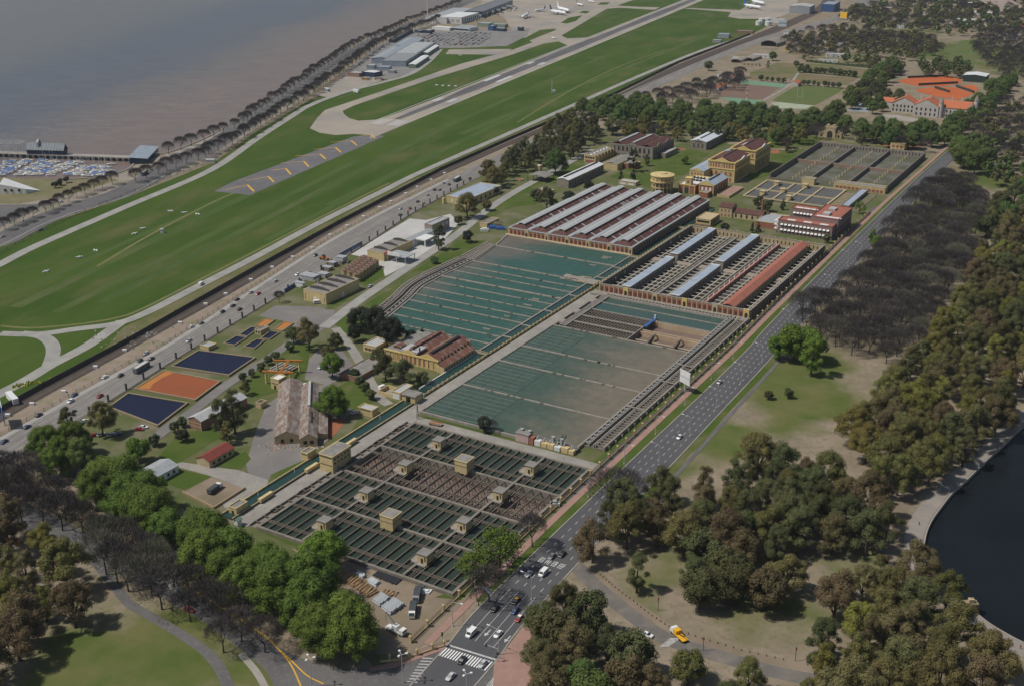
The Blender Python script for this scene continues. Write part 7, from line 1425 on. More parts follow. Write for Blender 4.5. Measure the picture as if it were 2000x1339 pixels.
MB().box(-4,4,-1.2,1.2,.6,1.3).build('chassis',m_wht,T); MB().box(2.4,4.2,-1.2,1.2,1.3,2.6).build('cab',m_wht,T); MB().box(-1,1.2,-1,1,1.3,3).build('turret',m_wht,T); MB().box(3.9,4.25,-1,1,1.7,2.4).build('windscreen',m_glass,T)
tip=P(*qz(990,840),9)-p; r_=-dirang(qz(1060,1100),qz(1210,1170)); tip=Vector((tip.x*math.cos(r_)-tip.y*math.sin(r_),tip.x*math.sin(r_)+tip.y*math.cos(r_),9)); MB().tube((0,0,3),tip,.4,.22,6).build('boom',m_wht,T); MB().tube(tip,(tip.x,tip.y,4),.05,.05,4).build('hoist_cable',m_dark,T)
for x in (-3,-1.7,3):
    for y in (-1.1,1.1): link('wheel',VB['wheel'],m_tyre,T,(x,y,0)).scale=(1.4,1.4,1.4)
# timber and pipes
rr=random.Random(9); m_log=M('pale_timber',(.42,.29,.16),(.34,.23,.13),sc=.8,rough=.9,rnd=.15)
a0=P(*qz(270,230)).xy; a1=P(*qz(810,600)).xy; n=44; lx=Vector((AV.x,AV.y))
for i in range(n):
    c=a0.lerp(a1,i/(n-1)); l=rr.uniform(2.3,3.1); an=rr.gauss(0,.09); d=Vector((lx.x*math.cos(an)-lx.y*math.sin(an),lx.x*math.sin(an)+lx.y*math.cos(an)))
    for lay in range(2 if i%3 else 3):
        z=.25+.42*lay; off=rr.uniform(-.5,.5); q=d*l
        o=MB().tube((-q.x+d.x*off,-q.y+d.y*off,0),(q.x+d.x*off,q.y+d.y*off,0),.24,.19,7).build('timber_pole',m_log,None,(c.x+rr.uniform(-.15,.15),c.y+rr.uniform(-.15,.15),z)); tag(o,'pale timber pole in the long stacked row by the dirt track','timber pole','stacked timber poles')
for i in range(9):
    c=P(*qz(930+i*26,560+i*6)).xy; an=rr.gauss(0,.2); d=Vector((lx.x*math.cos(an)-lx.y*math.sin(an),lx.x*math.sin(an)+lx.y*math.cos(an)))*2
    o=MB().tube((-d.x,-d.y,0),(d.x,d.y,0),.26,.22,7).build('timber_pole',m_log,None,(c.x,c.y,.28+.3*(i%2))); tag(o,'loose timber pole between the grey pipes and the trucks','timber pole','loose timber poles')
m_pipe=M('grey_pipe',(.36,.38,.40),(.30,.32,.34),sc=.5,rough=.6); m_pipel=M('pale_pipe',(.46,.50,.53),(.40,.44,.46),sc=.5,rough=.5); m_piped=M('black_pipe',(.05,.053,.062),(.07,.073,.08),sc=.5,rough=.6)
def pipes(name,label,group,st,en,n,dr,ln,r,mat,layers=1,z=0):
    a=P(*qz(*st)).xy; b=P(*qz(*en)).xy
    me=MB().tube((-dr.x*ln/2,-dr.y*ln/2,0),(dr.x*ln/2,dr.y*ln/2,0),r,n=9).mesh(name)
    for lay in range(layers):
        for i in range(n-lay):
            c=a.lerp(b,(i+.5*lay)/(n-1)); j=rr.uniform(-.3,.3); o=link(name,me,mat,None,(c.x+dr.x*j,c.y+dr.y*j,r+.06+lay*r*1.7)); tag(o,label,'pipe',group)
bd=Vector((BV.x,BV.y)); bd2=(P(*qz(940,510)).xy-P(*qz(600,320)).xy).normalized()
pipes('steel_pipe','pale steel pipe in the narrow bundle beside the timber row','pale pipe bundle',(650,300),(610,350),5,bd2,4.0,.33,m_pipel,2); pipes('steel_pipe','pale steel pipe in the second narrow bundle','second pale pipe bundle',(850,400),(790,455),5,bd2,4.6,.33,m_pipel,2)
bd3=(P(*qz(1010,760)).xy-P(*qz(850,650)).xy).normalized()
pipes('steel_pipe','grey steel pipe in the stack next to the timber end','grey pipe stack',(1000,640),(860,740),8,bd3,4.6,.42,m_pipe,2); pipes('steel_pipe','grey steel pipe in the wide stack under the crane boom','wide grey pipe stack',(1190,720),(1000,850),11,bd3,5.6,.42,m_pipe,2)
pipes('plastic_pipe','black plastic pipe lying by the filter tank wall','black pipes',(870,280),(1190,410),16,Vector((AV.x,AV.y)),5.6,.3,m_piped)
for i,(x,y,l,m) in enumerate(((1500,510,'dark tarpaulin sheet beside the trucks',m_bed),(1570,560,'white sheet on the ground beside the trucks',m_wht),(800,200,'blue tarpaulin on the dirt near the tank wall',M('blue_tarp',(.14,.19,.32),rough=.7)),(90,285,'white sacks under the green tree by the timber row',m_wht))):
    c=P(*qz(x,y)); T=tag(MB().prism([(-2.6,-1.2),(1.4,-1.6),(2.6,.9),(-1.2,1.7)],0,.5).prism([(-1.6,-.7),(.8,-.9),(1.5,.5),(-.8,.9)],.5,.9).build('tarpaulin',m,None,(c.x,c.y,.06)),l,'tarpaulin')
# ---- fences ------------------------------------------------------------------------------
def fence(pts,label,step,postm,railm,ph,wd=.35,base=None,ball=False,wpost=None,name='fence',railz=(.6,1.5)):
    q=[W(*p) for p in pts] if wpost is None else [P(*p) for p in pts]; o=q[0]; T=thing(name,label,'fence',o)
    mb=MB().box(-wd/2,wd/2,-wd/2,wd/2,0,ph)
    if ball: mb.box(-wd*.75,wd*.75,-wd*.75,wd*.75,ph-.3,ph-.05).cyl(0,0,wd*.5,ph,ph+.5,8,wd*.2)
    me=mb.mesh('post')
    for a,b in zip(q,q[1:]):
        L_=(b-a).length; n=max(1,round(L_/step)); az=math.atan2(b.y-a.y,b.x-a.x)
        for i in range(n): c=a.lerp(b,i/n)-o; link('post',me,postm,T,(c.x,c.y,0),az)
        mb=MB()
        for z in railz: mb.beam((*(a-o).xy,z),(*(b-o).xy,z),.1,.12)
        mb.build('rail',railm,T)
        nb=int(L_/.9)
        if base is not None:
            MB().beam((*(a-o).xy,.55),(*(b-o).xy,.55),.45,.55).build('base_wall',base,T)
    return T
fl=[(112.9,-172),(112.4,-140),(112.2,-60),(112.3,60),(112,151),(110.6,200),(107.9,370),(107.6,460)]
m_fe=M('fence_iron',(.20,.17,.12),rough=.7)
T=fence(fl,'yellow pillared iron fence along the avenue pavement',9.2,m_yel,m_fe,3.0,.7,base=m_cy,ball=True,name='avenue_fence',railz=(1.0,1.7,2.4))
# iron bars between the pillars, one panel per bay
pm=MB()
for i in range(22): pm.box(.4+i*.39,.44+i*.39,-.03,.03,.55,2.4)
pm=pm.mesh('iron_panel'); q=[W(*p) for p in fl]
for a,b in zip(q,q[1:]):
    L_=(b-a).length; n=max(1,round(L_/9.2)); az=math.atan2(b.y-a.y,b.x-a.x)
    for i in range(n): c=a.lerp(b,i/n)-q[0]; link('iron_panel',pm,m_fe,T,(c.x,c.y,0),az)
fence([(868,1262),(845,1268),(815,1279),(780,1288),(742,1292)],'curved yellow corner fence at the crossroads',4,m_yel,m_fe,2.6,.6,base=m_yel,ball=True,wpost=1,name='corner_fence',railz=(1.0,1.6,2.2))
hp=[(30,893),(175,806),(374,681),(540,580),(705,482),(797,421),(867,382),(930,348)]
fence(hp,'dark posted guard fence along the plant side of the highway',14,m_fence,m_zinc,3.6,.8,wpost=1,name='highway_fence',railz=(.9,2.2))
fence([(0,851),(165,758),(332,666),(500,557),(640,468),(750,408),(875,346)],'thin post fence between railway bank and highway',6,m_fe,m_fe,2.2,.22,wpost=1,name='railway_fence')
fence([(0,803),(77,760),(250,668),(500,526),(660,438),(860,333),(1000,271),(1200,185),(1325,123)],'long dark airfield wall along the railway',40,m_fence,m_fence,3.2,.5,base=None,wpost=1,name='airfield_wall',railz=())
mb=MB(); q=[P(*p) for p in [(-60,832),(0,803),(77,760),(250,668),(500,526),(660,438),(860,333),(1000,271),(1200,185),(1325,123),(1465,68)]]
T=[o for o in COL.objects if o.name=='airfield_wall'][0]; o0=q[1]
for a,b in zip(q,q[1:]): mb.beam((*(a-o0).xy,2.8),(*(b-o0).xy,2.8),.35,2.8)
mb.build('wall_panel',M('dark_wall',(.055,.045,.04),(.08,.068,.06),sc=.3,rough=.95),T)
T=fence([(0,497),(60,463),(150,420),(250,380),(420,314),(500,256),(560,219),(640,165),(690,130)],'dark coast road fence beside the airfield',10,m_fence,m_fence,2.4,.2,wpost=1,name='coast_fence',railz=(.7,1.4,2.2))
for i in range(2):
    a=dirang((175,806),(374,681)); p=P((0,77)[i],(816,772)[i])
rl=[(-80,860),(0,817),(77,773),(265,671),(500,538),(668,439),(843,349),(1000,279),(1215,187),(1350,123),(1472,75),(1550,42)]
for k,off in enumerate((-4.5,-3,1.5,3)):
    l=offs(smooth([P(*p).xy for p in rl],4),off); mb=MB()
    for a,b in zip(l,l[1:]): mb.beam((*a,.22),(*b,.22),.12,.16)
    tag(mb.build('rail_track',M('steel_rail',(.16,.13,.11),rough=.6)),['outer steel rail along the airfield wall','inner steel rail along the airfield wall','inner steel rail along the pink railway bank','outer steel rail along the pink railway bank'][k],'rail')
lb=MB().box(-1.2,1.2,-.7,.7,0,1.3).gable(-1.2,1.2,-.7,.7,1.3,1.6,'x').mesh('signal_box')
for x,y in ((125,766),(187,718),(244,686),(16,812),(63,790),(352,632),(402,596),(441,576),(572,504),(532,524),(645,461),(610,486),(678,443),(710,425),(741,407),(763,395),(792,380),(815,367),(842,353),(868,340),(490,548)): tag(link('signal_box',lb,m_wht,None,P(x,y)),'small white signal box beside the dark railway track','signal box','white boxes along the railway')
# ---- street lamps ------------------------------------------------------------------------
m_lp=M('lamp_post_grey',(.45,.46,.46),(.38,.39,.39),sc=.5,rough=.5); m_lh=M('lamp_head_white',(.75,.76,.76),rough=.4)
lpole=MB().tube((0,0,0),(0,0,9.6),.16,.09,8).mesh('pole'); larm=MB().tube((0,0,9.5),(-.6,0,10.4),.09,.08,6).tube((-.6,0,10.4),(-3.6,0,10.9),.08,.06,6).mesh('arm'); lhead=MB().loft([[(-3.5,-.16,10.8),(-3.5,.16,10.8),(-3.5,.16,11),(-3.5,-.16,11)],[(-4.6,-.24,10.85),(-4.6,.24,10.85),(-4.6,.2,11.08),(-4.6,-.2,11.08)]]).mesh('lamp_head')
lbase=MB().box(-.3,.3,-.3,.3,0,.6).mesh('base')
def lamp(px,py,rz,label,s=1,group=None):
    T=thing('street_lamp',label,'street lamp',P(px,py),rz,group); T.scale=(s,s,s)
    link('pole',lpole,m_lp,T); link('arm',larm,m_lp,T); link('lamp_head',lhead,m_lh,T); link('base',lbase,m_lp,T)
brz=math.atan2(BV.y,BV.x)
for x,y in ((1287,908),(1347,852),(1399,796),(1447,747),(1488,708),(1221,973)): lamp(x,y,brz,'grey street lamp on the park side of the avenue, arm over the lanes',group='avenue lamps on the park side')
for x,y in ((1680,503),(1655,520),(1620,570),(1576,615),(1540,640)): lamp(x,y,brz,'grey street lamp standing between avenue and leafless grove',group='avenue lamps by the leafless grove')
for x,y in ((1219,905),(1280,848),(1149,970),(1338,790),(1389,741),(1432,700)): lamp(x,y,brz+math.pi,'grey street lamp on the red pavement by the yellow fence',.95,'avenue lamps on the pavement')
lamp(1038,1170,brz,'grey street lamp beside the taxi and park trees'); lamp(974,1278,brz,'grey street lamp at the stop line with paved corner'); lamp(884,1222,brz+math.pi,'grey street lamp by the timber yard fence'); lamp(928,1158,brz+math.pi,'grey street lamp by the big road sign')
def twin(px,py,label,s=1.2):
    T=thing('twin_lamp',label,'street lamp',P(px,py)); T.scale=(s,s,s); link('pole',lpole,m_lp,T)
    for a in (0,2.1,4.2): MB().tube((0,0,9.5),(1.1*math.cos(a),1.1*math.sin(a),9.9),.08).build('arm',m_lp,T); MB().box(-.35,.35,-.25,.25,9.85,10.1).build('lamp_head',m_lh,T,(1.3*math.cos(a),1.3*math.sin(a),0),a)
twin(609,1341,'tall triple-headed lamp on the near traffic island'); twin(787,1333,'tall triple-headed lamp beside the zebra markings'); twin(912,1372,'tall triple-headed lamp past the zebra crossing')
T=thing('road_sign','wide blue-grey gantry road sign arm over the avenue','road sign',P(930,1172),brz); MB().tube((0,0,0),(0,0,6),.15).tube((0,0,6),(4,0,6.2),.12).build('post',m_lp,T); MB().box(3,7,-.15,.1,5,7).build('panel',M('sign_blue_grey',(.30,.34,.40),(.22,.26,.32),sc=2,rough=.5),T)
T=thing('traffic_light','dark traffic light mast with arm at the stop line','traffic light',P(972,1292),brz+math.pi); MB().tube((0,0,0),(0,0,5.5),.12).tube((0,0,5.5),(4.5,0,5.6),.1).build('mast',m_lp,T); MB().box(4.2,4.7,-.3,.3,4.8,5.9).box(-.3,.3,-.3,.3,3,4).build('signal_head',m_dark,T)
T=thing('traffic_light','dark traffic light on a post at the fence corner','traffic light',P(864,1252)); MB().tube((0,0,0),(0,0,3.4),.1).build('mast',m_lp,T); MB().box(-.3,.3,-.3,.3,2.6,3.8).build('signal_head',m_dark,T)
bl=MB().cyl(0,0,.18,0,.8,6,.14).mesh('bollard')
for i,t in enumerate([k/34 for k in range(35)]):
    pts=[(1172,1122),(1200,1146),(1235,1172),(1270,1200),(1310,1226),(1375,1248),(1450,1270),(1530,1288)]; s=t*(len(pts)-1); j=min(int(s),len(pts)-2); f=s-j; x=pts[j][0]*(1-f)+pts[j+1][0]*f; y=pts[j][1]*(1-f)+pts[j+1][1]*f
    tag(link('bollard',bl,M('bollard_wood',(.08,.06,.045),rough=.9),None,P(x,y)),'short dark bollard in the row along the curved park road','bollard','bollards along the park road')
for x,y,l in((1285,1192,'dark lamp post with red sign by the park road'),(1373,1270,'dark thin post at the park road crossing'),(1553,1290,'dark thin post beside the dirt car stop')):
    T=thing('sign_post',l,'post',P(x,y)); MB().tube((0,0,0),(0,0,6),.1).build('post',m_dark,T); MB().box(-.3,.3,-.05,.05,4.6,5.3).build('plate',M('sign_red',(.6,.03,.03)),T)
# people on the lakeside path and pavement corner
def person(px,py,top,label):
    T=thing('person',label,'person',P(px,py,.15)); v=[(0,0,.95),(0,0,1.25),(0,0,1.45),(0,0,1.52),(0,0,1.66),(.2,0,1.4),(.27,.05,1.1),(.3,.12,.86),(-.2,0,1.4),(-.27,-.05,1.1),(-.3,-.1,.86),(.1,0,.9),(.12,.08,.5),(.12,0,.06),(-.1,0,.9),(-.12,-.1,.5),(-.12,-.2,.06)]
    e=[(0,1),(1,2),(2,3),(3,4),(2,5),(5,6),(6,7),(2,8),(8,9),(9,10),(0,11),(11,12),(12,13),(0,14),(14,15),(15,16)]
    me=bpy.data.meshes.new('body'); me.from_pydata(v,e,[]); o=link('body',me,top,T); sk=o.modifiers.new('Skin','SKIN'); o.modifiers.new('Sub','SUBSURF').levels=1
    r=[.15,.16,.15,.07,.11,.07,.055,.04,.07,.055,.04,.1,.075,.05,.1,.075,.05]
    for i,q in enumerate(me.skin_vertices[0].data): q.radius=(r[i],r[i]*.85); q.use_root=(i==0)
for x,y,c,l in((1795,1025,(.05,.05,.07),'person in dark clothes walking on the lakeside path'),(1977,1262,(.5,.08,.03),'person in red walking by the lake edge'),(1993,1266,(.25,.05,.04),'person in dark red behind the one in red'),(1016,1292,(.45,.45,.44),'person in grey on the paved corner lawn'),(1782,1055,(.04,.04,.05),'person in black near the lake wall')): person(x,y,M('cloth_%d'%x,c,rough=.9),l)
T=thing('dredger_float','small wooden float with posts at the lake edge','float',P(1896,1178,-1.2)); MB().box(-2.5,2.5,-1.5,1.5,0,.7).build('deck',m_cop,T); MB().box(-1,1,-.8,.8,.7,2.2).build('hut',m_cream,T); MB().tube((0,0,2.2),(0,0,4.5),.1).build('pole',m_dark,T)
T=thing('hoist_mast','rusty lattice mast with flat cart at the tank corner','mast',P(816,818)); MB().tube((-.6,-.6,0),(0,0,9),.12).tube((.6,-.6,0),(0,0,9),.12).tube((0,.7,0),(0,0,9),.12).build('lattice',m_fe,T); MB().tube((0,0,9),(-2.2,-1,6),.1).build('jib',m_fe,T)
T=thing('flat_cart','rusty flat cart of scrap on the dam road','cart',P(851,829,.3),-.4); MB().box(-3.4,3.4,-1.2,1.2,.5,.9).build('bed',m_sed,T); MB().box(-3.2,3.2,-1.1,-1.0,.9,1.4).box(-3.2,3.2,1.0,1.1,.9,1.4).build('side',m_sed,T)
for x in (-2.4,2.4): MB().tube((x,-1.3,.35),(x,1.3,.35),.35,n=8).build('wheel',m_dark,T)
T=thing('white_machine','white and grey pump machine on the site lane near the tank corner','machine',P(1084,987)); MB().box(-2,2,-1,1,.3,1.6).build('housing',m_wht,T); MB().box(-1,.6,-.7,.7,1.6,2.6).build('engine',m_steel,T); MB().tube((1.5,0,1.6),(2.4,0,3.6),.15).build('pipe',m_steel,T)
# ================================================================ trees
m_bark=M('bark',(.085,.065,.05),(.06,.047,.038),sc=1.5,rough=.95)
m_barkg=M('grey_bark',(.060,.050,.045),(.045,.038,.035),sc=1.5,rough=.95)
def leafm(name,c,c2,rnd=.25): return M(name,c,c2,sc=.3,rough=.8,spec=.1,rnd=rnd,det=4)
LM={'plane':leafm('plane_leaves',(.086,.132,.022),(.122,.17,.034),.16),'plane2':leafm('far_plane_leaves',(.080,.125,.032),(.11,.15,.045),.2),'bright':leafm('bright_leaves',(.095,.165,.022),(.135,.20,.034),.2),
 'olive':leafm('olive_leaves',(.155,.142,.050),(.115,.112,.040),.25),'dark':leafm('dark_leaves',(.078,.088,.036),(.105,.108,.044),.3),'brown':leafm('brownish_leaves',(.15,.118,.058),(.115,.098,.046),.25),'yellow':leafm('yellow_green_leaves',(.185,.165,.040),(.14,.135,.038),.22),
 'conifer':leafm('conifer_needles',(.030,.038,.024),(.042,.050,.030),.2),'shrub':leafm('shrub_leaves',(.06,.09,.03),(.08,.105,.038),.3)}
m_twig=M('bare_twigs',(.084,.072,.066),(.060,.053,.050),sc=.4,rough=.95,rnd=.25); m_twigg=M('budding_twigs',(.14,.138,.095),(.115,.112,.082),sc=.4,rough=.95,rnd=.25)
ICO=None
def ico():
    t=(1+5**.5)/2; v=[(-1,t,0),(1,t,0),(-1,-t,0),(1,-t,0),(0,-1,t),(0,1,t),(0,-1,-t),(0,1,-t),(t,0,-1),(t,0,1),(-t,0,-1),(-t,0,1)]; l=math.hypot(1,t)
    return [tuple(c/l for c in q) for q in v],[(0,11,5),(0,5,1),(0,1,7),(0,7,10),(0,10,11),(1,5,9),(5,11,4),(11,10,2),(10,7,6),(7,1,8),(3,9,4),(3,4,2),(3,2,6),(3,6,8),(3,8,9),(4,9,5),(2,4,11),(6,2,10),(8,6,7),(9,8,1)]
IV,IF=ico()
def leafy(seed,H,Rx,z0,nb,br,nl,ls,shape='dome',gap=.0,core=.62):
    "tree of height H: returns trunk and crown meshes, crown made of leaf-sized faces around many clumps"
    r=random.Random(seed); tr=MB(); cr=MB(); hc=(H-z0); bl=[]
    tries=0
    while len(bl)<nb and tries<3000:
        tries+=1; a=r.uniform(0,6.2832); t=r.random()
        if shape=='dome': rr_=Rx*(1-.75*t**2.2)*math.sqrt(r.uniform(.1,1)); z=z0+hc*(.12+.78*t)
        elif shape=='tall': rr_=Rx*(.45+.55*math.sin(math.pi*min(1,.15+t*.9)))*math.sqrt(r.uniform(.05,1)); z=z0+hc*t*.93
        elif shape=='cone': rr_=Rx*(1-.86*t)*math.sqrt(r.uniform(.3,1)); z=z0+hc*t*.93
        else: ph=math.acos(1-2*t); rr_=Rx*math.sin(ph)*r.uniform(.55,.9); z=z0+hc*.5-hc*.42*math.cos(ph)
        b=br*r.uniform(.7,1.25)*(1 if shape!='cone' else 1-.55*t); c=Vector((rr_*math.cos(a),rr_*math.sin(a),z))
        if any((c-q).length<.75*min(b,s) for q,s in bl): continue
        bl.append((c,b))
    for c,b in bl:
        if core:
            k=len(cr.v); sc=b*core; cr.add([(c.x+x*sc*r.uniform(.8,1.15),c.y+y*sc*r.uniform(.8,1.15),c.z+z*sc*.85) for x,y,z in IV],IF)  # hidden solid core added inside the leaf clump to block light
        n=int(nl*(b/br)**2/ nb)
        for i in range(n):
            zc=r.uniform(-.55,1); a=r.uniform(0,6.2832); q=math.sqrt(1-zc*zc); d=Vector((q*math.cos(a),q*math.sin(a),zc)); p=c+d*b*r.uniform(.62,1.08); p.z-=.12*b
            if gap and r.random()<gap: continue
            nn=(d+Vector((r.gauss(0,.36),r.gauss(0,.36),r.gauss(.2,.3)))).normalized(); u=nn.orthogonal().normalized(); v=nn.cross(u); an=r.uniform(0,6.28); u,v=u*math.cos(an)+v*math.sin(an),v*math.cos(an)-u*math.sin(an)
            s=ls*r.uniform(.55,1.2); cr.add([p-u*s,p-v*s*.62,p+u*s,p+v*s*.62],[(0,1,2,3)])
    rt=.022*H+.08; top=Vector((r.gauss(0,.2),r.gauss(0,.2),z0+hc*.45)); tr.tube((0,0,-.2),(0,0,z0*.6),rt*1.25,rt*.9,7); tr.tube((0,0,z0*.6),top,rt*.9,rt*.4,6)
    for c,b in r.sample(bl,min(len(bl),7)): s=Vector((0,0,z0*r.uniform(.6,1.1))); tr.tube(s,c,rt*.5,rt*.15,5)
    return tr.mesh('trunk'),cr.mesh('crown')
def bare(seed,H,Rx,z0,nt,tw=.065):
    r=random.Random(seed); tr=MB(); cr=MB(); rt=.02*H+.08; tips=[]
    def grow(p,d,l,rad,lev):
        q=p+d*l; (tr if lev<2 else cr).tube(p,q,rad,rad*.62,5 if lev<2 else 3)
        if lev>=3: tips.append((q,d)); return
        for i in range(3 if lev else r.choice((4,5))):
            a=r.uniform(0,6.2832); o=d.orthogonal().normalized(); o2=d.cross(o); sp=(.62 if lev==0 else .55)*r.uniform(.6,1.3)
            nd=(d+(o*math.cos(a)+o2*math.sin(a))*sp); nd.z=max(nd.z,.12); nd.normalize(); grow(q,nd,l*r.uniform(.62,.85),rad*.55,lev+1)
    grow(Vector((0,0,-.2)),Vector((r.gauss(0,.06),r.gauss(0,.06),1)).normalized(),z0,rt,0)
    for i in range(nt):
        a=r.uniform(0,6.2832); t=r.random(); rad=Rx*math.sqrt(t)*r.uniform(.85,1.05); zt=z0+(H-z0)*(.42+.58*math.sqrt(max(0,1-t**1.5)))
        p=Vector((rad*math.cos(a),rad*math.sin(a),zt-abs(r.gauss(0,.16))*(H-z0))); d=(Vector((p.x,p.y,(p.z-z0)*1.3))).normalized()+Vector((r.gauss(0,.45),r.gauss(0,.45),r.gauss(.1,.35))); d.normalize()
        l=r.uniform(.8,2.0); s=d.orthogonal().normalized(); s2=d.cross(s); an=r.uniform(0,6.28); s=(s*math.cos(an)+s2*math.sin(an))*tw*r.uniform(.7,1.4); cr.add([p-s,p+s,p+d*l+s*.4,p+d*l-s*.4],[(0,1,2,3)])
    return tr.mesh('trunk'),cr.mesh('crown')
PT={}
PT['plane']=[leafy(100+i,20,9.2,4,52,2.5,21000,.29,'dome') for i in range(4)]
PT['round']=[leafy(140+i,12,5.6,2.5,26,1.8,6500,.32,'round') for i in range(3)]
PT['olive']=[leafy(200+i,20,8.2,4.5,[34,28,40,24,32][i],2.1,15000,.27,'dome',gap=.1,core=.55) for i in range(5)]
PT['tall']=[leafy(240+i,24,5.6,4,[30,24,36][i],1.9,11500,.27,'tall',gap=.15,core=.5) for i in range(3)]
PT['cone']=[leafy(280+i,14,3.4,1,26,1.5,3000,.36,'cone') for i in range(2)]
PT['bush']=[leafy(300+i,4.2,2.6,.6,9,1.2,1200,.3,'round') for i in range(2)]
PT['sparse']=[leafy(320+i,15,7.5,4.5,34,1.9,4200,.36,'dome',gap=.2,core=0) for i in range(2)]
PT['bare']=[bare(400+i,15,[8.2,7.2,8.8,7.6,6.6][i],[5,4,4.5,5.5,5][i],[2500,2200,2800,2100,2400][i],.055) for i in range(5)]
PT['bareflat']=[bare(450+i,12,6.2,3.6,2000,.055) for i in range(4)]
BASEH={'plane':20,'round':12,'olive':20,'tall':24,'cone':14,'bush':4.2,'sparse':15,'bare':15,'bareflat':12}
KN={'bare':'leafless_tree','budding':'leafless_tree','olive':'evergreen_tree','dark':'evergreen_tree','brown':'evergreen_tree','yellow':'evergreen_tree','conifer':'conifer','plane':'broadleaf_tree','plane2':'broadleaf_tree','bright':'broadleaf_tree','shrub':'small_tree'}
TREEN=0
def tree(shape,leaf,px,py,H,label,group,zc=.6,name=None,sx=1,atw=None):
    global TREEN; TREEN+=1
    tr,cr=PT[shape][TREEN%len(PT[shape])]; base=BASEH[shape]
    s=H/base; p=Vector((*atw,0)) if atw is not None else P(px,py,H*zc); p.z=0
    T=thing(name or ('shrub' if shape=='bush' else 'promenade_tree' if shape=='bareflat' else KN[leaf]),label,'tree' if shape!='bush' else 'shrub',p,RNG.uniform(0,6.28),group); f=RNG.uniform(.92,1.1); T.scale=(s*sx*f,s*sx*f*RNG.uniform(.9,1.1),s*RNG.uniform(.93,1.08))
    mats=(m_barkg if 'bare' in shape else m_bark, {'bare':m_twig,'budding':m_twigg}.get(leaf) or LM[leaf])
    key=(cr.name,leaf)
    if key not in TMESH:
        c2=cr.copy(); c2.materials.clear(); c2.materials.append(mats[1]); TMESH[key]=c2
        if not tr.materials: tr.materials.append(mats[0])
    link('trunk',tr,None,T); link('crown',TMESH[key],None,T); return T
TMESH={}
def wood(poly,sp,shapes,leaves,Hr,label,group,zc=.6,seed=1,cap=999,lab2=None):
    rr=random.Random(seed); Hm=(Hr[0]+Hr[1])/2; q=[P(*p,Hm*zc).xy for p in poly]; xs=[p.x for p in q]; ys=[p.y for p in q]; got=[]; n=0
    area=(max(xs)-min(xs))*(max(ys)-min(ys)); k=int(area/(sp*sp)*9)
    for _ in range(k):
        p=Vector((rr.uniform(min(xs),max(xs)),rr.uniform(min(ys),max(ys))))
        if not inpoly(p,q) or any((p-g).length_squared<sp*sp for g in got): continue
        got.append(p)
        if len(got)>=cap: break
    NM={'olive':'olive-brown','dark':'dark green','brown':'brownish','yellow':'yellow-green','plane':'bright green','plane2':'fresh green','bright':'vivid green','conifer':'blackish','bare':'leafless','budding':'greyish budding','shrub':'green'}
    for p in got:
        lf=rr.choice(leaves); sh=rr.choice(shapes)
        if lf in('bare','budding'): sh='bareflat' if sh=='bareflat' else 'bare'
        elif sh in('bare','bareflat'): sh='olive'
        tree(sh,lf,0,0,rr.uniform(*Hr),label%NM[lf],group,atw=p)
    return len(got)
CN_=[]
FARL=leafy(900,18,8,4,22,2.7,800,.95,'dome')[1]; FARB=bare(901,16,8.5,5,650,.14)[1]; FARR=leafy(902,17,7,3,20,2.5,750,.95,'round')[1]
FAR={'leafless':(MB(),FARB,m_twig),'dark':(MB(),FARL,LM['dark']),'green':(MB(),FARR,LM['plane2'])}
FARC={k:([tuple(v.co) for v in me.vertices],[tuple(p.vertices) for p in me.polygons]) for k,(mb_,me,m_) in FAR.items()}
def farwood(poly,sp,kinds,Hr,seed):
    rr=random.Random(seed); q=[P(*p,10).xy for p in poly]; xs=[p.x for p in q]; ys=[p.y for p in q]; got=[]
    for _ in range(int((max(xs)-min(xs))*(max(ys)-min(ys))/(sp*sp)*7)):
        p=Vector((rr.uniform(min(xs),max(xs)),rr.uniform(min(ys),max(ys))))
        if not inpoly(p,q) or any((p-g).length_squared<sp*sp for g in got): continue
        got.append(p); k=rr.choice(kinds); V,Fs=FARC[k]; s_=rr.uniform(*Hr)/17; a=rr.uniform(0,6.28); ca_,sa_=math.cos(a)*s_,math.sin(a)*s_
        FAR[k][0].add([(p.x+x*ca_-y*sa_,p.y+x*sa_+y*ca_,z*s_) for x,y,z in V],Fs)
    return len(got)

wd_=lambda *a,**k: CN_.append(wood(*a,**k))
# leafless grove by the avenue
wd_([(1552,612),(1612,580),(1652,552),(1686,520),(1716,486),(1738,452),(1762,420),(1795,378),(1838,342),(1890,348),(1920,380),(1915,430),(1890,470),(1895,520),(1850,560),(1830,610),(1800,655),(1740,685),(1640,662),(1600,640)],8.4,['bare'],['bare']*7+['budding']*2,(12,17.5),'%s tree in the dark grove between avenue and olive wood','grove of leafless trees',seed=1,cap=170)
wd_([(1250,187),(1340,168),(1420,148),(1450,138),(1442,162),(1370,186),(1290,198)],13,['bare'],['bare'],(12,15),'%s tree between highway and sports pitches','trees by the sports pitches',seed=4,cap=30)
# olive wood by the lake
wd_([(1925,470),(1960,430),(2040,400),(2040,720),(2000,735),(1960,800),(1905,850),(1850,895),(1800,925),(1720,935),(1680,890),(1665,820),(1705,770),(1745,735),(1775,690),(1830,640),(1860,590),(1890,540)],10.5,['olive','olive','tall'],['olive','olive','dark','brown','yellow'],(16,24),'%s tree in the thick wood along the lake','thick wood along the lake',seed=8,cap=150)
wd_([(1930,380),(1975,360),(2040,340),(2040,400),(1960,430),(1925,440)],14,['round','olive'],['plane2','dark','olive'],(15,19),'%s tree behind the leafless grove','trees behind the leafless grove',seed=9,cap=20)
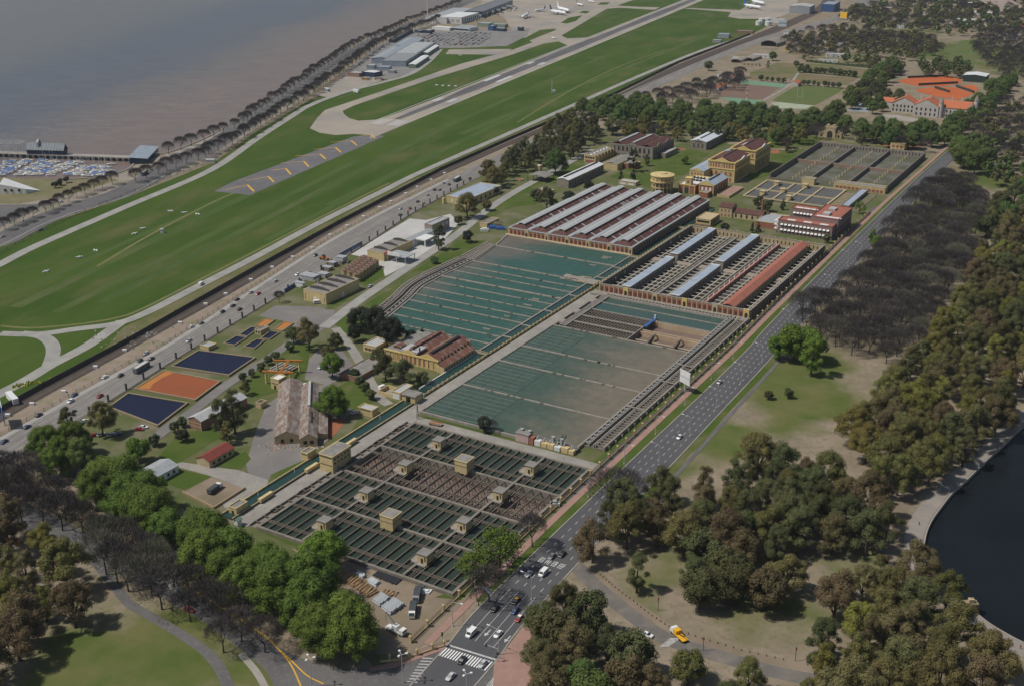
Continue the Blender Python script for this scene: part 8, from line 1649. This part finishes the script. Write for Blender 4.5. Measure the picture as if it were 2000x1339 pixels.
# dark trees right of the crossroads
wd_([(1190,985),(1245,960),(1290,930),(1370,935),(1430,945),(1470,885),(1500,890),(1560,912),(1620,920),(1645,940),(1720,950),(1765,985),(1745,1025),(1660,1040),(1570,1035),(1500,1062),(1440,1040),(1400,1062),(1300,1015),(1245,1040),(1180,1055),(1125,1050)],10,['olive','olive','tall'],['dark','dark','dark','olive','brown'],(17,24),'%s tree in the wood between avenue and dirt clearing','wood between avenue and clearing',seed=10,cap=60)
wd_([(1310,1085),(1380,1055),(1470,1062),(1545,1085),(1555,1125),(1470,1155),(1400,1170),(1330,1165)],10.5,['olive','round'],['dark','olive','yellow','brown','dark'],(14,20),'%s tree in the clump above the curved park road','clump above the park road',seed=11,cap=30)
wd_([(1045,1165),(1095,1130),(1150,1160),(1195,1190),(1230,1225),(1215,1255),(1290,1265),(1300,1339),(1250,1360),(1060,1360),(1045,1260)],10,['olive','round'],['dark','dark','brown','plane2'],(14,20),'%s tree in the clump below the curved park road','clump below the park road',seed=12,cap=30)
wd_([(1330,1285),(1385,1292),(1390,1330),(1340,1345)],9,['round'],['dark','olive'],(10,13),'%s tree by the park road bend','trees by the park road bend',seed=13,cap=9)
wd_([(1575,1150),(1640,1150),(1700,1095),(1760,1085),(1830,1105),(1865,1130),(1845,1180),(1870,1215),(1895,1265),(1955,1290),(1960,1370),(1600,1370),(1600,1290),(1590,1210)],10.5,['olive','olive','tall'],['olive','olive','yellow','brown','dark'],(15,22),'%s tree in the lake shore clump below the path','lake shore clump',seed=14,cap=40)
wd_([(1400,1320),(1500,1310),(1580,1315),(1590,1370),(1400,1370)],10,['olive'],['olive','brown','dark'],(11,14),'%s tree by the near bend of the park road','trees at the near road bend',seed=28,cap=9)
# lower left
wd_([(-30,1000),(60,1005),(105,1045),(125,1090),(150,1130),(160,1165),(110,1205),(60,1245),(0,1280),(-30,1290)],10.5,['olive','olive','tall'],['olive','brown','yellow','brown','yellow'],(16,22),'%s tree in the wood at the edge of the mown lawn','wood by the mown lawn',seed=15,cap=25)
wd_([(-20,905),(50,905),(120,950),(180,1000),(150,1015),(60,990),(-20,960)],7.5,['bare'],['bare'],(14,17),'%s tree over the street beyond the green avenue','street trees beyond the green avenue',seed=16,cap=26)
wd_([(190,1040),(250,1040),(300,1078),(345,1115),(310,1150),(235,1120),(195,1085)],7.5,['bare'],['bare','budding','budding'],(14,17),'%s tree over the curving street and path','trees over the curving street',seed=17,cap=26)
wd_([(345,1140),(400,1140),(440,1165),(490,1205),(530,1245),(455,1255),(395,1215),(350,1170)],7.5,['bare'],['bare'],(12,14),'%s tree between the yellow line and the footpath','trees by the footpath',seed=18,cap=26)
# bright plane trees along the plant
wd_([(160,925),(205,905),(250,935),(300,950),(340,975),(372,1005),(405,1030),(450,1055),(500,1075),(560,1105),(610,1135),(640,1170),(695,1205),(690,1235),(640,1240),(585,1210),(560,1165),(480,1130),(420,1095),(385,1070),(355,1035),(290,1020),(230,985),(175,955)],9.2,['plane'],['plane'],(19,23),'%s dense tree in the avenue of big trees beside the plant','avenue of big green trees',seed=19,cap=34)
wd_([(60,850),(110,830),(150,850),(165,890),(130,915),(80,900)],11,['plane'],['plane','plane2'],(15,18),'%s tree at the highway end of the plant','green trees at the highway end',seed=20,cap=9)
# upper mid
wd_([(945,335),(975,312),(1000,290),(1045,270),(1085,242),(1110,222),(1155,222),(1165,255),(1120,288),(1080,300),(1040,305),(995,330),(960,345)],12,['olive','tall'],['dark','dark','olive','olive'],(16,22),'%s tree in the wood between highway and old halls','wood by the old halls',seed=21,cap=60)
wd_([(1135,205),(1200,192),(1270,195),(1360,206),(1440,212),(1500,212),(1560,222),(1600,214),(1640,205),(1635,228),(1560,246),(1480,240),(1400,236),(1300,230),(1200,222)],15,['plane'],['plane2'],(17,21),'%s tree in the long belt beyond the old halls','long green belt',seed=22,cap=70)
wd_([(1640,232),(1700,240),(1760,246),(1830,246),(1875,228),(1885,250),(1840,272),(1760,272),(1680,256)],15,['plane'],['plane2'],(17,20),'%s tree in the belt before the mansion','belt before the mansion',seed=23,cap=30)
wd_([(1640,200),(1665,172),(1700,140),(1740,118),(1755,128),(1720,165),(1690,195)],16,['plane'],['plane2','dark'],(15,18),'%s tree in the row from pitches to clay courts','row towards the clay courts',seed=24,cap=25); wd_([(1860,232),(1895,200),(1925,172),(1955,150),(1985,148),(1965,185),(1915,235)],16,['plane'],['plane2'],(15,18),'%s tree in the lane curving round the clay courts','lane round the clay courts',seed=25,cap=25)
wd_([(1680,185),(1715,172),(1770,175),(1775,195),(1730,208),(1690,210)],16,['round','plane'],['plane2','dark'],(12,16),'%s tree in the mansion garden','mansion garden trees',seed=26,cap=14)
wd_([(1170,248),(1250,240),(1340,240),(1420,248),(1500,256),(1570,256),(1600,252),(1590,265),(1540,280),(1500,272),(1440,260),(1350,258),(1290,262),(1220,258)],13,['olive','round','bare'],['dark','dark','plane2','bare','yellow'],(12,18),'%s tree in the mixed garden behind the main building','mixed garden trees',seed=27,cap=45)
wd_([(1640,256),(1740,268),(1800,276),(1810,285),(1740,280),(1660,270)],13,['bare','olive'],['bare','dark'],(10,13),'%s tree between arch gate and yellow lodge','trees by the arch gate',seed=29,cap=9)
wd_([(1855,290),(1890,265),(1925,270),(1940,300),(1900,320),(1865,310)],13,['round'],['plane2'],(18,21),'%s tree at the far end of the avenue','trees at the avenue end',seed=30,cap=9)
farwood([(1930,60),(2040,55),(2040,150),(1975,155),(1935,128),(1902,92),(1905,75)],15,['leafless'],(14,18),2)
farwood([(1880,235),(1960,200),(2040,185),(2040,310),(1960,295),(1900,264)],15,['leafless','leafless','dark'],(14,18),3)
farwood([(1530,75),(1560,62),(1640,48),(1700,55),(1700,80),(1650,98),(1565,95)],16,['leafless','leafless','dark'],(13,17),5)
farwood([(1640,25),(1700,6),(1800,0),(1900,4),(2040,20),(2040,62),(1920,60),(1820,56),(1700,50)],19,['leafless','leafless','dark','dark','green'],(14,20),6)
farwood([(1650,-10),(1800,-30),(2000,-40),(2040,-10),(2040,15),(1800,-2)],24,['leafless','dark','green'],(15,20),61)
farwood([(1655,72),(1720,62),(1790,66),(1835,80),(1845,98),(1790,106),(1740,102),(1680,100)],15,['leafless','dark','dark'],(14,19),7)
farwood([(1640,104),(1700,112),(1760,122),(1770,135),(1720,130)],14,['dark','green'],(13,17),71); farwood([(1800,118),(1880,112),(1900,130),(1870,140),(1810,135)],13,['dark','green'],(12,16),72); farwood([(1530,88),(1600,92),(1640,98),(1560,104)],15,['dark','leafless'],(11,14),73)
farwood([(1925,262),(2040,240),(2040,345),(1960,350),(1930,320)],16,['dark','green','leafless'],(14,18),74)
for k,(mb_,me,m_) in FAR.items():
    o=mb_.build('far_wood',m_); o['kind']='stuff'; o['label']={'leafless':'distant leafless park trees reading as one mass','dark':'distant dark evergreen trees reading as one mass','green':'distant fresh green trees reading as one mass'}[k]
# coast rows
def row(pts,n,shape,leaf,H,label,group,jit=1.5):
    q=smooth([P(*p,H*.6).xy for p in pts],6); cum=[0]
    for a,b in zip(q,q[1:]): cum.append(cum[-1]+(b-a).length)
    for i in range(n):
        t=cum[-1]*(i+.5)/n; j=0
        while j<len(q)-2 and cum[j+1]<t: j+=1
        p=q[j].lerp(q[j+1],(t-cum[j])/max(1e-6,cum[j+1]-cum[j])); tree(shape,leaf,0,0,H*RNG.uniform(.85,1.12),label,group,atw=p+Vector((RNG.uniform(-jit,jit),RNG.uniform(-jit,jit))))
row([(0,440),(45,420),(85,403),(130,383),(165,366),(205,352),(225,344)],13,'bareflat','bare',10,'leafless tree in the row between marina lawn and coast road','coast trees by the marina')
row([(316,293),(350,280),(400,262),(440,245),(472,232),(505,206),(545,182),(585,155),(630,125),(690,85),(740,66),(790,42),(850,20),(900,2)],66,'bareflat','bare',11.5,'leafless tree in the row on the river side of the coast road','coast trees on the river side')
row([(255,345),(300,330),(350,312),(400,292),(450,268),(500,240),(545,212),(590,185),(630,158),(670,130),(700,108),(735,85),(800,55),(860,34)],82,'bareflat','bare',12,'leafless tree in the row on the airfield side of the coast road','coast trees on the airfield side',2.5)
row([(1550,124),(1580,132)],3,'round','dark',8,'round dark tree on the pitch edge','pitch edge trees'); row([y5(1110,280),y5(1460,300),y5(1830,340)],12,'round','shrub',8,'round clipped tree in the line between two pitches','clipped pitch trees',.8); row([y5(640,385),y5(740,395),y5(980,420)],5,'round','shrub',6.5,'small round tree behind the green court','round court trees',.8); row([y5(1150,440),y5(1400,455),y5(1640,480)],8,'round','shrub',6.5,'small round tree along the green rugby pitch','round rugby pitch trees',.8)
# single trees of the plant
one=lambda s,l,x,y,h,lab,zc=.55,sx=1: tree(s,l,x,y,h,lab,None,zc,sx=sx)
for a in (('round','conifer',704,622,15,'blackish round conifer at the lane end of the dark clump'),('round','conifer',736,628,16,'blackish conifer in the middle of the dark clump by the annex'),('round','conifer',766,648,17,'blackish conifer of the dark clump nearest the teal basin'),('round','conifer',692,650,10,'small blackish conifer beside the site path'),('round','conifer',800,655,8,'blackish tree behind the pump house'),('cone','conifer',824,650,9,'pointed blackish tree behind the pump house roof'),
 ('olive','dark',752,712,16,'dark leafy tree before the pump house shutters'),('olive','dark',785,722,16,'dark leafy tree at the middle of the pump house front'),('olive','dark',735,692,9,'dark tree beside the white-roofed annex'),('round','dark',826,738,7,'small dark tree at the pump house corner'),
 ('round','shrub',692,728,6,'first dark bush of the row along the site path'),('round','shrub',703,744,6,'second dark bush of the row along the site path'),('round','shrub',713,757,6,'third dark bush of the row along the site path'),('round','shrub',724,768,6,'last dark bush of the row along the site path'),
 ('olive','olive',602,650,18,'big olive tree by the small ponds'),('round','budding' and 'dark',572,652,10,'grey-green tree by the small ponds'),('round','dark',655,666,9,'round dark tree at the lane corner'),('round','bright',648,712,13,'vivid green tree over the parked white car'),('round','olive',640,690,9,'olive tree behind the vivid green one'),('plane','bright',648,780,17,'vivid green tree beside the rusty barn'),('plane','bright',662,795,10,'second vivid green tree beside the red gravel'),
 ('tall','dark',430,812,21,'tall dark gum tree over the brick shed end'),('tall','dark',455,800,23,'tallest dark gum tree behind the red-roofed house'),('tall','olive',442,840,13,'olive gum tree over the red roof'),('olive','olive',478,756,8,'olive tree by the site lane bend'),('olive','olive',196,812,19,'olive tree at the corner of the ink-blue pond'),('olive','dark',130,810,10,'dark tree against the highway fence'),('round','bright',268,875,13,'vivid green tree over the grey-roofed house'),('round','shrub',300,858,6,'small green tree by the lane near the pond'),('round','conifer',356,850,6,'small dark tree on the lawn by the brick shed'),
 ('round','shrub',340,832,5.5,'small round tree at the pond corner lane'),('round','shrub',356,822,5.5,'second small round tree at the pond corner lane'),('round','shrub',475,735,5,'small round tree on the lane beside the gantry'),('round','shrub',492,728,4.5,'tiny round tree on the lane beside the gantry'),('round','shrub',509,715,5.5,'small round tree before the gantry beams'),('round','shrub',524,703,5.5,'small round tree beside the gantry post'),('round','shrub',538,693,5.5,'small round tree beyond the gantry beams'),('round','shrub',566,677,5.5,'small round tree by the lane fork'),
 ('olive','olive',912,398,21,'broad olive tree beside the depot'),('tall','dark',856,458,21,'tall dark tree at the white yard corner'),('round','conifer',912,461,9,'round dark bush tree on the lawn by the upper basin'),('bush','shrub',848,508,4.5,'wide green shrub on the lawn by the channels'),('round','dark',895,430,7,'dark tree below the broad olive tree'),('round','olive',950,400,9,'grey olive tree near the low yellow store'),('round','conifer',968,372,6,'small dark bush behind the depot'),('round','conifer',946,828,7.5,'round dark tree on the grass strip between tank and basin'),('bare','bare',960,833,6,'leafless shrub tree beside the round dark tree'),
 ('plane','bright',634,1070,19,'lone vivid green tree at the tank corner over the timber row'),('sparse','bright',975,1062,19,'airy fresh green tree over the tank and avenue fence'),('sparse','bright',928,1100,13,'airy low green tree by the tank edge'),('bare','bare',1040,1035,14,'leafless tree on the avenue pavement'),('bare','bare',955,1140,14,'leafless tree casting twig shadow on the avenue'),('bare','bare',935,1165,7,'small leafless tree behind the road sign'),('bare','bare',1205,960,19,'tall leafless tree beside the avenue lanes'),('tall','dark',1245,1115,17,'dark slender conifer on the clearing'),
 ('round','bright',1553,668,20,'broad vivid green tree beside the avenue and grove'),('round','bright',1580,672,19,'second broad vivid green tree beside the grove'),('tall','bright',1588,690,24,'tall vivid green tree at the grove corner'),('round','bright',1524,676,15,'vivid green tree nearest the avenue lanes'),('round','dark',1502,770,5,'small bluish tree on the green clearing'),('round','dark',1540,766,5.5,'second small bluish tree on the green clearing'),
 ('plane','plane2',1085,315,22,'big green tree beside the carport'),('olive','dark',1068,385,18,'dark tree beside the brick filter hall roof'),('round','dark',1048,380,10,'dark tree with bare trunk by the lawn lane'),('round','bright',1082,398,8,'vivid green bush tree against the brick filter hall'),('round','conifer',1110,385,11,'blackish tree before the white-striped shed'),('round','conifer',1150,362,10,'blackish tree at the end of the white-striped shed'),('cone','conifer',1213,343,10,'dark pointed cypress by the lawn'),('cone','conifer',1236,342,11,'second dark pointed cypress by the lawn'),('tall','conifer',1238,310,22,'dark conifer in front of the stone hall'),('tall','dark',1264,312,11,'slender dark tree in front of the stone hall'),('round','bright',1338,312,8,'vivid green round tree on the lawn by the red path'),
 ('tall','dark',1430,340,13,'dark palm-like tree at the main building corner'),('cone','conifer',1470,443,9,'pointed dark conifer by the walled yard'),('cone','conifer',1482,441,9,'second pointed dark conifer by the walled yard'),('round','conifer',1416,444,7,'round dark tree beside the yellow box building'),('round','dark',1482,395,10,'dark tree beside the old chimney'),('round','dark',1500,402,9,'dark tree between chimney and small filter beds'),('cone','conifer',1530,398,9,'dark conifer before the office wing'),('round','dark',1615,466,6,'small dark tree at the office corner'),('sparse','bright',1680,405,10,'airy green tree at the avenue fence by the offices'),('round','bright',1860,420,9,'vivid green tree inside the leafless grove'),('round','bright',1712,470,9,'vivid green tree at the edge of the grove near the avenue'),('tall','bright',1705,462,13,'taller vivid green tree at the edge of the grove'),
 ('round','yellow',1650,258,7,'small yellow tree by the arch gate'),('round','dark',1555,268,7,'round dark tree on the far lawn'),('olive','dark',1540,290,8,'dark tree on the lawn before the reservoir'),('plane','plane2',1890,300,24,'broad green tree at the far end of the avenue lanes'),('round','yellow',1570,112,7,'small yellow tree by the hedge'),('round','dark',1385,128,13,'dark round tree above the rail sheds'),('round','dark',1745,275,8,'flat dark cedar beside the yellow lodge'),('round','dark',1785,280,9,'dark cedar behind the reservoir wall'),('round','plane2',1510,110,12,'green tree beside the rail shed'),('tall','plane2',1500,125,11,'tall green tree between rail shed and pitch'),('bush','shrub',172,860,3.5,'round grey-green shrub on the small lawn'),('bare','bare',545,580,7,'leafless shrub tree by the highway fence')): one(*a)
# shrubs in the marina lawn
for x,y,l in((108,362,'round dark shrub on the dry river lawn'),(118,357,'second round dark shrub on the dry river lawn'),(130,352,'dark shrub against the marina hedge')): tree('bush','conifer',x,y,5,l,None,.5,name='shrub')
print('trees',TREEN,CN_)
# ================================================================ air
hz=MB().box(-22000,22000,-4000,20000,-7,262).build('haze',None)
hm=bpy.data.materials.new('pale_haze'); hm.use_nodes=True; n=hm.node_tree.nodes; n.remove(n['Principled BSDF']); pv=n.new('ShaderNodeVolumePrincipled'); pv.inputs['Density'].default_value=.000045; pv.inputs['Color'].default_value=(.86,.91,1,1); pv.inputs['Anisotropy'].default_value=.2
hm.node_tree.links.new(pv.outputs[0],n['Material Output'].inputs['Volume']); hz.data.materials.append(hm); hz['kind']='stuff'
